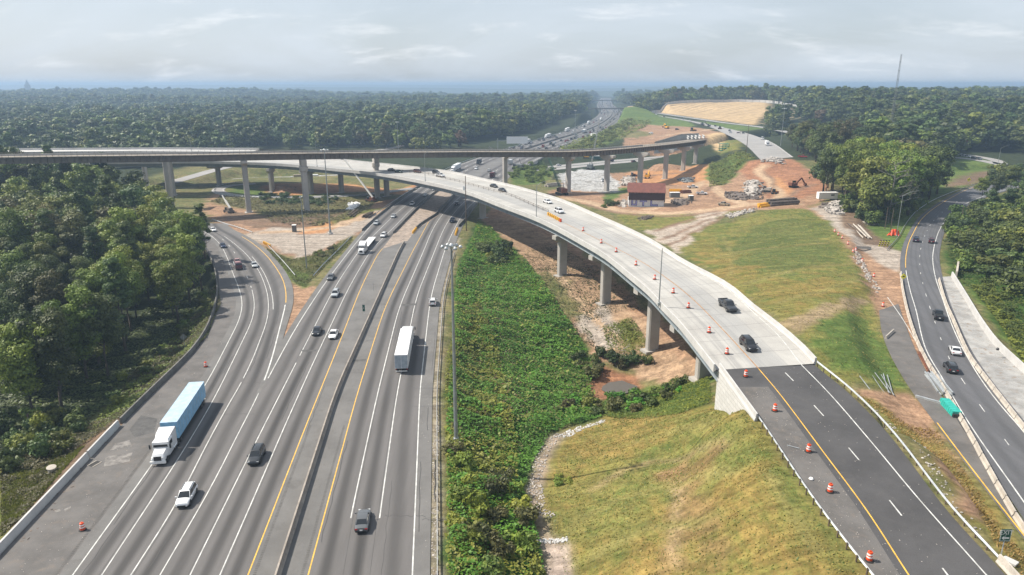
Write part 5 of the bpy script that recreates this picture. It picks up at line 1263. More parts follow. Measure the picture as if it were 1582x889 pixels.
bushes([(480, 395), (540, 368), (520, 392), (490, 425)], 4.0, 14, (.4, .8), ['leaf_mid', 'leaf_olive'], 'in the weedy triangle by the highway', .8, 14)
bush_mass('loop_scrub', [(395, 300), (470, 306), (520, 308), (510, 318), (410, 316)], 5.5, 15, (.8, 1.3), 'leaf_dark')
bush_mass('bank_scrub', [(785, 276), (800, 262), (832, 253), (856, 266), (840, 284)], 7.5, 16, (1.1, 1.7), 'leaf_mid')
bush_mass('island_scrub', [(880, 232), (935, 207), (965, 185), (985, 190), (950, 215), (910, 238)], 12, 17, (1.2, 2.4), 'leaf_mid')
bushes([(930, 322), (935, 305), (952, 300), (962, 318)], 4, 18, (.7, 1.1), ['leaf_mid', 'leaf_dark'], 'left of the rusty-roofed building', .8, 8)

# --- vine cover and grass: uncountable ground cover
def scatter(poly, n, seed):
    g = np.random.default_rng(seed); lo = poly.min(0); hi = poly.max(0); out = np.zeros((0, 2))
    while len(out) < n:
        c = g.uniform(lo, hi, (n, 2)); out = np.concatenate([out, c[inside(c[:, 0], c[:, 1], poly)]])
    return out[:n], g
def vines(name, pix, n, seed, mt, lump=1.1, size=.36, s1=4.5, s2=1.7):
    P, g = scatter(poly_px(pix), n, seed); x, y = P[:, 0], P[:, 1]
    lo = np.abs(vnoise(x, y, s1, seed)) * lump + np.abs(vnoise(x, y, s2, seed + 1)) * lump * .55
    z = gz(x, y) + lo * (1 - g.uniform(0, 1, n) ** 2.5 * .7) + .05
    nr = unit(n, g) * .5 + np.array([0, 0, 1.0]) ; nr /= np.linalg.norm(nr, axis=1)[:, None]
    tone = np.clip(.5 + vnoise(x, y, 7, seed + 2) * .35 + g.normal(0, .2, n), 0, 1)
    o = bpy.data.objects.new(name, leaf_mesh(name, kites(np.stack([x, y, z], 1), nr, size * g.choice([.55, .8, 1.0, 1.35], n) * (1 + .35 * vnoise(x, y, 5, seed + 4)), g, 1.2), tone, M[mt])); COL.objects.link(o); return tag(o, kind='stuff')
vines('vine_cover', [(692, 900), (690, 660), (706, 420), (728, 372), (738, 346), (757, 352), (780, 380), (812, 402), (835, 432), (868, 482), (905, 540), (916, 570), (912, 612), (930, 645), (890, 655), (848, 672), (820, 720), (808, 765), (836, 850), (842, 900)], 92000, 41, 'leaf_kudzu', 1.4, .31, 6.0, 2.2)
vines('vine_cover', [(696, 640), (706, 430), (738, 350), (757, 356), (812, 406), (868, 486), (912, 570), (925, 640), (850, 668), (800, 700)], 7000, 43, 'leaf_mid', 2.2, .42, 4.0, 2.0)
vines('olive_vine_cover', [(696, 700), (708, 440), (740, 360), (812, 410), (868, 490), (910, 600), (850, 668), (800, 720)], 9000, 44, 'leaf_olive', 1.5, .3)
vines('dry_vine_cover', [(700, 640), (712, 470), (745, 440), (800, 560), (820, 640), (780, 690)], 2200, 45, 'leaf_brown', 1.6, .26)
vines('yellow_vine_cover', [(690, 900), (688, 560), (715, 480), (740, 470), (770, 540), (790, 640), (800, 700), (800, 760), (830, 850), (838, 900)], 16000, 47, 'leaf_kudzu2', 1.25)
vines('vine_cover', [(1478, 434), (1462, 395), (1470, 355), (1500, 320), (1560, 300), (1660, 300), (1760, 640), (1640, 640), (1592, 580), (1547, 508), (1502, 452)], 46000, 53, 'leaf_mid', 1.6, .42, 6.5, 2.4)
vines('yellow_vine_cover', [(1500, 445), (1530, 440), (1620, 560), (1660, 640), (1600, 590), (1548, 508)], 7000, 57, 'leaf_kudzu2', .9)
vines('creek_weeds', [(1095, 582), (1100, 622), (1050, 640), (985, 648), (925, 642), (930, 622), (985, 610), (1040, 585)], 9000, 59, 'leaf_mid', .6, .26); vines('yellow_vine_cover', [(1095, 582), (1100, 622), (1050, 640), (985, 648), (925, 642), (930, 622), (985, 610), (1040, 585)], 5000, 60, 'leaf_kudzu2', .6, .26)
vines('verge_weeds', [(0, 830), (0, 700), (60, 690), (150, 655), (205, 580), (300, 490), (335, 440), (342, 470), (318, 525), (195, 645), (120, 695), (40, 800)], 26000, 61, 'leaf_olive', .7, .26)
vines('verge_weeds', [(60, 690), (150, 655), (205, 580), (300, 490), (335, 440), (342, 470), (318, 525), (195, 645)], 9000, 63, 'leaf_lime', .8, .28)
vines('wood_undergrowth', [(-150, 700), (60, 690), (150, 655), (240, 550), (320, 450), (300, 420), (200, 500), (60, 580), (-150, 620)], 22000, 67, 'leaf_dark', .8, .38)
vines('triangle_weeds', [(410, 383), (450, 402), (500, 390), (545, 365), (543, 375), (487, 426), (470, 445), (458, 440)], 8000, 71, 'leaf_mid', .5, .34)
def grass(name, pix, n, seed, mt, h=.4, lean=(.5, -.1)):
    P, g = scatter(poly_px(pix), n, seed); x, y = P[:, 0], P[:, 1]; z = gz(x, y) - .03
    a = g.uniform(0, 6.28, n); w = g.uniform(.05, .12, n); hh = h * g.uniform(.5, 1.3, n) * (1 + .5 * vnoise(x, y, 3.3, seed)); lx = lean[0] * hh + g.normal(0, .12, n); ly = lean[1] * hh + g.normal(0, .12, n)
    ca_, sa_ = np.cos(a) * w, np.sin(a) * w
    V = np.stack([np.stack([x - ca_, y - sa_, z], 1), np.stack([x + ca_, y + sa_, z], 1), np.stack([x + ca_ * .5 + lx, y + sa_ * .5 + ly, z + hh], 1), np.stack([x - ca_ * .4 + lx, y - sa_ * .4 + ly, z + hh * .92], 1)], 1).reshape(-1, 3)
    tone = np.clip(.5 + vnoise(x, y, 8, seed + 3) * .4 + g.normal(0, .15, n), 0, 1)
    o = bpy.data.objects.new(name, leaf_mesh(name, V, tone, M[mt])); COL.objects.link(o); return tag(o, kind='stuff')
M['grass_green'] = leaf_mat('green_grass_blades', (.07, .095, .02), (.145, .165, .04))
SLOPE = [(880, 900), (856, 850), (842, 790), (850, 735), (880, 680), (950, 645), (1095, 632), (1150, 645), (1190, 700), (1335, 900)]
grass('grass', SLOPE, 9000, 81, 'grass_blade', .15); grass('grass', SLOPE, 6000, 83, 'grass_green', .16)
BOWL = [(1075, 375), (1130, 350), (1180, 326), (1235, 323), (1285, 350), (1318, 395), (1350, 445), (1360, 500), (1385, 560), (1400, 605), (1340, 590), (1300, 600), (1258, 552), (1180, 480)]
grass('grass', BOWL, 4000, 85, 'grass_blade', .15); grass('grass', BOWL, 7000, 87, 'grass_green', .16)
grass('grass', [(1320, 606), (1380, 655), (1450, 735), (1540, 845), (1600, 925), (1640, 925), (1560, 830), (1500, 745), (1445, 665), (1400, 655)], 4000, 89, 'grass_blade', .25)
vines('creek_weeds', [(800, 395), (850, 376), (990, 440), (1010, 480), (960, 480), (905, 500), (925, 540), (885, 520), (850, 450), (815, 410)], 9000, 73, 'leaf_olive', .5, .3)
vines('creek_weeds', [(930, 505), (975, 492), (1000, 530), (1010, 560), (970, 548), (940, 545)], 3000, 74, 'leaf_mid', .5, .3)
vines('yard_weeds', [(325, 312), (345, 303), (470, 308), (555, 309), (590, 300), (570, 325), (520, 345), (470, 350), (420, 345), (390, 325)], 9000, 75, 'leaf_olive', .9, .6)
vines('yard_weeds', [(870, 228), (905, 213), (935, 204), (965, 184), (1010, 188), (960, 215), (900, 235), (850, 240)], 6000, 76, 'leaf_mid', 2.5, 1.6, 14, 6)
vines('yard_weeds', [(1095, 255), (1150, 235), (1168, 246), (1145, 258), (1120, 285), (1096, 290)], 4000, 77, 'leaf_mid', 1.2, .8)
grass('grass', [(0, 830), (0, 730), (60, 715), (130, 690), (60, 770)], 9000, 91, 'grass_green', .5)

# --- far woods: one mass, instanced crowns
def px_poly(P, z): return np.array([tuple(ground_at(u, v, z)[:2]) for u, v in P])
fpts = []
def fill(poly, step, seed, smin=.8, smax=1.25, avoid=None):
    for x, y in jitter(poly, step, seed):
        if abs(x) > .80 * y + 40: continue
        if avoid is not None and avoid(x, y): continue
        fpts.append((x, y, rnd.uniform(smin, smax)))
def nearhw(x, y): return LX('LE', [y])[0] - 24 < x < LX('RE', [y])[0] + 24
LEFT1 = np.array([(-2600, 3300), (-700, 640), (-560, 475), (-250, 490)] + [tuple(p) for p in px_poly([(430, 224), (540, 225), (640, 226), (720, 219), (790, 210), (838, 197), (872, 189), (898, 178), (908, 166), (908, 158), (912, 150.5)], 2)] + [(150, 3300)])
m1 = LEFT1.copy()
def sub(poly, y0, y1):
    P = []; n = len(poly)
    for i in range(n):
        P.append(poly[i])
    return np.array(P), y0, y1
def rs(st, x, y): return rnd.choice([rnd.uniform(.8, 1.15), rnd.uniform(1.1, 1.5), rnd.uniform(1.4, 2.1)]) * (1 + .22 * float(vnoise(np.array([x]), np.array([y]), 110, 77)[0])) * (1 if st < 14 else st / 14)
def fill_bands(poly, seed, avoid=None):
    for y0, y1, st in ((0, 900, 12.5), (900, 1500, 14), (1500, 2300, 17), (2300, 3400, 21)):
        a = jitter(poly, st, seed + int(y0))
        for x, y in a:
            if not (y0 <= y < y1) or abs(x) > .80 * y + 40 or (avoid and avoid(x, y)): continue
            if float(vnoise(np.array([x]), np.array([y]), 70, 78)[0]) < -.72 and rnd.random() < .7: continue
            fpts.append((x, y, rs(st, x, y)))
fill_bands(LEFT1, 100, nearhw)
fill_bands(np.array([tuple(p) for p in px_poly([(958, 161), (985, 163), (1003, 160.5)], 12)] + [(p.x, p.y + 14) for p in every(HILLTOP, 40)] + [(900, 1150), (2700, 3300), (200, 3300), (200, 2200)]), 200, nearhw)
gw = np.array([(p.x, p.y) for p in GWP])
def keepwall(x, y):
    d, _ = seg_near(np.array([x]), np.array([y]), np.array([(p.x, p.y, 0) for p in GWP])); i = d[0] < (60 if y < np.interp(x, gw[:, 0], gw[:, 1]) else 8); return bool(i)
fill_bands(np.array([tuple(p) for p in px_poly([(1185, 197), (1250, 200), (1322, 214), (1335, 257), (1420, 257), (1462, 247), (1478, 234), (1545, 236), (1600, 238), (1800, 238)], 6)] + [(1000, 480), (2700, 3300), (860, 3300), (760, 1150)] + [tuple(p) for p in px_poly([(1300, 170), (1235, 178), (1200, 190)], 20)]), 300, keepwall)
fpts = np.array(fpts); nf = len(fpts)
fz = gz(fpts[:, 0], fpts[:, 1])
pm = bpy.data.meshes.new('distant_forest'); pm.vertices.add(nf); pm.vertices.foreach_set('co', np.stack([fpts[:, 0], fpts[:, 1], fz - .3], 1).astype(np.float32).ravel())
for nm, ty, arr in (('rot', 'FLOAT', nrg.uniform(0, 6.28, nf)), ('pid', 'INT', nrg.choice(12, nf, p=[.22, .20, .08, .08, .06, .18, .03, .03, .06, .03, .02, .01]).astype(np.int32))):
    at = pm.attributes.new(nm, ty, 'POINT'); at.data.foreach_set('value', arr.astype(np.int32 if ty == 'INT' else np.float32))
at = pm.attributes.new('sc', 'FLOAT_VECTOR', 'POINT'); at.data.foreach_set('vector', np.stack([fpts[:, 2], fpts[:, 2], np.minimum(fpts[:, 2], 1.02 + (fpts[:, 2] - 1) * .35)], 1).astype(np.float32).ravel())
pm.update()
pc = bpy.data.collections.new('forest_crowns')
combos = [(0, 'leaf_dark'), (1, 'leaf_dark'), (2, 'leaf_mid'), (3, 'leaf_mid'), (0, 'leaf_mid'), (3, 'leaf_dark'), (2, 'leaf_olive'), (1, 'leaf_olive'), (4, 'leaf_dark'), (1, 'leaf_mid'), (0, 'leaf_lime'), (2, 'leaf_brown')]
for i, (s, lm) in enumerate(combos):
    me_ = SHAPES[s]['far'].copy(); me_.materials[0] = M[lm]; ob_ = bpy.data.objects.new('forest_crown_%02d' % i, me_); pc.objects.link(ob_)
fo = bpy.data.objects.new('distant_forest', pm); COL.objects.link(fo); tag(fo, kind='stuff')
ng = bpy.data.node_groups.new('forest', 'GeometryNodeTree'); ng.interface.new_socket('Geometry', in_out='INPUT', socket_type='NodeSocketGeometry'); ng.interface.new_socket('Geometry', in_out='OUTPUT', socket_type='NodeSocketGeometry')
gi = ng.nodes.new('NodeGroupInput'); go = ng.nodes.new('NodeGroupOutput'); iop = ng.nodes.new('GeometryNodeInstanceOnPoints'); ci = ng.nodes.new('GeometryNodeCollectionInfo')
ci.inputs['Collection'].default_value = pc; ci.inputs['Separate Children'].default_value = True; ci.inputs['Reset Children'].default_value = True
def named(nm, ty):
    x = ng.nodes.new('GeometryNodeInputNamedAttribute'); x.data_type = ty; x.inputs['Name'].default_value = nm; return x.outputs['Attribute']
cx_ = ng.nodes.new('ShaderNodeCombineXYZ'); ng.links.new(named('rot', 'FLOAT'), cx_.inputs['Z'])
ng.links.new(gi.outputs[0], iop.inputs['Points']); ng.links.new(ci.outputs[0], iop.inputs['Instance']); iop.inputs['Pick Instance'].default_value = True
ng.links.new(named('pid', 'INT'), iop.inputs['Instance Index']); ng.links.new(cx_.outputs[0], iop.inputs['Rotation']); ng.links.new(named('sc', 'FLOAT_VECTOR'), iop.inputs['Scale']); ng.links.new(iop.outputs[0], go.inputs[0])
md = fo.modifiers.new('forest', 'NODES'); md.node_group = ng
print('bushes', NB[0], 'trees', NTREE, 'far crowns', nf)
# ================================================================ VEHICLES
def car_shapes(kind):
    """half-length stations (y, width, top, bottom) and greenhouse (base y0,y1, roof y0,y1, belt, height)"""
    if kind == 'sedan': return 4.75, .92, [(-.5, .78, .66, .36), (-.485, .90, .86, .26), (-.36, .98, .95, .2), (-.2, 1, .93, .2), (.05, 1, .91, .2), (.22, .99, .90, .2), (.38, .96, .80, .2), (.46, .88, .70, .22), (.5, .72, .52, .3)], (-.36, .235, -.21, .07, .90, 1.45)
    if kind == 'suv': return 4.75, .95, [(-.5, .82, .80, .42), (-.488, .94, 1.02, .34), (-.4, .99, 1.08, .28), (-.2, 1, 1.06, .26), (.05, 1, 1.05, .26), (.24, .99, 1.04, .26), (.40, .96, .95, .28), (.475, .88, .82, .32), (.5, .76, .62, .36)], (-.475, .26, -.41, .09, 1.03, 1.70)
    if kind == 'coupe': return 4.7, .94, [(-.5, .80, .70, .34), (-.485, .92, .88, .24), (-.36, 1.0, .95, .18), (-.2, 1, .92, .18), (.05, .98, .88, .18), (.22, .98, .86, .18), (.38, .96, .76, .18), (.46, .88, .64, .2), (.5, .72, .46, .26)], (-.40, .22, -.16, .04, .88, 1.36)
    if kind == 'pickup': return 5.85, 1.0, [(-.5, .92, 1.06, .5), (-.495, .96, 1.1, .46), (-.4, .99, 1.1, .42), (-.2, 1, 1.1, .4), (.05, 1, 1.14, .4), (.2, 1, 1.16, .4), (.4, .97, 1.12, .42), (.485, .92, 1.0, .46), (.5, .84, .74, .5)], (-.10, .255, -.075, .13, 1.1, 1.92)
    return 5.9, 1.0, [(-.5, .92, 1.0, .45), (-.49, .97, 1.1, .4), (-.2, 1, 1.1, .38), (.1, 1, 1.1, .38), (.3, .99, 1.08, .38), (.44, .94, .95, .4), (.5, .8, .66, .42)], (-.49, .40, -.48, .27, 1.08, 2.35)
def body_mesh(kind):
    L, W, st, (b0, b1, r0, r1, zb, H) = car_shapes(kind); mb = MB(); n = 0; ring = []
    for y, w, zt, zl in st:
        w *= W; zm = zl + (zt - zl) * .55
        half = [(0, zl), (w * .86, zl), (w * .97, zl + .12), (w, zm), (w * .97, zt - .1), (w * .86, zt - .01), (w * .5, zt + .025), (0, zt + .035)]
        pts = half + [(-x, z) for x, z in half[1:-1]][::-1]; n = len(pts)
        ring.append([(x, y * L, z) for x, z in pts])
    V = [p for r in ring for p in r]; F = []
    for i in range(len(ring) - 1):
        for k in range(n): F.append((i * n + k, i * n + (k + 1) % n, (i + 1) * n + (k + 1) % n, (i + 1) * n + k))
    F += [tuple(range(n))[::-1], tuple(range((len(ring) - 1) * n, len(ring) * n))]
    mb.add(V, F)
    wb, wr = W * .90, W * .72; zm = zb + (H - zb) * .93
    G = [(-wb, b0 * L, zb - .06), (wb, b0 * L, zb - .06), (wb, b1 * L, zb - .06), (-wb, b1 * L, zb - .06), (-wr, r0 * L, zm), (wr, r0 * L, zm), (wr, r1 * L, zm), (-wr, r1 * L, zm)]
    T = [(-wr * .8, (r0 + .02) * L, H), (wr * .8, (r0 + .02) * L, H), (wr * .8, (r1 - .02) * L, H), (-wr * .8, (r1 - .02) * L, H)]
    mb.add(G + T, [(0, 1, 5, 4), (1, 2, 6, 5), (2, 3, 7, 6), (3, 0, 4, 7), (4, 5, 9, 8), (5, 6, 10, 9), (6, 7, 11, 10), (7, 4, 8, 11), (8, 9, 10, 11)])
    if kind == 'pickup':   # cargo bed hollow drawn by its dark floor and rim
        mb.box((0, -.305 * L, 1.135), (W * 1.62, .37 * L, .05), mi=1)
        for sx in (-1, 1): mb.box((sx * W * .9, -.305 * L, 1.2), (.14, .385 * L, .17))
        mb.box((0, -.493 * L, 1.2), (W * 1.85, .08, .17))
    wr_ = .34 if kind in ('sedan', 'coupe') else .38 if kind == 'suv' else .42
    fy, ry = (.31 * L, -.30 * L)
    for sx in (-1, 1):
        for y in (fy, ry): mb.cyl((sx * W * .80, y, wr_ + .02), (sx * (W * 1.0 + .006), y, wr_ + .02), wr_ * 1.17, n=14, mi=1)  # black discs stand in for the shade inside the wheel arches
    if kind == 'suv':
        for sx in (-1, 1): mb.bar((sx * W * .6, r0 * L * .9, H + .04), (sx * W * .6, r1 * L * .8, H + .04), .05, .05, mi=1)
    return mb, (L, W, wb, wr, zb, zm, H, b0, b1, r0, r1, wr_, fy, ry)
def quad_in(a, b, c, d, ins, out):
    a, b, c, d = map(Vector, (a, b, c, d)); m = (a + b + c + d) / 4; nn = (b - a).cross(d - a).normalized(); P = [p + (m - p) * ins for p in (a, b, c, d)]
    return [p + nn * out for p in P] + [p - nn * .03 for p in P]
QF = [(0, 1, 2, 3), (4, 7, 6, 5), (0, 4, 5, 1), (1, 5, 6, 2), (2, 6, 7, 3), (3, 7, 4, 0)]
def glass_panels(g):
    L, W, wb, wr, zb, zm, H, b0, b1, r0, r1 = g[:11]; lo = zb - .02; out = []
    out.append(('windshield', quad_in((wb, b1 * L, lo), (-wb, b1 * L, lo), (-wr, r1 * L, zm), (wr, r1 * L, zm), .09, .012)))
    out.append(('rear_window', quad_in((-wb, b0 * L, lo), (wb, b0 * L, lo), (wr, r0 * L, zm), (-wr, r0 * L, zm), .12, .012)))
    mb_, mr_ = (b0 + b1) / 2 - .02, (r0 + r1) / 2
    for s in (1, -1):
        for (u0, u1, v0, v1) in ((b0 + .03, mb_ - .006, r0 + .01, mr_ - .006), (mb_ + .006, b1 - .05, mr_ + .006, r1 - .01)):
            q = [(s * wb, u0 * L, lo + .03), (s * wb, u1 * L, lo + .03), (s * wr, v1 * L, zm), (s * wr, v0 * L, zm)]
            if s < 0: q = q[::-1]
            out.append(('side_window', quad_in(*q, .06, .012)))
    return out
WH = {}
def wheel(parent, x, y, r, w=.24):
    if (r, w) not in WH:
        a = MB(); a.lathe([(r * .6, -w / 2), (r * .93, -w / 2), (r, -w * .36), (r, w * .36), (r * .93, w / 2), (r * .6, w / 2)], n=16); bm_ = MB(); bm_.lathe([(r * .62, -w * .47), (r * .62, w * .47), (r * .2, w * .51)], n=12)
        WH[(r, w)] = (a.data('tyre', M['rubber'], smooth=40), bm_.data('rim', M['chrome'], smooth=40))
    t = bpy.data.objects.new('wheel', WH[(r, w)][0]); COL.objects.link(t); t.parent = parent; t.location = (x, y, r); t.rotation_euler = (0, math.pi / 2 * (1 if x > 0 else -1), 0)
    k = bpy.data.objects.new('rim', WH[(r, w)][1]); COL.objects.link(k); k.parent = t
CARS = {}
CARNAME = {'sedan': 'sedan_car', 'suv': 'suv_car', 'coupe': 'coupe_car', 'pickup': 'pickup_truck', 'van': 'van'}
def proto_car(kind):
    mb, g = body_mesh(kind); L, W, wb, wr, zb, zm, H, b0, b1, r0, r1, wr_, fy, ry = g; st = car_shapes(kind)[2]
    t = thing(CARNAME[kind], 'car', 'car' if kind in ('sedan', 'suv', 'coupe') else 'truck' if kind == 'pickup' else 'van')
    mb.build('body', [M['paint'], M['blackp']], t, smooth=38)
    for nm, q in glass_panels(g): MB().add(q, QF).build(nm, M['glass'], t)
    for sx in (-1, 1):
        for y in (fy, ry): wheel(t, sx * (W - .10), y, wr_)
        zt = st[-2][2]; MB().box((sx * W * .66, L * .468, zt - .10), (W * .36, .16, .14), mi=0).build('headlight', M['lampglass'], t)
        zt = st[1][2]; MB().box((sx * W * .68, -L * .487, zt - .12), (W * .36, .12, .16 if kind != 'pickup' else .34)).build('taillight', M['taillamp'], t)
        MB().box((sx * (W + .09), b1 * L * .82, zb + .10), (.22, .12, .15)).build('mirror', M['paint'], t)
    zl = st[-1][3]; MB().box((0, L * .492, zl + .10), (W * 1.15, .10, .22)).build('grille', M['blackp'], t)
    MB().box((0, -L * .492, st[0][3] + .06), (W * 1.45, .10, .18)).build('rear_bumper', M['blackp'], t)
    MB().box((0, -L * .503, st[0][3] + .26), (.36, .02, .16)).build('licence_plate', M['whiter'], t)
    return t
COLS = {'white': (.72, .72, .72), 'black': (.012, .012, .014), 'silver': (.42, .44, .45), 'grey': (.10, .105, .11), 'dark blue': (.012, .022, .06), 'maroon': (.07, .008, .012), 'blue': (.03, .09, .2), 'dark grey': (.03, .032, .035), 'red': (.28, .012, .012), 'dark green': (.012, .04, .03), 'tan': (.3, .25, .18), 'pink': (.36, .20, .19)}
def paint_tree(r, colr):
    for o in r.children_recursive:
        if o.name.split('.')[0] in ('body', 'mirror', 'cab', 'hood', 'sleeper', 'cargo_box', 'tint'): o.color = COLS[colr] + (1,)
def put_car(kind, colr, p, heading, label, group=None):
    if kind not in CARS: CARS[kind] = r = proto_car(kind)
    else: r = dup(CARS[kind])
    if 'group' in r: del r['group']
    r.location = p; r.rotation_euler = (0, 0, math.atan2(heading[1], heading[0]) - math.pi / 2); tag(r, label, None, group); paint_tree(r, colr)
    return r
def hdir(line, y, s):
    d = (float(LX(line, y + 3)) - float(LX(line, y - 3))) / 6; v = Vector((d, 1, 0)).normalized(); return v * s
def pdir(P, p, s=1):
    i = min(range(1, len(P) - 1), key=lambda k: (P[k].xy - Vector(p).xy).length); d = P[i + 1] - P[i - 1]; d.z = 0; return d.normalized() * s
def tilt(r, P):
    return r
RZ = .016
# --- near highway, towards the camera
for kind, c, u, v, ln_, s, lab in [
    ('suv', 'white', 289, 772, 'C', -1, 'white suv with dark glass nearest the camera on the oncoming side'), ('suv', 'dark grey', 397, 709, 'G5', -1, 'dark grey suv in the oncoming lanes beside the blue trailer truck'),
    ('sedan', 'black', 490, 515, 'G5', -1, 'black sedan just left of a white sedan on the oncoming side'), ('sedan', 'white', 515.5, 520, 'G6', -1, 'white sedan in the inner oncoming lane next to a black sedan'),
    ('suv', 'silver', 518.5, 457, 'G6', -1, 'silver suv on the oncoming side behind the black and white pair'), ('sedan', 'grey', 511.5, 431, 'G5', -1, 'grey sedan at the edge of the oncoming side by the weedy triangle'),
    ('suv', 'white', 593, 366, 'LY', -1, 'white suv beside the white flatbed truck on the oncoming side'), ('suv', 'silver', 582, 347, 'G6', -1, 'silver suv behind the white flatbed truck'), ('sedan', 'silver', 608, 336, 'G6', -1, 'silver sedan left of the temporary barrier on the oncoming side'),
    ('suv', 'white', 637, 317, 'LY', -1, 'white suv on the oncoming side at the edge of the flyover shadow'), ('sedan', 'silver', 657, 303, 'LY', -1, 'silver car in the flyover shadow on the oncoming side'), ('sedan', 'white', 671, 294, 'LY', -1, 'white car just coming out under the curved flyover'),
    ('sedan', 'dark blue', 344.5, 382, 'B', -1, 'dark blue sedan at the top of the exit road beside the wood'), ('sedan', 'silver', 393, 412, 'C', -1, 'silver sedan on the exit road right of the pink tow truck'), ('sedan', 'white', 329, 357, 'B', -1, 'white car half hidden by trees at the exit road bend')]:
    p = ground_at(u, v, RZ); put_car(kind, c, p, hdir(ln_, p.y, s), lab)
# --- away from the camera
for kind, c, u, v, ln_, lab in [('sedan', 'grey', 561, 809, 'R2', 'grey sedan driving away, nearest the camera on the right carriageway'), ('suv', 'white', 669, 470, 'R4', 'white suv on the right shoulder line beyond the white trailer truck'), ('pickup', 'dark blue', 699, 343, 'R3', 'dark blue pickup driving away just before the flyover shadow'), ('suv', 'black', 706.5, 317, 'R3', 'black suv in the flyover shadow on the right carriageway')]:
    p = ground_at(u, v, RZ); put_car(kind, c, p, hdir(ln_, p.y, 1), lab)
# --- on the flyover and right road
FD = [(a + b) / 2 for a, b in zip(A, B)]
for kind, c, u, v, s, lab in [('pickup', 'dark grey', 1124, 477, 1, 'dark grey pickup with loaded bed on the curved flyover'), ('suv', 'black', 1156, 537, 1, 'black suv on the curved flyover just short of the new asphalt'), ('sedan', 'white', 846, 314, 1, 'white sedan on the curved flyover ahead of a white suv'), ('suv', 'white', 864, 329, 1, 'white suv on the curved flyover by the yellow crash barrels'),
                              ('sedan', 'black', 763, 289.5, 1, 'black sedan on the curved flyover, farther of two dark cars'), ('sedan', 'dark grey', 776, 296, 1, 'dark grey sedan on the curved flyover, nearer of two dark cars'), ('pickup', 'white', 680, 273.5, 1, 'white pickup where the curved flyover crosses the highway'), ('suv', 'black', 674, 268.5, 1, 'black suv beside the white pickup on the curved flyover'), ('suv', 'maroon', 645, 267, 1, 'maroon suv on the curved flyover behind the white pickup'), ('sedan', 'dark green', 616, 267, 1, 'dark green car on the curved flyover left of the maroon suv'), ('sedan', 'black', 605, 264.5, 1, 'black car farthest left on the curved flyover')]:
    p = ground_on(u, v, lambda x, y: z_fly(x, y) + .02); r = put_car(kind, c, p, pdir(FD, p, s), lab)
    i = min(range(1, len(FD) - 1), key=lambda k: (FD[k].xy - p.xy).length); d = FD[i + 1] - FD[i - 1]; r.rotation_euler.x = math.atan2(d.z, d.xy.length)
for kind, c, u, v, lab in [('suv', 'dark blue', 1415, 373, 'dark blue suv on the right road beside a maroon one'), ('suv', 'maroon', 1439, 375, 'maroon suv on the right road beside the white edge line'), ('pickup', 'black', 1449, 491, 'black pickup on the right road ahead of the white coupe'), ('coupe', 'white', 1475, 545, 'white coupe with black roof glass on the right road'), ('suv', 'dark grey', 1468, 572, 'dark grey suv nearest the camera on the right road')]:
    p = ground_at(u, v, ZR + .02); put_car(kind, c, p, pdir(RR_C, p, 1), lab)
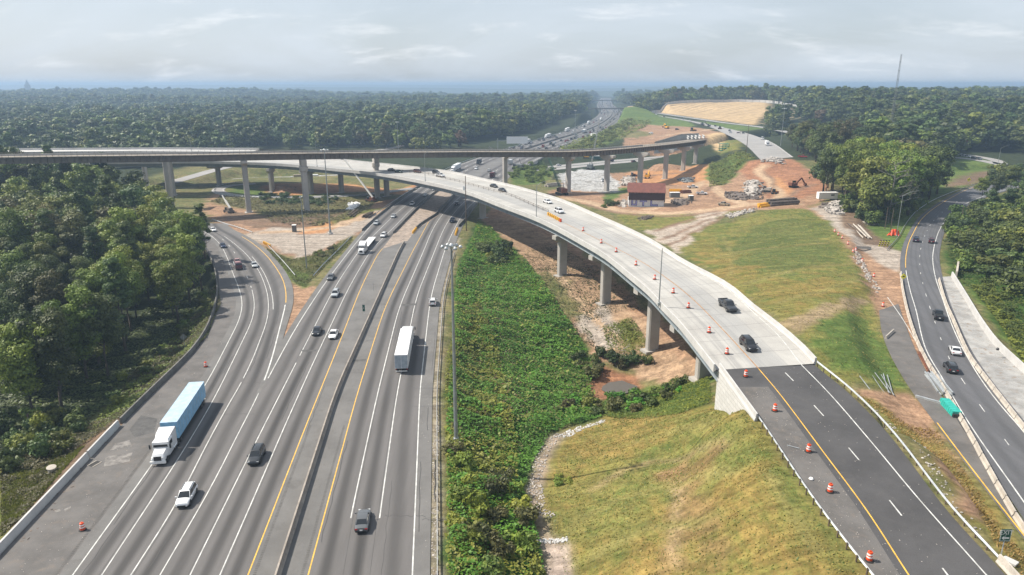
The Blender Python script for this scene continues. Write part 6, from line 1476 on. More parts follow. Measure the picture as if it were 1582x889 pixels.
# --- heavy trucks
def semi(colcab, coltr, p, h, label, cat='truck', flat=False, name='semi_truck', trailer=True, group=None):
    p = Vector(p) + Vector(h).normalized() * 2.9
    t = thing(name, label, cat, p, math.atan2(h[1], h[0]) - math.pi / 2, group)
    y0 = 8.2   # front of cab ahead of the origin
    c = MB(); c.prism([(-1.02, y0 - 1.9), (1.02, y0 - 1.9), (.98, y0 - .25), (.78, y0), (-.78, y0), (-.98, y0 - .25)], .75, 1.35)
    V = [(-1.0, y0 - 1.9, 1.35), (1.0, y0 - 1.9, 1.35), (.95, y0 - .25, 1.35), (.74, y0 - .03, 1.3), (-.74, y0 - .03, 1.3), (-.95, y0 - .25, 1.35), (-.86, y0 - 1.9, 2.05), (.86, y0 - 1.9, 2.05), (.78, y0 - .4, 1.78), (-.78, y0 - .4, 1.78)]
    c.add(V, [(0, 1, 7, 6), (1, 2, 8, 7), (2, 3, 8), (3, 4, 9, 8), (4, 5, 9), (5, 0, 6, 9), (6, 7, 8, 9)]); hd = c.build('hood', M['paint'], t, smooth=40); hd.color = COLS[colcab] + (1,)
    c = MB(); c.box((0, y0 - 2.95, 1.85), (2.4, 2.1, 2.2)); c.add([(-1.2, y0 - 4.0, 2.95), (1.2, y0 - 4.0, 2.95), (1.15, y0 - 1.9, 2.95), (-1.15, y0 - 1.9, 2.95), (-1.05, y0 - 4.0, 3.2), (1.05, y0 - 4.0, 3.2), (.95, y0 - 2.5, 3.2), (-.95, y0 - 2.5, 3.2)], [(0, 1, 5, 4), (1, 2, 6, 5), (2, 3, 7, 6), (3, 0, 4, 7), (4, 5, 6, 7)])
    q = c.build('cab', M['paint'], t, smooth=30); q.color = COLS[colcab] + (1,)
    if not flat or True:
        c = MB(); c.add([(-1.22, y0 - 5.6, .9), (1.22, y0 - 5.6, .9), (1.22, y0 - 3.9, .9), (-1.22, y0 - 3.9, .9), (-1.2, y0 - 5.6, 3.75), (1.2, y0 - 5.6, 3.75), (1.15, y0 - 3.9, 3.55), (-1.15, y0 - 3.9, 3.55), (.98, y0 - 2.7, 3.18), (-.98, y0 - 2.7, 3.18), (1.1, y0 - 3.6, 3.18), (-1.1, y0 - 3.6, 3.18)], [(0, 1, 5, 4), (1, 2, 6, 5), (2, 3, 7, 6), (3, 0, 4, 7), (4, 5, 6, 7), (7, 6, 8, 9), (6, 10, 8), (7, 9, 11)])
        q = c.build('sleeper', M['paint'], t, smooth=35); q.color = COLS[colcab] + (1,)
    MB().add(quad_in((1.12, y0 - 1.89, 2.12), (-1.12, y0 - 1.89, 2.12), (-1.05, y0 - 1.96, 2.9), (1.05, y0 - 1.96, 2.9), .05, .03), QF).build('windshield', M['glass'], t)
    for s in (1, -1):
        qd = [(s * 1.2, y0 - 3.6, 2.1), (s * 1.2, y0 - 2.2, 2.1), (s * 1.2, y0 - 2.35, 2.8), (s * 1.2, y0 - 3.6, 2.8)]
        MB().add(quad_in(*(qd if s > 0 else qd[::-1]), .05, .012), QF).build('side_window', M['glass'], t)
        MB().box((s * 1.5, y0 - 1.7, 2.35), (.22, .12, .7)).build('mirror', M['blackp'], t)
        MB().box((s * .82, y0 - .12, 1.0), (.3, .2, .28), s * -.5).build('headlight', M['lampglass'], t)
        MB().cyl((s * 1.0, y0 - 5.3, .8), (s * 1.0, y0 - 3.7, .8), .34, n=12).build('fuel_tank', M['chrome'], t)
        MB().cyl((s * 1.1, y0 - 5.72, 1.0), (s * 1.1, y0 - 5.72, 3.7), .09, n=8).build('exhaust_stack', M['chrome'], t)
    MB().box((0, y0 - .0, 1.2), (1.1, .06, .7)).build('grille', M['blackp'], t); MB().box((0, y0 + .02, .6), (2.3, .22, .38)).build('bumper', M['whiter'], t)
    MB().box((0, y0 - 4.6, .85), (.9, 7.2, .3)).build('frame', M['blackp'], t)
    ws = [(1.05, y0 - 1.15, .5)]
    for y in (y0 - 6.2, y0 - 7.5): ws.append((.95, y, .5))
    if trailer: ws += [(.95, -11.6, .5), (.95, -12.9, .5)]
    for x, y, r in ws:
        for s in (-1, 1): wheel(t, s * x, y, r, .3 if y > 6 else .56)
    if trailer and not flat:
        m_ = 'tint'; b = MB(); b.box((0, -6.2, 2.62), (2.6, 16.0, 2.86)); tr = b.build('trailer', M[m_], t); tr.color = coltr + (1,)
        b = MB(); b.box((0, -6.2, 4.07), (2.62, 16.02, .05)); q = b.build('trailer_roof', M['tint'], t); q.color = tuple(min(.62, c_ * .55 + .24) for c_ in coltr) + (1,)
        b = MB(); [b.box((s * 1.302, -13.9 + k * 1.29, 2.62), (.02, .05, 2.7)) for s in (-1, 1) for k in range(13)]; b.build('side_ribs', M['galv'], t)
        b = MB(); [b.box((s * .64, -14.22, 2.62), (1.2, .03, 2.7)) for s in (-1, 1)]; rd = b.build('rear_door', M['tint'], t); rd.color = (.30, .34, .38, 1)
        MB().box((0, -14.2, .62), (2.3, .1, .14)).build('rear_guard', M['whiter'], t); MB().box((0, -12.2, 1.0), (1.2, 3.2, .25)).build('axle_frame', M['blackp'], t)
        for s in (-1, 1): MB().box((s * .8, -.8, .75), (.14, .14, 1.1)).build('landing_leg', M['blackp'], t); MB().box((s * 1.1, -14.2, 1.05), (.25, .06, .12)).build('taillight', M['taillamp'], t)
    elif trailer:
        MB().box((0, -6.5, 1.35), (2.5, 15.0, .28)).build('flatbed', M['whiter'], t); MB().box((0, -12.2, 1.0), (1.2, 3.2, .25)).build('axle_frame', M['blackp'], t)
    return t
p = ground_at(279, 667, RZ); h = hdir('B', p.y, -1); r = semi('white', (.20, .40, .58), p, h, 'white semi truck hauling a long pale blue trailer towards the camera', 'truck')
p = ground_at(627, 546, RZ); semi('white', (.62, .62, .63), p, hdir('R3', p.y, 1), 'semi truck with long white trailer seen from behind on the right carriageway')
p = ground_at(567, 383, RZ); semi('white', (.6, .6, .6), p, hdir('G5', p.y, -1), 'white semi truck with empty flatbed trailer on the oncoming side', flat=True)
def box_truck(p, h, cab, boxc, label, group=None, L=7.5):
    t = thing('box_truck', label, 'truck', p, math.atan2(h[1], h[0]) - math.pi / 2, group)
    b = MB(); b.box((0, L / 2 - 1.0, 1.4), (2.2, 2.0, 1.9), top=(.92, .72)); q = b.build('cab', M['paint'], t); q.color = COLS[cab] + (1,)
    b = MB(); b.box((0, -1.05, 2.15), (2.4, L - 2.2, 2.6)); q = b.build('cargo_box', M['tint'], t); q.color = COLS[boxc] + (1,)
    MB().box((0, L / 2 - .22, 1.78), (1.8, .1, .8), M=Matrix.Rotation(.22, 3, 'X')).build('windshield', M['glass'], t); MB().box((0, -.4, .65), (.9, L - .8, .3)).build('frame', M['blackp'], t)
    for y in (L / 2 - 1.2, -L / 2 + 1.7):
        for s in (-1, 1): wheel(t, s * .98, y, .45, .3)
    return t
# pink tow truck with a broken car on its bed
p = ground_at(368, 413, RZ); h = hdir('B', p.y, -1); t = thing('tow_truck', 'pinkish tow truck carrying a wreck on the exit road by the wood', 'truck', p, math.atan2(h.y, h.x) - math.pi / 2)
b = MB(); b.box((0, 2.6, 1.3), (2.1, 1.9, 1.5), top=(.9, .75)); b.box((0, 3.9, .95), (1.95, 1.0, .8), top=(.9, .8)); q = b.build('cab', M['paint'], t, smooth=25); q.color = COLS['maroon'] + (1,)
MB().box((0, -1.0, 1.0), (2.3, 5.6, .22)).build('bed', M['galv'], t); MB().box((0, 3.42, 1.7), (1.7, .1, .6), M=Matrix.Rotation(.3, 3, 'X')).build('windshield', M['glass'], t)
for y in (3.5, -2.2):
    for s in (-1, 1): wheel(t, s * .92, y, .42, .3)
for s in (-1, 1): MB().bar((s * .9, -3.6, 1.1), (s * .7, 1.2, 1.9), .1, .1).build('winch_arm', M['pole'], t)
put_car('sedan', 'pink', p + h * -1.0 + Vector((0, 0, 1.1)), h, 'faded pink wrecked car riding on the tow truck bed')
# white box truck crossing, trucks on the far highway and other roads
p = ground_at(1185, 225, 9.52); box_truck(p, -pdir(UP_L, p), 'white', 'white', 'white box truck on the pale upper road leading to the dirt slope', L=9)
p = ground_at(1178, 216, 9.52); put_car('van', 'white', p, -pdir(UP_L, p), 'white van just behind the white box truck on the upper road')
for u, v, c, lab in [(1148, 206.5, 'dark grey', 'dark car beside a pole on the upper road'), (1127, 203, 'black', 'black car alone on the upper road near the cut slope'), (1105, 195.5, 'black', 'small black car on the upper road below the green strip')]:
    p = ground_at(u, v, 9.52); put_car('suv', c, p, -pdir(UP_L, p), lab)
def tiny(kind, colr, p, h, lab, grp, cat):
    """far car: a single small mesh"""
    key = 'far_' + kind
    if key not in CARS:
        mb, g = body_mesh(kind)
        for nm, q in glass_panels(g): mb.add(q, QF, 2)
        L, W, wr_, fy, ry = g[0], g[1], g[11], g[12], g[13]
        for sx in (-1, 1):
            for y in (fy, ry): mb.cyl((sx * (W - .2), y, wr_), (sx * (W + .02), y, wr_), wr_, n=10, mi=1)
        CARS[key] = mb.data(CARNAME[kind], [M['paint'], M['rubber'], M['glass']], smooth=38)
    o = bpy.data.objects.new(CARNAME[kind], CARS[key]); COL.objects.link(o); o.location = p; o.rotation_euler = (0, 0, math.atan2(h[1], h[0]) - math.pi / 2); o.color = COLS[colr] + (1,); return tag(o, lab, cat, grp)
# between the flyover and the dark bridge, then the queue beyond
for kind, c, u, v, f, s, lab in [('suv', 'white', 736, 262, .6, -1, 'white suv on the highway between the two flyovers, oncoming side'), ('suv', 'white', 755.5, 265, .35, 1, 'white suv driving away between the two flyovers, behind the grey pier'), ('suv', 'silver', 763, 269, .5, 1, 'silver suv close to the grey pier of the steel flyover')]:
    p = ground_at(u, v, RZ); put_car(kind, c, p, hdir('M', p.y, s), lab)
p = ground_at(761, 275, RZ); box_truck(p, hdir('R4', p.y, 1), 'maroon', 'maroon', 'dark red box truck driving away beside the grey pier'); p = ground_at(740, 254, RZ); box_truck(p, hdir('F', p.y, -1), 'black', 'dark grey', 'dark dump truck coming on just below the steel flyover')
p = ground_at(789, 254, RZ); box_truck(p, hdir('R4', p.y, 1), 'white', 'silver', 'silver tank truck driving away under the steel flyover')
p = ground_at(704, 264, RZ); semi('white', (.55, .58, .6), p, hdir('F', p.y, -1), 'semi truck with pale trailer just beyond the curved flyover on the oncoming side')
for u, v, l_, s, lab in [(813, 222.5, 'G5', -1, 'white semi truck on the distant highway right of the sign back'), (846, 213, 'F', -1, 'white semi truck behind another on the distant highway near the wood'), (876, 203, 'F', -1, 'white semi truck by the wood edge at the brown embankment'), (903, 205.5, 'R3', 1, 'pale semi truck driving away in the distant right lanes'), (909, 192, 'F', -1, 'white semi truck on the bend of the distant highway'), (928, 186.5, 'G6', -1, 'white semi truck farthest up the distant bend')]:
    p = ground_at(u, v, RZ); semi('white', (.62, .62, .62), p, hdir(l_, p.y, s), lab)
seen = []
fr = random.Random(21)
for k in range(700):
    y = 470 * (2900 / 470) ** fr.random(); l1, l2, s = fr.choice([('F', 'G5', -1), ('G5', 'G6', -1), ('G6', 'LY', -1), ('F', 'G5', -1), ('RY', 'R2', 1), ('R2', 'R3', 1), ('R3', 'R4', 1)])
    x = (float(LX(l1, y)) + float(LX(l2, y))) / 2
    if any(abs(x - a) < 2.2 and abs(y - b) < 11 for a, b in seen): continue
    u, v = project((x, y, 0))
    if v > 236: continue
    if any(math.hypot(u - a, v - b) < 7 for a, b in ((813, 222), (846, 213), (876, 203), (903, 205), (909, 192), (928, 186))): continue
    seen.append((x, y)); kind = fr.choice(['sedan', 'suv', 'suv', 'pickup', 'van']); c = fr.choice(['white', 'white', 'black', 'silver', 'dark grey', 'grey', 'red', 'dark blue'])
    side = 'coming lanes' if s < 0 else 'lanes leading away'
    tiny(kind, c, (x, y, RZ), hdir('M', y, s), 'small %s %s in the far traffic, %s' % (c, {'suv': 'suv', 'sedan': 'sedan', 'pickup': 'pickup', 'van': 'van'}[kind], side), 'far %s %s, %s' % (c, kind, side), 'car' if kind in ('sedan', 'suv') else 'truck' if kind == 'pickup' else 'van')
    if len(seen) > 190: break
UC = [a.lerp(b, .5) for a, b in zip(resample(UP_L, 80), resample(UP_R, 80))]
for k, (f, d, kd, c, lab) in enumerate([(.30, 3.5, 'suv', 'silver', 'silver suv high on the pale upper road'), (.38, -3.5, 'sedan', 'white', 'white sedan on the left half of the upper road'), (.47, 3.5, 'pickup', 'black', 'black pickup on the upper road below the tan slope'), (.55, 3.0, 'suv', 'white', 'white suv on the upper road below the tan slope'), (.62, -3.0, 'sedan', 'grey', 'grey sedan on the far stretch of the upper road'), (.70, 2.5, 'suv', 'maroon', 'maroon suv on the far stretch of the upper road'), (.78, -2.5, 'van', 'white', 'white van on the far stretch of the upper road'), (.86, 2.5, 'suv', 'black', 'black suv farthest along the upper road')]):
    i = int(f * 79); n_ = normals2(UC)[i]; p = UC[i] + n_ * d; tiny(kd, c, (p.x, p.y, 9.52), (UC[i - 1] - UC[i + 1]), lab, None, 'car' if kd in ('suv', 'sedan') else 'van' if kd == 'van' else 'truck')
AM = offset(ART, 6.0); AM2 = offset(ART, -6.0)
for kind, c, u, v, s, lab in [('sedan', 'white', 863, 256.5, 1, 'white sedan on the crossing road right of the highway bank'), ('suv', 'dark green', 858, 249.5, 1, 'dark suv on the far side of the crossing road near the bank'), ('suv', 'maroon', 979, 251, 1, 'maroon suv on the crossing road behind the steel flyover piers'), ('suv', 'white', 1017, 249, 1, 'white suv on the crossing road between two piers'), ('sedan', 'black', 438, 270.5, 1, 'black sedan on the crossing road left of the highway'), ('sedan', 'dark blue', 558, 272.5, 1, 'dark blue sedan on the crossing road near the lifting crane'), ('suv', 'white', 347, 276, 1, 'white suv on the crossing road under the white deck'), ('sedan', 'red', 962, 244, 1, 'red sedan on the far lanes of the crossing road')]:
    p = ground_at(u, v, -3.97); put_car(kind, c, p, pdir(ART, p, s), lab)
p = ground_at(460, 278, -3.97); box_truck(p, pdir(ART, p, -1), 'white', 'tan', 'tan dump truck on the crossing road between the flyover piers', L=9); p = ground_at(488, 278, -3.97); box_truck(p, pdir(ART, p, 1), 'white', 'white', 'white truck on the crossing road ahead of the tan dump truck')
p = ground_at(942, 250.5, -3.97); box_truck(p, pdir(ART, p, 1), 'dark blue', 'dark blue', 'dark blue box truck on the crossing road in the pier gap')
for k, (u, v, c) in enumerate([(1495, 243.5, 'white'), (1505, 246, 'black'), (1512, 247, 'grey'), (1488, 242, 'white'), (1483, 241, 'silver')]):
    p = ground_at(u, v, 5.02); tiny('suv', c, p, pdir(RLOT, p), '%s car waiting on the small road behind the right grass field, number %s from its right end' % (c, ('two', 'one', 'zero', 'three', 'four')[k]) if False else '%s car on the small curved road behind the right grass field%s' % (c, ' nearest the bend' if k == 2 else ' at its left end' if k == 3 else ''), None, 'car')
# ================================================================ STREET FURNITURE AND SITE OBJECTS
# --- traffic drums
db = MB(); R0 = .30
prof = [(.30, .06), (.30, .20), (.295, .36), (.285, .37), (.28, .52), (.27, .53), (.265, .68), (.255, .69), (.25, .84), (.24, .86), (.235, 1.0), (.17, 1.04)]
db.lathe(prof, n=14, mis=[0, 0, 0, 1, 1, 0, 1, 1, 0, 0, 0]); db.box((0, 0, 1.09), (.2, .05, .12))
dm = db.data('drum', [M['orange'], M['whiter']], smooth=35); dbm = MB().lathe([(.46, 0), (.46, .06), (.30, .10)], n=12).data('base', M['rubber'])
def drum(p, lab, grp=None, s=1.05):
    t = thing('traffic_drum', lab, 'traffic drum', p, rnd.uniform(0, 6), grp); t.scale = (s,) * 3
    for nm, me_ in (('drum', dm), ('base', dbm)):
        o = bpy.data.objects.new(nm, me_); COL.objects.link(o); o.parent = t
zf = lambda x, y: z_fly(x, y) + .015
OR_ = ['first', 'second', 'third', 'fourth', 'fifth', 'sixth', 'seventh', 'eighth', 'ninth', 'tenth']
for k, (u, v) in enumerate([(901, 357), (929, 376), (952, 389.5), (982.5, 410), (1011.5, 432), (1040, 453), (1063.5, 476), (1095.5, 514), (1123, 547)]): drum(ground_on(u, v, zf), 'orange and white drum on the flyover deck, %s from the yellow crash barrels' % OR_[k], 'drums along the ramp')
for k, (u, v) in enumerate([(1152, 582), (1197, 635), (1249, 698), (1282, 760), (1342.6, 866)]): drum(ground_on(u, v, lambda x, y: z_ramp(x, y) + .012), 'orange and white drum on the closed asphalt shoulder, %s from the bridge joint' % OR_[k], 'drums along the ramp')
for u, v, lab in [(318, 567, 'orange drum alone on the exit road shoulder behind the blue trailer truck'), (128, 819, 'orange drum on the wide left shoulder nearest the camera')]: drum(ground_at(u, v, .01), lab)
for k, (u, v) in enumerate([(1289.5, 359), (1295, 364), (1301, 369), (1310, 378), (1318, 390), (1322, 388), (1332, 405), (1350, 428), (1364, 474)]): drum(land(u, v), 'small orange drum along the dirt access track, %s from the white container' % OR_[k], 'drums along the access track')
# --- crash cushions
def cushion(P, lab, z0, n, w=.75):
    t = thing('crash_cushion', lab, 'crash cushion', P[0]); b = every(P, length(P) / n)
    for i, p in enumerate(b): o = MB().lathe([(w / 2, 0), (w / 2, .95), (w * .45, 1.0)], n=12).build('barrel', M['orange'] if i == len(b) - 1 and n > 5 else M['yellow'], t, smooth=35); o.location = p - t.location
    d = MB(); d.tube([p + Vector((0, 0, .55)) for p in b], .1, 4); d.build('cable', M['blackp'], t, world=True)
cushion(track([(847, 333), (856, 337.5), (866, 343)], zf, 1), 'row of yellow crash barrels on the curved flyover where the timber rail ends', 0, 7)
cushion(track([(638, 361), (643, 355)], 0, 1), 'yellow crash cushion at the tip of the wavy barrier in the broken median', 0, 4)
cushion(track([(704, 364), (706.5, 356)], 0, 1), 'yellow crash cushion on the right shoulder below the curved flyover', 0, 4)
cushion(track([(408, 377), (417, 382)], gz1, 1), 'yellow crash cushion at the gravel yard beside the exit road', 0, 5)
# --- poles and lamps
def pole(base, H, r0, r1, m_, t, name='pole', lean=(0, 0)):
    return MB().cyl((0, 0, -.5), (lean[0], lean[1], H), r0, r1, 8).build(name, M[m_], t, smooth=40)
def height_to(p, v):
    """pole height whose top reaches photo row v above base p"""
    lo, hi = 0.0, 200.0
    for _ in range(40):
        m_ = (lo + hi) / 2
        if project((p.x, p.y, p.z + m_))[1] > v: lo = m_
        else: hi = m_
    return lo
def high_mast(u, v, vt, lab, n=6, base=True):
    p = land(u, v); H = height_to(p, vt); t = thing('high_mast_light', lab, 'lamp post', p); pole(p, H, .34, .14, 'galv' if False else 'pole', t)
    if base: MB().lathe([(.95, -.4), (.95, .5), (.8, .6)], n=12).build('footing', M['concrete'], t); MB().lathe([(.5, .6), (.45, 1.6), (.36, 1.7)], n=10).build('base_cover', M['pole'], t)
    MB().lathe([(.18, H - .4), (.3, H - .2), (.36, H + .1), (.28, H + .3), (.12, H + .45)], n=12).build('hub', M['galv'], t, smooth=40); lp = MB().lathe([(.10, .2), (.27, .05), (.30, -.15), (.22, -.28)], n=12).data('lamp_head', M['galv'], smooth=40)
    for k in range(n):
        a = 2 * math.pi * k / n; o = bpy.data.objects.new('lamp_head', lp); COL.objects.link(o); o.parent = t; o.location = (1.35 * math.cos(a), 1.35 * math.sin(a), H)
        MB().bar((0, 0, H + .1), (1.35 * math.cos(a), 1.35 * math.sin(a), H + .15), .1, .1).build('bracket', M['pole'], t)
    return t
high_mast(705, 690, 381, 'tallest high mast light rising from the vine bank beside the guardrail')
high_mast(510.5, 362, 232, 'high mast light on the gravel yard in front of the steel flyover')
high_mast(616, 242, 189, 'high mast light before the wood beyond the steel flyover', base=False)
high_mast(888, 213, 171, 'high mast light on the island beside the distant highway', base=False)
high_mast(1206, 226, 168, 'tall light mast beyond the upper road against dark trees', base=False)
high_mast(1543, 184, 136, 'thin tall mast before the grey wall at the far right', 4, False)
def street_lamp(p, vt, tip, lab, m_='pole', H=None):
    H = H or height_to(p, vt); t = thing('street_lamp', lab, 'lamp post', p); pole(p, H, .13, .08, m_, t); MB().lathe([(.28, -.2), (.28, .3), (.18, .4)], n=8).build('base', M[m_], t)
    if tip is not None:
        q = ground_at(*tip, 0); d = (Vector(ground_at(tip[0], tip[1], p.z + H)) if False else None)
        ang = tip[2] if len(tip) > 2 else 0.0; L = (tip[0] - project((p.x, p.y, p.z + H))[0]) * (p.y / FOC); dv = Vector((L, ang, 1.0 + .12 * abs(L)))
        MB().tube([(0, 0, H - .2), (dv.x * .5, dv.y * .5, H + dv.z * .7), (dv.x, dv.y, H + dv.z)], [.07, .06, .05], 6).build('arm', M[m_], t); MB().box((dv.x, dv.y, H + dv.z - .05), (.75, .3, .16), top=(.7, .7)).build('lamp_head', M['greysign'], t)
    return t
def onpar(u, v): return ground_on(u, v, lambda x, y: z_fly(x, y) + .6)
street_lamp(onpar(1018, 470), 384, None, 'bare lamp pole on the outer parapet of the curved flyover near the pickup')
street_lamp(onpar(828.5, 336), 287, (841, 270), 'lamp with curved arm on the curved flyover by the yellow crash barrels')
street_lamp(onpar(657, 280), 238, (664.5, 229), 'lamp with curved arm on the curved flyover over the oncoming lanes')
street_lamp(onpar(490, 257), 219, (494, 215), 'lamp with curved arm on the curved flyover behind the steel deck')
for u, v, vt, tip, lab in [(296, 236, 213, (301, 207), 'lamp with bent arm on the white viaduct, right of two'), (68, 236.5, 213, (70, 206), 'lamp with bent arm on the white viaduct, left of two')]: street_lamp(ground_at(u, v, 25.5), vt, tip, lab)
p = land(1385, 365); street_lamp(p, 302, (1418, 299), 'green street lamp with long arm on the verge of the right road', 'pole')
p = land(1541, 257); street_lamp(p, 229, (1557, 222.6), 'street lamp beyond the grass field at the right', 'pole')
def utility(u, v, vt, lab, m_='wood', box=False, r=.16):
    p = land(u, v); H = height_to(p, vt); t = thing('utility_pole', lab, 'pole', p); pole(p, H, r, r * .6, m_, t)
    if box: MB().box((-.6, 0, H * .78), (.7, .5, 1.6)).build('equipment_box', M['whiter'], t)
    return t, H
utility(474, 416, 302, 'dark slender pole standing in the weedy triangle', 'pole', r=.2)
utility(720.5, 357, 272, 'pole carrying a white box in front of the curved flyover', 'wood', True, r=.22)
a1 = utility(1367, 354, 320, 'left wooden pole of two on the grass by the right wood'); a2 = utility(1375, 361, 322, 'right wooden pole of two on the grass by the right wood')
utility(1483.5, 349, 318, 'thin pole sticking out of the overgrown right bank', 'wood'); utility(1153, 236, 193, 'taller dark pole beside the end of the upper road', 'wood', r=.25); utility(1142, 228, 202, 'shorter dark pole beside the end of the upper road', 'wood', r=.25)
# wires between the lamp and the poles
pA = land(1385, 365); pB = land(1375, 361); tpA = Vector((pA.x, pA.y, pA.z + height_to(pA, 304))); tpB = Vector((pB.x, pB.y, pB.z + height_to(pB, 324)))
tag(MB().tube([tpA.lerp(tpB, k / 8) - Vector((0, 0, 1.2 * math.sin(math.pi * k / 8))) for k in range(9)], .03, 4).build('cable', M['blackp']), 'sagging cable from the right wooden pole to the green street lamp', 'cable')
# radio mast and far tower
p = ground_at(1370, 238, 6); H = height_to(p, 97.5); t = thing('radio_mast', 'very tall thin radio mast rising above the right horizon', 'mast', (p.x, p.y, 12)); mb = MB(); W_ = 3
for k in range(3):
    a = k * 2.09; mb.cyl((W_ * .35 * math.cos(a), W_ * .35 * math.sin(a), 0), (.4 * math.cos(a), .4 * math.sin(a), H), .16, .1, 5)
mb.build('legs', M['greysign'], t); mb = MB(); [mb.lathe([(1.05 * (1 - z / (H + 60)), z), (1.05 * (1 - z / (H + 60)), z + .4)], n=6) for z in np.arange(5, H, 6)]; mb.build('bracing', M['greysign'], t)
p = ground_at(43, 136.5, 35); t = thing('spire_tower', 'tiny dark pointed tower on the left horizon', 'tower', (p.x, p.y, 25)); s_ = p.y / FOC; MB().box((0, 0, 4 * s_), (5.5 * s_, 5.5 * s_, 8 * s_)).build('base', M['girder'], t); MB().lathe([(2.6 * s_, 8 * s_), (2.2 * s_, 10.5 * s_), (.2 * s_, 15 * s_)], n=6).build('spire', M['greysign'], t)
# --- signs
def board(parent, w, h, m_, name, loc, rot=(0, 0, 0), th=.04, diamond=False):
    mb = MB(); P = [(-w / 2, -h / 2), (w / 2, -h / 2), (w / 2, h / 2), (-w / 2, h / 2)] if not diamond else [(0, -h / 2), (w / 2, 0), (0, h / 2), (-w / 2, 0)]
    mb.prism([(a, b) for a, b in P], 0, th, M=Matrix(((1, 0, 0), (0, 0, -1), (0, 1, 0)))); o = mb.build(name, M[m_] if isinstance(m_, str) else m_, parent); o.location = loc; o.rotation_euler = rot; return o
def text(parent, s, size, loc, rot, m_, name='lettering', ext=.006):
    cu = bpy.data.curves.new(name, 'FONT'); cu.body = s; cu.size = size; cu.align_x = 'CENTER'; cu.align_y = 'CENTER'; cu.extrude = ext; cu.materials.append(M[m_])
    tmp = bpy.data.objects.new('tmp', cu); me_ = bpy.data.meshes.new_from_object(tmp); bpy.data.objects.remove(tmp); o = bpy.data.objects.new(name, me_); COL.objects.link(o); o.parent = parent; o.location = loc; o.rotation_euler = rot; return o
p = land(1546, 860); p2 = p; H = height_to(p, 836); top = height_to(p, 818.5); w_ = 19 * p.y / FOC; hh = (top - H) * 1.08
t = thing('exit_sign', 'green EXIT sign with a left arrow on a single post right of the ramp', 'sign', p, math.radians(0))
board(t, w_, hh, 'signgreen', 'panel', (0, 0, (H + top) / 2)); pole(p, H + hh * .6, .06, .05, 'galv', t, 'post')
text(t, 'EXIT', hh * .47, (0, -.05, H + hh * .69), (math.pi / 2, 0, 0), 'whiter')
ar = MB(); k = hh * .30; ar.prism([(-w_ * .36, 0), (-w_ * .12, k * .55), (-w_ * .12, k * .2), (w_ * .36, k * .2), (w_ * .36, -k * .2), (-w_ * .12, -k * .2), (-w_ * .12, -k * .55)], 0, .012, M=Matrix(((1, 0, 0), (0, 0, -1), (0, 1, 0)))); o = ar.build('arrow', M['whiter'], t); o.location = (0, -.045, H + hh * .26)
bd = MB()
for (cx2, cz, sx2, sz) in ((0, H + hh * .03, w_ * .96, .03), (0, top - hh * .03, w_ * .96, .03), (-w_ * .47, (H + top) / 2, .03, hh * .94), (w_ * .47, (H + top) / 2, .03, hh * .94)): bd.box((cx2, -.046, cz), (sx2, .012, sz))
bd.build('border', M['whiter'], t)
def diamond(u, v, vt, size_px, m_, lab, face=0.0, mark=True, zf_=None):
    p = land(u, v) if zf_ is None else ground_at(u, v, zf_); s = size_px * p.y / FOC; c = height_to(p, vt); t = thing('warning_sign', lab, 'sign', p, face); board(t, s, s, m_, 'panel', (0, 0, c), diamond=True); pole(p, c + s * .3, .06, .05, 'galv', t, 'post')
    if mark: MB().box((0, -.05, c), (s * .34, .012, s * .18)).build('symbol', M['blackp'], t)
    return t
diamond(1496, 283, 278, 6.5, 'signyellow', 'yellow diamond warning sign at the far bend of the right road'); t = diamond(1394, 440, 427.5, 10, 'signyellow', 'bright yellow diamond sign at the start of the barrier row by the right road', mark=True)
diamond(286, 540, 521, 11, 'greysign', 'grey back of a diamond sign among weeds behind the dark weathered wall', .6, False)
p = ground_at(562.5, 486, .9); t = thing('route_marker', 'small green marker sign standing on the middle barrier', 'sign', (p.x, p.y, .95)); board(t, .6, 1.7, 'signgreen', 'panel', (0, 0, 1.6)); MB().cyl((0, .06, 0), (0, .06, 1.8), .04).build('post', M['galv'], t); text(t, '2', .5, (0, -.05, 1.6), (math.pi / 2, 0, 0), 'whiter')
p = ground_at(577, 449, .9); t = thing('marker_post', 'thin pole on the middle barrier beyond the green marker sign', 'post', (p.x, p.y, .9)); MB().cyl((0, 0, 0), (0, 0, 2.2), .05).build('pole', M['pole'], t)
# sign structure seen from behind on the distant highway
p = ground_at(769, 233, 0); q = ground_at(806, 226, 0); t = thing('sign_structure', 'pale back of a big overhead sign beside the distant highway', 'sign', (p.x, p.y, 0)); H = height_to(p, 214)
MB().cyl((0, 0, -1), (0, 0, H), .35).build('post', M['pole'], t); MB().box((14, 0, H * .8), (30, .5, .5)).build('truss', M['pole'], t); b = MB(); b.box((17, -.4, H * .86), (18.5, .2, 6.0)); [b.box((8.5 + k * 2.1, -.56, H * .86), (.12, .12, 6)) for k in range(9)]; b.build('panel', M['whiter'], t)
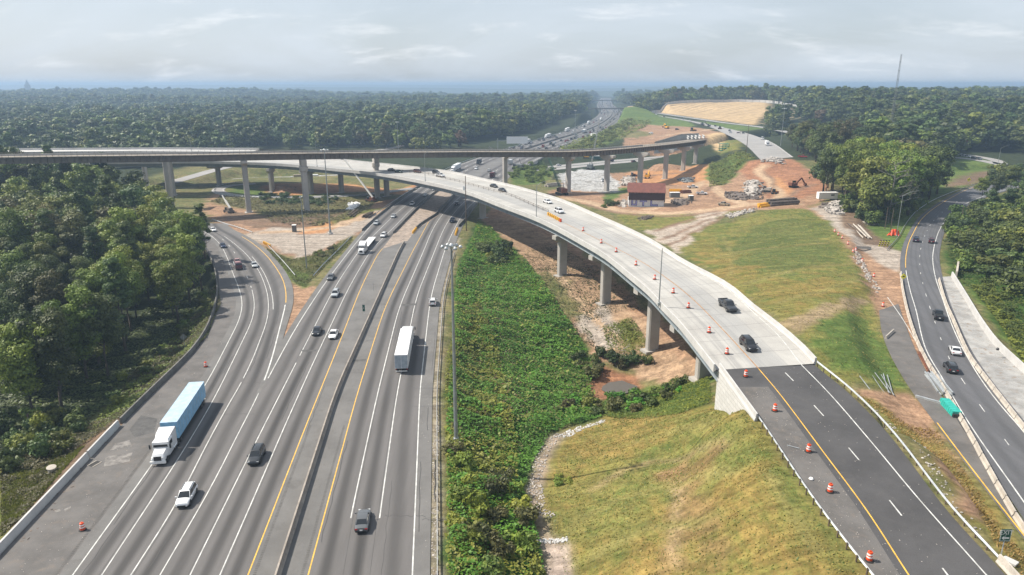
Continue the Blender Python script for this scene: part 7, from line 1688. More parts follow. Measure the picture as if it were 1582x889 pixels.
# --- graffiti building
p = land(998, 320); s = p.y / FOC; t = thing('shed_building', 'small white-walled building with rusty red roof and graffiti on its front', 'building', p, math.radians(-7)); Wd, Dp, Hw = 54 * s, 9.5, 11.5 * s
MB().box((0, Dp / 2, Hw / 2 - .3), (Wd, Dp, Hw + .6)).build('wall', M['wallwhite'], t); R_ = Matrix(((0, 0, 1), (1, 0, 0), (0, 1, 0)))
b = MB(); b.box((0, -.06, Hw + 5.5 * s), (Wd + .3, .5, 12.5 * s)); b.build('upper_wall', mat('dark_red_siding', (.045, .022, .024), .8, var=.2), t)
b = MB(); b.prism([(Dp / 2 + 5.2, Hw + 10 * s), (-.9, Hw + 11.2 * s), (Dp / 2 - .2, Hw + 24 * s), (Dp + .8, Hw + 16 * s)], -Wd / 2 - .6, Wd / 2 + .6, M=R_); b.build('roof', M['roofred'], t)
b = MB(); [b.box((-Wd / 2 - .4 + k * Wd / 23.5, 1.0, Hw + 13.0 * s), (.34, 3.4, .12), M=Matrix.Rotation(.55, 3, 'X')) for k in range(25)]; b.build('roof_ribs', mat('roof_rib', (.34, .24, .2), .8), t)
b = MB(); b.box((Wd / 2 + .2, Dp / 2, Hw + 4 * s), (.5, Dp, 16 * s)); b.build('gable', mat('dark_gable', (.06, .035, .035), .85), t)
def letter(strokes, x, z, h, name='graffiti_letter'):
    b = MB(); c = MB()
    for (x0, z0, x1, z1) in strokes:
        b.box((x + (x0 + x1) / 2 * h, -.03, z + (z0 + z1) / 2 * h), (abs(x1 - x0) * h + .42 * h, .04, abs(z1 - z0) * h + .40 * h)); c.box((x + (x0 + x1) / 2 * h, -.06, z + (z0 + z1) / 2 * h), (abs(x1 - x0) * h + .22 * h, .04, abs(z1 - z0) * h + .2 * h))
    b.build('graffiti_outline', M['purple'], t); c.build(name, mat('pale_graffiti', (.30, .31, .62), .6, var=.1), t)
hL = 7.0 * s
letter([(0, .2, 0, 1), (0, .1, .9, .1), (.9, .2, .9, .9)], -Wd * .40, 2.6 * s, hL); letter([(0, .92, 1.2, .92), (.6, 0, .6, .8)], -Wd * .16, 2.6 * s, hL); letter([(0, .1, 0, .95), (0, .05, 1.3, .05)], Wd * .14, 2.6 * s, hL)
# --- trailer and site huts
def container(u, v, L, Wd, H, rz, m_, lab, name, cat, legs=True):
    p = land(u, v); t = thing(name, lab, cat, p, rz); b = MB(); b.box((0, 0, H / 2 + (.9 if legs else 0)), (L, Wd, H)); b.build('body', M[m_] if isinstance(m_, str) else m_, t)
    b = MB(); b.box((0, 0, H + (.95 if legs else .05)), (L + .1, Wd + .1, .1)); b.build('roof', M['whiter'], t)
    if legs:
        b = MB(); b.box((0, 0, .75), (L * .95, .9, .25)); b.build('chassis', M['blackp'], t)
        for y in (-1, 1):
            for x in (L * .28, L * .38): w = MB().cyl((x, y * Wd * .38, .45), (x, y * Wd * .5, .45), .45, n=12).build('wheel', M['rubber'], t)
            MB().box((-L * .35, y * .7, .4), (.15, .15, .8)).build('landing_leg', M['blackp'], t)
        b = MB(); b.box((L * .22, -Wd / 2 - .03, H * .62 + .9), (L * .18, .04, H * .24)); b.build('side_marking', M['greysign'], t)
    return t
container(1277, 310, 9.0, 2.6, 2.9, math.radians(3), 'whiter', 'white site trailer parked at the foot of the red dirt slope', 'site_trailer', 'trailer')
container(455, 358, 1.6, 1.6, 2.6, .2, M['dark_wall'], 'dark portable toilet alone on the gravel yard', 'portable_toilet', 'toilet', False)
for u, v, L, m_, lab in [(1042, 305, 5, 'greysign', 'grey site container right of the rusty-roofed building'), (1067, 310, 2.2, 'dark_wall', 'small dark cabin standing alone right of the shed yard'), (920, 246, 8, 'signgreen', 'dark green container behind the steel flyover piers')]:
    container(u, v, L, 2.4, 2.5, .1, m_, lab, 'site_container', 'container', False)
# --- machines
def tracks(t, L=3.6, W=2.6, w=.55, h=.85):
    for s in (-1, 1):
        b = MB(); r = h / 2; P = [(L / 2 * math.cos(a) * .22 + (L / 2 - r) * (1 if math.cos(a) > 0 else -1), r + r * math.sin(a)) for a in np.linspace(-math.pi / 2, 1.5 * math.pi, 17)[:-1]]
        b.prism(P, -w / 2, w / 2, M=Matrix(((1, 0, 0), (0, 0, -1), (0, 1, 0))), c=(0, s * (W / 2 - w / 2), 0)); b.build('track', M['rubber'], t)
def excavator(u, v, rz, m_, lab, s=1.0, boom=1.0):
    p = land(u, v); t = thing('excavator', lab, 'digger', p, rz); t.scale = (s,) * 3; tracks(t)
    b = MB(); b.box((-.5, 0, 1.55), (3.0, 2.5, 1.1)); b.box((-1.6, 0, 1.6), (1.0, 2.4, 1.3)); b.build('house', M[m_], t, smooth=20); MB().box((.7, .75, 2.0), (1.5, 1.0, 1.8), top=(.85, .9)).build('cab', M['glass'], t)
    mb = MB(); mb.bar((.9, -.2, 1.8), (3.6 * boom, -.2, 4.2), .45, .6); mb.build('boom', M[m_], t); mb = MB(); mb.bar((3.6 * boom, -.2, 4.2), (5.6 * boom, -.2, 1.6), .35, .5); mb.build('stick', M[m_], t)
    mb = MB(); mb.prism([(0, 0), (.9, .1), (1.0, -.7), (.4, -1.0), (-.1, -.6)], -.6, .6, M=Matrix(((1, 0, 0), (0, 0, -1), (0, 1, 0))), c=(5.4 * boom, -.2, 1.6)); mb.build('bucket', M['rust'], t); return t
excavator(1184, 297, 2.6, 'tan_concrete', 'tan excavator standing beside the rubble heap on the red slope', 1.1)
excavator(1226, 290, .3, 'rust', 'dusty brown excavator working low on the red dirt slope', 1.2)
excavator(905, 245, 2.8, 'yellow', 'orange-yellow excavator behind the steel flyover near a green container', 1.2)
excavator(1095, 196, 3.0, 'greysign', 'dark machine at the left edge of the upper road', 1.0); excavator(1085, 193.5, .4, 'greysign', 'second dark machine left along the upper road', 1.0)
def dozer(u, v, rz, m_, lab, s=1.0):
    p = land(u, v); t = thing('bulldozer', lab, 'bulldozer', p, rz); t.scale = (s,) * 3; tracks(t, 3.4, 2.4); MB().box((.6, 0, 1.3), (2.0, 1.3, 1.0)).build('engine_hood', M[m_], t); MB().box((-.8, 0, 1.9), (1.2, 1.6, 1.6), top=(.85, .9)).build('cab', M['glass'], t); MB().box((2.4, 0, .7), (.25, 3.4, 1.2)).build('blade', M['rust'], t); MB().bar((.3, 1.2, .5), (2.4, 1.2, .5), .2, .25).build('push_arm', M[m_], t)
dozer(1196, 300, 1.0, 'yellow', 'small dozer just right of the rubble heap'); dozer(978, 273, .4, 'rust', 'rusty dozer under the steel flyover near scrap')
def boom_lift(u, v, rz, L, elev, m_, lab, base='rust'):
    p = land(u, v); t = thing('boom_lift', lab, 'lifting machine', p, rz); MB().box((0, 0, .95), (5.4, 2.4, .7)).build('chassis', M[base], t); MB().box((-.6, 0, 1.8), (2.6, 1.9, 1.0)).build('turret', M[base], t); MB().box((.9, .8, 1.9), (1.2, .8, 1.2), top=(.8, .9)).build('cab', M['glass'], t)
    for x in (-1.9, 1.9):
        for y in (-1, 1): MB().cyl((x, y * .95, .65), (x, y * 1.35, .65), .65, n=14).build('wheel', M['rubber'], t)
    d = Vector((math.cos(elev), 0, math.sin(elev))); a = Vector((-1.4, 0, 2.3)); MB().bar(a, a + d * L * .6, .6, .7).build('boom', M[m_], t); MB().bar(a + d * L * .5, a + d * L, .42, .5).build('boom_extension', M[m_], t); e = a + d * L; MB().box(e + Vector((.4, 0, -.4)), (1.0, 1.6, .9)).build('head', M['blackp'], t); MB().bar((.2, 0, 1.8), a + d * L * .35, .2, .2).build('lift_cylinder', M['chrome'], t)
boom_lift(573, 312, math.radians(148), 26, .78, 'whiter', 'red and white mobile crane with raised telescopic boom below the steel flyover', 'rust')
boom_lift(354, 329, math.radians(140), 8, .7, 'whiter', 'telehandler with raised pale boom on the dirt below the tall pier', 'darkrubble')
def crawler_crane(u, v, rz, L, elev, lab, m_='rust', lm='greysign'):
    p = land(u, v); t = thing('crawler_crane', lab, 'crane', p, rz); tracks(t, 6.5, 5.0, 1.0, 1.3); MB().box((-.8, 0, 2.5), (6.0, 3.2, 2.2)).build('house', M[m_], t); MB().box((2.0, 1.3, 2.6), (1.6, 1.2, 2.0)).build('cab', M['glass'], t)
    d = Vector((math.cos(elev), 0, math.sin(elev))); up = Vector((-math.sin(elev), 0, math.cos(elev))); a = Vector((2.0, 0, 2.6)); mb = MB(); w = .75
    ch = [(up * w * i + Vector((0, w * j, 0))) for i in (-.5, .5) for j in (-.5, .5)]
    for c in ch: mb.bar(a + c, a + c + d * L, .12, .12)
    n_ = int(L / 1.8)
    for k in range(n_):
        for (i, j) in ((0, 1), (1, 3), (3, 2), (2, 0)): mb.bar(a + ch[i] + d * L * k / n_, a + ch[j] + d * L * (k + 1) / n_, .08, .08)
    mb.build('lattice_boom', M[lm], t); e = a + d * L; mb = MB(); mb.cyl((-2.8, 0, 4.2), e, .04, n=4); mb.cyl((-2.8, 0, 3.5), (-1.0, 0, 7.0), .15, n=5); mb.build('hoist_cables', M['blackp'], t); return t
crawler_crane(868, 301, math.radians(110), 22, .75, 'red crawler crane with short dark boom beside the white scrap field', 'rust', 'signgreen')
crawler_crane(912, 262, math.radians(70), 36, .95, 'crane with dark lattice boom leaning beside a grey pier', 'greysign', 'greysign')
crawler_crane(800, 262, math.radians(150), 24, .5, 'crane whose lattice boom slants over the highway near a pier', 'greysign', 'greysign')
crawler_crane(918, 212, math.radians(35), 44, .6, 'crane with long slanting lattice boom on the island by the distant highway', 'whiter', 'greysign')
excavator(1000, 276, 1.2, 'yellow', 'yellow excavator on the orange dirt under the steel flyover', 1.1); excavator(1030, 199, 2.0, 'yellow', 'small yellow excavator on the island of dirt beyond the steel flyover', 1.3); dozer(1070, 203, .3, 'yellow', 'yellow dozer on the pale haul road beyond the steel flyover', 1.4); dozer(1112, 200, 1.3, 'rust', 'rusty dozer by the edge of the upper road', 1.2)
# --- stacks and heaps
def rock_mesh(seed, n=1):
    g = random.Random(seed); bm = bmesh.new(); bmesh.ops.create_icosphere(bm, subdivisions=1, radius=.5)
    for v in bm.verts: v.co *= g.uniform(.65, 1.2)
    me_ = bpy.data.meshes.new('rock'); bm.to_mesh(me_); bm.free(); return me_
ROCKS = [rock_mesh(i) for i in range(6)]
def heap(pix, n, size, m_, lab, name='rubble_heap', cat='heap', peak=2.5, seed=1, slabs=.3):
    """one pile: many broken pieces lying on one another, merged"""
    g = random.Random(seed); P = poly_px(pix); c = P.mean(0); mb = MB(); rad = np.hypot(*(P - c).T).max(); lo, hi = P.min(0), P.max(0); k = 0
    zc = float(gz(c[0], c[1])); cv = [(x, y, float(gz(x, y)) - .4) for x, y in P]; mid = [(c[0] + (x - c[0]) * .45, c[1] + (y - c[1]) * .45, zc + peak * g.uniform(.55, .85)) for x, y in P]; mb.add(cv + mid + [(c[0], c[1], zc + peak * .8)], [(i, (i + 1) % len(P), len(P) + (i + 1) % len(P), len(P) + i) for i in range(len(P))] + [(len(P) + i, len(P) + (i + 1) % len(P), 2 * len(P)) for i in range(len(P))])
    while k < n:
        x, y = g.uniform(lo[0], hi[0]), g.uniform(lo[1], hi[1])
        if not inside(np.array([x]), np.array([y]), P)[0]: continue
        d = min(1, math.hypot(x - c[0], y - c[1]) / rad); z = float(gz(x, y)) + peak * max(0, 1 - d * 1.2) * g.uniform(.5, 1); s_ = size * g.uniform(.35, 1.4)
        if g.random() < slabs: mb.box((x, y, z + s_ * .2), (s_ * 1.8, s_ * .9, s_ * .25), M=Matrix.Rotation(g.uniform(0, 6.28), 3, 'Z') @ Matrix.Rotation(g.uniform(-.6, .6), 3, 'X'))
        else:
            r_ = ROCKS[g.randrange(6)]; R2 = Matrix.Rotation(g.uniform(0, 6.28), 3, 'Z'); mb.add([R2 @ (v.co * s_) + Vector((x, y, z + s_ * .2)) for v in r_.vertices], [tuple(p_.vertices) for p_ in r_.polygons])
        k += 1
    return tag(mb.build(name, M[m_]), lab, cat)
heap([(1148, 300), (1150, 288), (1160, 281), (1170, 285), (1178, 300), (1165, 306)], 70, 2.0, 'rubble', 'pale heap of broken concrete at the foot of the red slope', peak=5.0, seed=3)
heap([(1117, 304), (1122, 297), (1150, 298), (1180, 302), (1178, 309), (1150, 310), (1125, 309)], 130, 1.1, 'darkrubble', 'dark heap of twisted debris in front of the pale concrete heap', 'debris_heap', peak=2.2, seed=4)
heap([(1272, 327), (1283, 315), (1300, 310), (1309, 320), (1300, 333), (1285, 333)], 120, 1.3, 'rubble', 'grey heap of broken slabs beside the white site trailer', peak=2.6, seed=5, slabs=.6)
heap([(1262, 322), (1272, 315), (1284, 314), (1280, 324)], 40, 1.0, 'darkrubble', 'low dark heap of rusty scrap left of the broken slabs', 'debris_heap', peak=1.2, seed=6)
heap([(1334, 344), (1340, 341), (1354, 344), (1358, 348), (1344, 349)], 40, .8, 'tan_concrete', 'small heap of tan rubble on the grass under the right wood', peak=.8, seed=7)
heap([(957, 287), (962, 276), (975, 272), (985, 283), (975, 290)], 70, 1.5, 'rubble', 'pale scrap heap beside the second pier left of the shed', peak=2.2, seed=8)
heap([(1046, 279), (1052, 275), (1072, 276), (1074, 282), (1058, 283)], 60, 1.2, 'greysign', 'grey scrap heap below the end piers of the steel flyover', 'debris_heap', peak=1.6, seed=9)
heap([(1034, 314), (1040, 308), (1062, 308), (1070, 316), (1050, 319)], 90, .9, 'darkrubble', 'dark heap of site material right of the shed', 'debris_heap', peak=1.3, seed=10)
heap([(955, 320), (960, 309), (970, 310), (968, 322)], 50, .8, 'rubble', 'grey rubble heap against the left side of the shed', peak=1.0, seed=11)
heap([(988, 342), (1005, 339), (1012, 335), (1002, 333), (985, 338)], 60, .7, 'darkrubble', 'dark strip of debris on the pale tracks below the yard', 'debris_heap', peak=.5, seed=12)
heap([(1120, 334), (1150, 326), (1168, 322), (1172, 326), (1150, 332), (1128, 338)], 90, 1.0, 'rubble', 'row of pale boulders along the upper edge of the grass bowl', 'boulder_row', peak=.5, seed=13, slabs=.1)
heap([(390, 262), (1, 1), (2, 2)], 0, 1, 'rubble', 'x') if False else None
heap([(535, 325), (540, 315), (552, 313), (556, 320), (545, 327)], 50, 1.1, 'whiter', 'white heap of bagged material near the mobile crane', 'material_heap', peak=1.6, seed=14)
heap([(410, 296), (420, 288), (450, 287), (470, 296), (440, 300)], 20, .6, 'dirtpile', 'brown dirt mound between the tall piers', 'dirt_heap', peak=3.0, seed=15)
heap([(998, 263), (1008, 255), (1040, 254), (1060, 257), (1050, 263), (1010, 266)], 25, .8, 'dirtpile', 'brown dirt bank behind the piers of the steel flyover', 'dirt_heap', peak=3.2, seed=16)
heap([(1175, 251), (1190, 243), (1208, 246), (1216, 256), (1200, 254)], 110, 1.1, 'rubble', 'line of broken concrete at the torn end of the upper road', 'rubble_heap', peak=.8, seed=17, slabs=.5)
# white plastic scrap field
def litter(pix, n, size, m_, name, seed, flat=.25):
    P, g = scatter(poly_px(pix), n, seed); mb = MB(); gg = random.Random(seed)
    for x, y in P:
        s_ = size * gg.uniform(.3, 1.3); r_ = ROCKS[gg.randrange(6)]; R2 = Matrix.Rotation(gg.uniform(0, 6.28), 3, 'Z'); z = float(gz(x, y)); mb.add([R2 @ Vector((v.co.x * s_, v.co.y * s_ * .7, v.co.z * s_ * flat)) + Vector((x, y, z + s_ * flat * .2)) for v in r_.vertices], [tuple(p_.vertices) for p_ in r_.polygons])
    return tag(mb.build(name, M[m_], fix=False), kind='stuff')
litter([(865, 268), (900, 262), (955, 275), (960, 292), (930, 298), (880, 292)], 300, 2.4, 'white_concrete', 'white_scrap', 31, .14)
litter([(832, 800), (816, 780), (815, 745), (834, 692), (848, 676), (862, 668), (868, 672), (848, 700), (838, 735), (842, 785), (862, 800)], 300, .42, 'rubble', 'ditch_stones', 33, .6)
litter([(858, 676), (880, 664), (915, 654), (936, 648), (936, 652), (905, 662), (880, 676)], 220, .42, 'white_concrete', 'ditch_stones', 34, .6)
litter([(828, 834), (876, 830), (876, 838), (830, 840)], 120, .38, 'white_concrete', 'check_dam_stones', 35, .7)
litter([(900, 488), (930, 480), (960, 510), (985, 545), (940, 555), (915, 535)], 160, .6, 'rubble', 'bank_stones', 36, .5)
litter([(1316, 385), (1328, 392), (1345, 425), (1360, 448), (1356, 455), (1338, 430), (1318, 398)], 150, .9, 'rubble', 'kerb_rubble', 37, .6)
litter([(1345, 625), (1385, 660), (1470, 760), (1530, 835), (1520, 838), (1450, 760), (1360, 650)], 160, .35, 'rubble', 'verge_stones', 38, .6)
litter([(20, 850), (100, 745), (180, 655), (196, 640), (198, 646), (110, 760), (30, 855)], 120, .5, 'darkrubble', 'verge_debris', 39, .5)
litter([(666, 889), (668, 700), (674, 640), (679, 640), (677, 760), (677, 889)], 260, .3, 'rubble', 'shoulder_gravel', 40, .4)
litter([(300, 560), (330, 500), (346, 462), (350, 466), (335, 510), (308, 560), (240, 640), (230, 640)], 120, .4, 'darkrubble', 'shoulder_debris', 43, .4)
def grit(A, B, zf_, n, seed, m_, name='road_grit'):
    g = random.Random(seed); mb = MB(); A = resample(A, 60); B = resample(B, 60)
    for _ in range(n):
        i = g.randrange(59); p = A[i].lerp(B[i], g.random()).lerp(A[i + 1].lerp(B[i + 1], g.random()), g.random()); s_ = g.uniform(.03, .085); mb.box((p.x, p.y, p.z + zf_ + s_ * .2), (s_, s_ * g.uniform(.5, 2), s_ * .4), g.uniform(0, 3))
    tag(mb.build(name, M[m_]), kind='stuff')
grit([p for p in RAMP_L if p.y < 101], [p for p in RAMP_Y if p.y < 101], .01, 260, 3, 'rubble'); grit(RAMP_Y, RAMP_R, .002, 120, 4, 'rubble'); grit(line_pts('R4', 50, 200), line_pts('RE', 50, 200), .014, 160, 5, 'rubble'); grit(line_pts('M', 50, 200), line_pts('RY', 50, 200), .014, 140, 6, 'darkrubble'); grit(line_pts('WALL', 50, 150), line_pts('A', 50, 150), .008, 260, 7, 'rubble')
def bundle(u, v, u2, v2, n, r, m_, lab, name, cat, seed, spread=1.2, layers=2, zf_=None, square=False):
    a = land(u, v); b = land(u2, v2); d = (b - a); nn = Vector((-d.y, d.x, 0)).normalized(); g = random.Random(seed); t = thing(name, lab, cat, a); pc_ = name.split('_')[0] if False else 'bar'
    for k in range(n):
        o_ = nn * ((k / max(1, n - 1) - .5) * spread) + Vector((0, 0, r + (k % layers) * r * 1.9)); sk = nn * g.uniform(-.15, .15) * spread; s0 = d * g.uniform(-.06, .06); mb = MB()
        if square: mb.bar(a + o_ + s0, b + o_ + sk + s0, r * 1.7, r * 2.6)
        else: mb.cyl(a + o_ + s0, b + o_ + sk + s0, r, n=7)
        mb.build(cat if cat in ('pipe', 'beam', 'plank') else 'bar', M[m_], t, world=True)
bundle(1422, 547, 1437, 577, 9, .09, 'rust', 'bundle of rusty bars lying along the barrier row', 'rebar_bundle', 'bundle', 1, 1.3, 3)
bundle(1436, 580, 1459, 611, 9, .13, 'galv', 'bundle of grey steel pieces stacked before the teal box', 'steel_bundle', 'bundle', 2, 1.9, 3, square=True)
bundle(1349, 578, 1372, 610, 4, .08, 'pole', 'silver pipes lying criss-cross on the grass by the ramp', 'pipe_bundle', 'bundle', 3, 2.6, 1); bundle(1334, 583, 1351, 604, 1, .09, 'pole', 'single silver pipe lying left of the criss-cross pipes', 'pipe', 'pipe', 4)
bundle(1364, 578, 1371, 607, 3, .08, 'galv', 'steeper silver pipes crossing over the others by the ramp', 'pipe_bundle', 'bundle', 5, 1.4, 2); bundle(1414, 612.5, 1455, 624, 1, .22, 'galv', 'pale flat beam lying across the closed lane end', 'beam', 'beam', 6, square=True)
bundle(1322, 350, 1342, 370, 5, .22, 'tan_concrete', 'long pale beams lying beside the dirt access track', 'beam_bundle', 'bundle', 7, 3.0, 2); bundle(1308, 347, 1330, 362, 3, .2, 'wood', 'weathered timbers beside the access track near the slabs', 'timber_bundle', 'bundle', 8, 2.0, 2)
for k in range(2): bundle(1188 + 0 * k, 319 - 4 * k, 1231, 316 - 4.5 * k, 4, .45, 'darkrubble', '%s row of dark steel trusses stacked at the top of the grass bowl' % ('lower' if k == 0 else 'upper'), 'truss_stack', 'stack', 9 + k, 2.2, 2, square=True)
bundle(1172, 321, 1186, 319, 4, .4, 'yellow', 'yellow steel pieces left of the dark truss stack', 'steel_bundle', 'bundle', 12, 2.0, 2, square=True)
bundle(1034, 296, 1052, 296, 4, .3, 'yellow', 'yellow beams lying behind the shed yard', 'beam_bundle', 'bundle', 13, 1.6, 2, square=True); bundle(1052, 299, 1066, 298, 4, .35, 'rust', 'red steel pieces lying behind the shed yard', 'steel_bundle', 'bundle', 14, 2.0, 2, square=True)
bundle(845, 289, 866, 287, 3, .5, 'tan_concrete', 'pale beams stacked left of the red crawler crane', 'beam_bundle', 'bundle', 15, 2.0, 2, square=True); bundle(542, 336, 552, 328, 4, .35, 'wood', 'timber bundle on the dirt near the mobile crane', 'timber_bundle', 'bundle', 16, 2.2, 2); bundle(564, 337, 576, 331, 5, .35, 'wood', 'dark timber stack beside the highway barrier', 'timber_bundle', 'bundle', 17, 2.4, 2)
p = land(1064, 299); put_car('pickup', 'white', land(1070, 291), (1, .1), 'white pickup parked behind the shed yard below the grass bank'); put_car('pickup', 'white', land(1084, 301), (1, -.2), 'white pickup parked right of the red steel pieces'); put_car('pickup', 'white', land(1068, 303.5) + Vector((-6, 0, 0)), (-1, .1), 'white pickup parked between yellow beams and grey container') if False else None
for k, (u, v, kd, c, lab) in enumerate([(1012, 291, 'pickup', 'silver', 'silver pickup parked on the dirt behind the shed'), (1024, 263, 'pickup', 'white', 'white pickup on the orange dirt below the crossing road'), (935, 281, 'van', 'white', 'white van parked among the pale scrap'), (1006, 207, 'pickup', 'white', 'white pickup on the dirt island beyond the steel flyover'), (1046, 201, 'suv', 'black', 'black suv on the dirt island beyond the steel flyover'), (1118, 318, 'pickup', 'tan', 'tan pickup on the haul road above the grass bowl'), (1140, 207, 'suv', 'maroon', 'maroon suv at the broken edge of the upper road'), (1240, 244, 'pickup', 'red', 'red pickup parked by the trees right of the upper road')]): put_car(kd, c, land(u, v), (math.cos(k * 1.7), math.sin(k * 1.7)), lab)
# teal box by the right road
a = land(1458, 624); b = land(1478, 646); d = b - a; t = thing('teal_crate', 'long teal steel box lying at the near end of the closed lane', 'box', a.lerp(b, .5), math.atan2(d.y, d.x)); L_ = d.length
MB().box((0, 0, .55), (L_, 1.7, 1.1), top=(.98, .8)).build('body', M['teal'], t, smooth=20); b_ = MB(); [b_.box((-L_ / 2 + .4 + k * L_ / 8, 0, .56), (.07, 1.72, 1.1), top=(1, .82)) for k in range(8)]; b_.build('ribs', mat('dark_teal', (.012, .22, .18), .5), t)
MB().box((L_ / 2 + .2, 0, .45), (.5, 1.5, .6)).build('end_frame', M['blackp'], t)
# orange netting, striped boards, teal sheet fence, hanging bits
p = land(1381, 364); t = thing('orange_netting', 'orange mesh netting heaped at the foot of the green street lamp', 'netting', p); b = MB(); g = random.Random(3)
P0 = [(g.uniform(-2.2, 2.2), g.uniform(-1, 1), 0) for k in range(9)]; V = []; W_ = 10
for i in range(W_):
    for j in range(5): V.append((-2.4 + 4.8 * i / 9, g.uniform(-.5, .5) + j * .3 - .6, max(0, math.sin(math.pi * i / 9) * 2.2 * math.sin(math.pi * j / 4) + g.uniform(-.3, .4))))
b.add(V, [(i * 5 + j, i * 5 + j + 1, (i + 1) * 5 + j + 1, (i + 1) * 5 + j) for i in range(W_ - 1) for j in range(4)]); b.build('net', M['orange'], t)
for k in range(4):
    p = land(1358 + k * 4.2, 381); t = thing('striped_board', 'yellow and black striped board leaning on the grass, %s from the left' % OR_[k], 'marker board', p, .3, 'striped boards by the guardrail end'); mm_ = Matrix.Rotation(.25, 3, 'Y'); b = MB()
    for i in range(6): b.box(mm_ @ Vector((0, 0, .2 + i * .36)), (.55, .06, .36), M=mm_, mi=i % 2)
    b.build('panel', [M['signyellow'], M['blackp']], t); MB().bar((.3, .4, 0), (.45, 0, 1.4), .06, .06).build('prop', M['wood'], t)
p = ground_at(1116, 233, 3.5); t = thing('teal_scaffold', 'teal stacked scaffold beside the orange embankment', 'scaffold', land(1117, 233)); b = MB()
for i in range(4):
    for z in range(4): b.bar((-3, i * 1.2, z * 1.7), (4.5, i * 1.2, z * 1.7), .35, .35); b.bar((-3 + i * 2.5, 0, 0), (-3 + i * 2.5, 0, 5.4), .3, .3)
b.build('frames', M['teal'], t)
# manhole riser on the left verge, storm drain, broken post, loose things on the ramp shoulder
p = land(81, 733); t = thing('manhole_riser', 'white concrete manhole riser with lid on the left verge', 'manhole', p); MB().lathe([(.5, -1), (.5, 1.0), (.45, 1.05)], n=16).build('riser', M['tan_concrete'], t, smooth=40); o = MB().lathe([(.68, 0), (.68, .14), (.4, .18)], n=16).build('lid', M['tan_concrete'], t, smooth=40); o.location = (0.05, 0, 1.12); o.rotation_euler = (.12, .1, 0)
t = thing('storm_drain', 'square storm drain grate beside the left barrier wall', 'drain', ground_at(146, 717, .02), math.atan2(*(Vector((1, .35))))); b = MB(); [b.box((-.7 + k * .2, 0, .02), (.07, .9, .05)) for k in range(8)]; b.build('grate', M['blackp'], t); b = MB(); b.box((0, .52, .02), (1.6, .12, .06)); b.box((0, -.52, .02), (1.6, .12, .06)); b.build('frame', M['tan_concrete'], t)
p = land(46, 660); tag(MB().cyl((p.x, p.y, p.z - .5), (p.x + .1, p.y, p.z + 2.6), .22, .2).build('broken_post', M['wood']), 'broken brown stump standing among dark shrubs at the left', 'stump')
p = ground_on(1253, 741, lambda x, y: z_ramp(x, y) + .01); tag(MB().lathe([(.24, 0), (.3, .1), (.2, .24), (.05, .28)], p, 9).build('white_bag', M['whiter']), 'small white bag lying on the ramp shoulder left of a drum', 'bag')
a = ground_on(1216, 688, lambda x, y: z_ramp(x, y) + .04); tag(MB().bar(a, a + Vector((1.3, -.9, .02)), .12, .06).build('loose_plank', M['galv']), 'grey strip of metal lying on the ramp shoulder', 'strip')
p = land(1560, 869); tag(MB().box((p.x, p.y, p.z + .15), (.9, 1.3, .2), .6).build('loose_slab', M['white_concrete']), 'pale flat slab lying on the verge behind the EXIT sign', 'slab')
p = ground_at(1541, 541, ZR + 1.6); tag(MB().lathe([(.25, 0), (.3, .3), (.12, .5)], p, 8).build('dark_bucket', M['blackp']), 'small dark bucket on top of the white parapet wall', 'bucket')
# little houses showing among far trees
for k, (u, v, w_, lab) in enumerate([(555, 222, 9, 'small pale house showing between trees left of the far slip road'), (637, 221, 14, 'white house half hidden by trees beyond the steel flyover'), (1325, 163, 14, 'white house roof among far trees at the right'), (1514, 222, 11, 'pale roof showing between trees below the grey wall')]):
    p = land(u, v); t = thing('house', lab, 'house', (p.x, p.y, p.z + (5 if v < 215 else 0))); MB().box((0, 0, 2), (w_, 8, 6)).build('wall', M['whiter'], t); MB().prism([(-5, 5), (5, 5), (0, 8)], -w_ / 2 - .4, w_ / 2 + .4, M=Matrix(((0, 0, 1), (1, 0, 0), (0, 1, 0)))).build('roof', M['tan_concrete'], t); MB().box((0, -4.05, 3), (1.2, .1, 1.4)).build('window', M['glass'], t)
# ================================================================ LIGHT, SKY, HAZE, CAMERA
SUN_EL, SUN_AZ = math.radians(50), math.radians(-80)      # azimuth from +Y towards +X
sd = Vector((math.sin(SUN_AZ) * math.cos(SUN_EL), math.cos(SUN_AZ) * math.cos(SUN_EL), math.sin(SUN_EL)))
sl = bpy.data.lights.new('sun', 'SUN'); sl.energy = 5.0; sl.angle = math.radians(.6); sl.color = (1, .93, .82)
so = bpy.data.objects.new('sun', sl); COL.objects.link(so); so.rotation_euler = (-sd).to_track_quat('-Z', 'Y').to_euler(); so.location = (0, 0, 500)
w = bpy.data.worlds.new('World'); scene.world = w; w.use_nodes = True
nt = w.node_tree; n = N(nt); bg = nt.nodes['Background']
sky = n.new('ShaderNodeTexSky'); sky.sky_type = 'NISHITA'; sky.sun_disc = False; sky.sun_elevation = SUN_EL; sky.sun_rotation = SUN_AZ
sky.air_density = 1.0; sky.dust_density = 2.5; sky.ozone_density = 1.5; sky.altitude = 300
tc = n.new('ShaderNodeTexCoord').outputs['Generated']
sp = n.new('ShaderNodeSeparateXYZ'); n.link(tc, sp.inputs[0])
zz = n.math('ADD', n.math('MAXIMUM', sp.outputs['Z'], 0.0), .30)
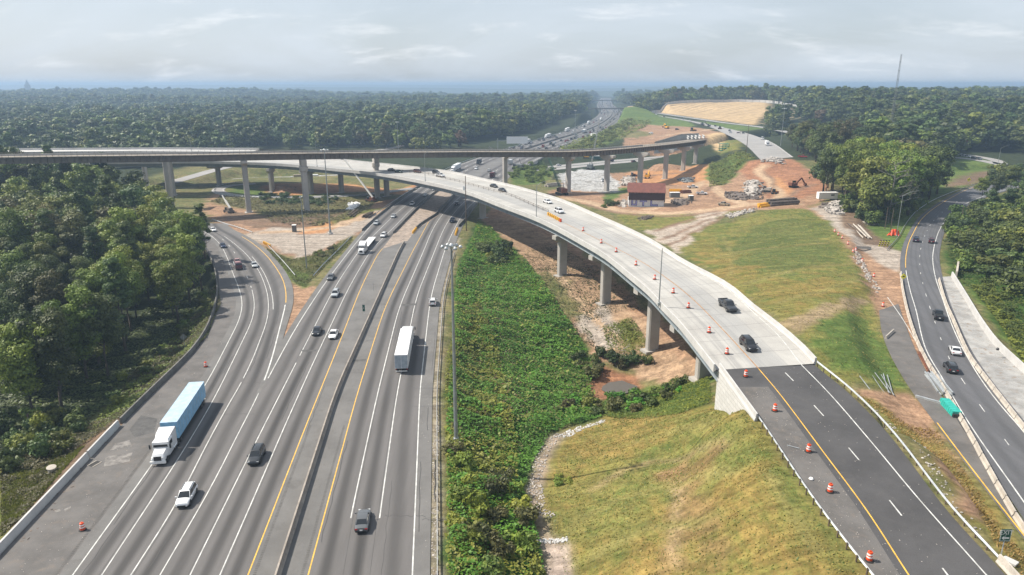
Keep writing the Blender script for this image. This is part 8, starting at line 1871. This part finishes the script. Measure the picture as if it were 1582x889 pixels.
cv = n.new('ShaderNodeCombineXYZ'); n.link(n.math('DIVIDE', sp.outputs['X'], zz), cv.inputs[0]); n.link(n.math('DIVIDE', sp.outputs['Y'], zz), cv.inputs[1])
c1 = n.noise(n.scaled(cv.outputs[0], (.9, 1.1, 1)), 1.0, 6, .55, .6)
thin = n.ramp(c1, .28, .74, .5, .85)
c2 = n.noise(n.scaled(cv.outputs[0], (2.6, 4.6, 1)), 1.0, 9, .62, .3)
puff = n.ramp(c2, .52, .76, 0, .45)
col = n.mix(thin, sky.outputs[0], (6.6, 7.3, 8.1)); col = n.mix(puff, col, (9.8, 9.9, 10.1))
n.link(col, bg.inputs['Color']); bg.inputs['Strength'].default_value = .078
# air
mb = MB(); mb.box((0, 6200, 13), (30000, 13400, 116))
hz_o = mb.build('haze', mat('haze_surface', (1, 1, 1)))
hmz = bpy.data.materials.new('haze'); hmz.use_nodes = True; nt = hmz.node_tree; nt.nodes.clear()
pv = nt.nodes.new('ShaderNodeVolumePrincipled'); pv.inputs['Color'].default_value = (.40, .55, .76, 1); pv.inputs['Density'].default_value = .00027; pv.inputs['Anisotropy'].default_value = .2
ou = nt.nodes.new('ShaderNodeOutputMaterial'); nt.links.new(pv.outputs[0], ou.inputs['Volume'])
hz_o.data.materials.clear(); hz_o.data.materials.append(hmz); tag(hz_o, kind='stuff')
cam = bpy.data.cameras.new('camera'); co = bpy.data.objects.new('camera', cam); COL.objects.link(co)
co.location = (0, 0, CAMZ); co.rotation_euler = (math.pi / 2 - TH, 0, 0); cam.angle = 2 * math.atan(CX / FOC); cam.clip_end = 60000; cam.clip_start = .5
scene.camera = co
vs = scene.view_settings; vs.view_transform = 'Standard'; vs.look = 'None'; vs.exposure = 0.6; vs.gamma = 1; vs.use_curve_mapping = False
scene.render.engine = 'CYCLES'; cy = scene.cycles
cy.use_denoising = True; cy.max_bounces = 5; cy.diffuse_bounces = 3; cy.glossy_bounces = 2; cy.transmission_bounces = 2; cy.volume_bounces = 1; cy.transparent_max_bounces = 4
cy.use_adaptive_sampling = True; cy.adaptive_threshold = .015; cy.sample_clamp_indirect = 6
cy.use_fast_gi = False
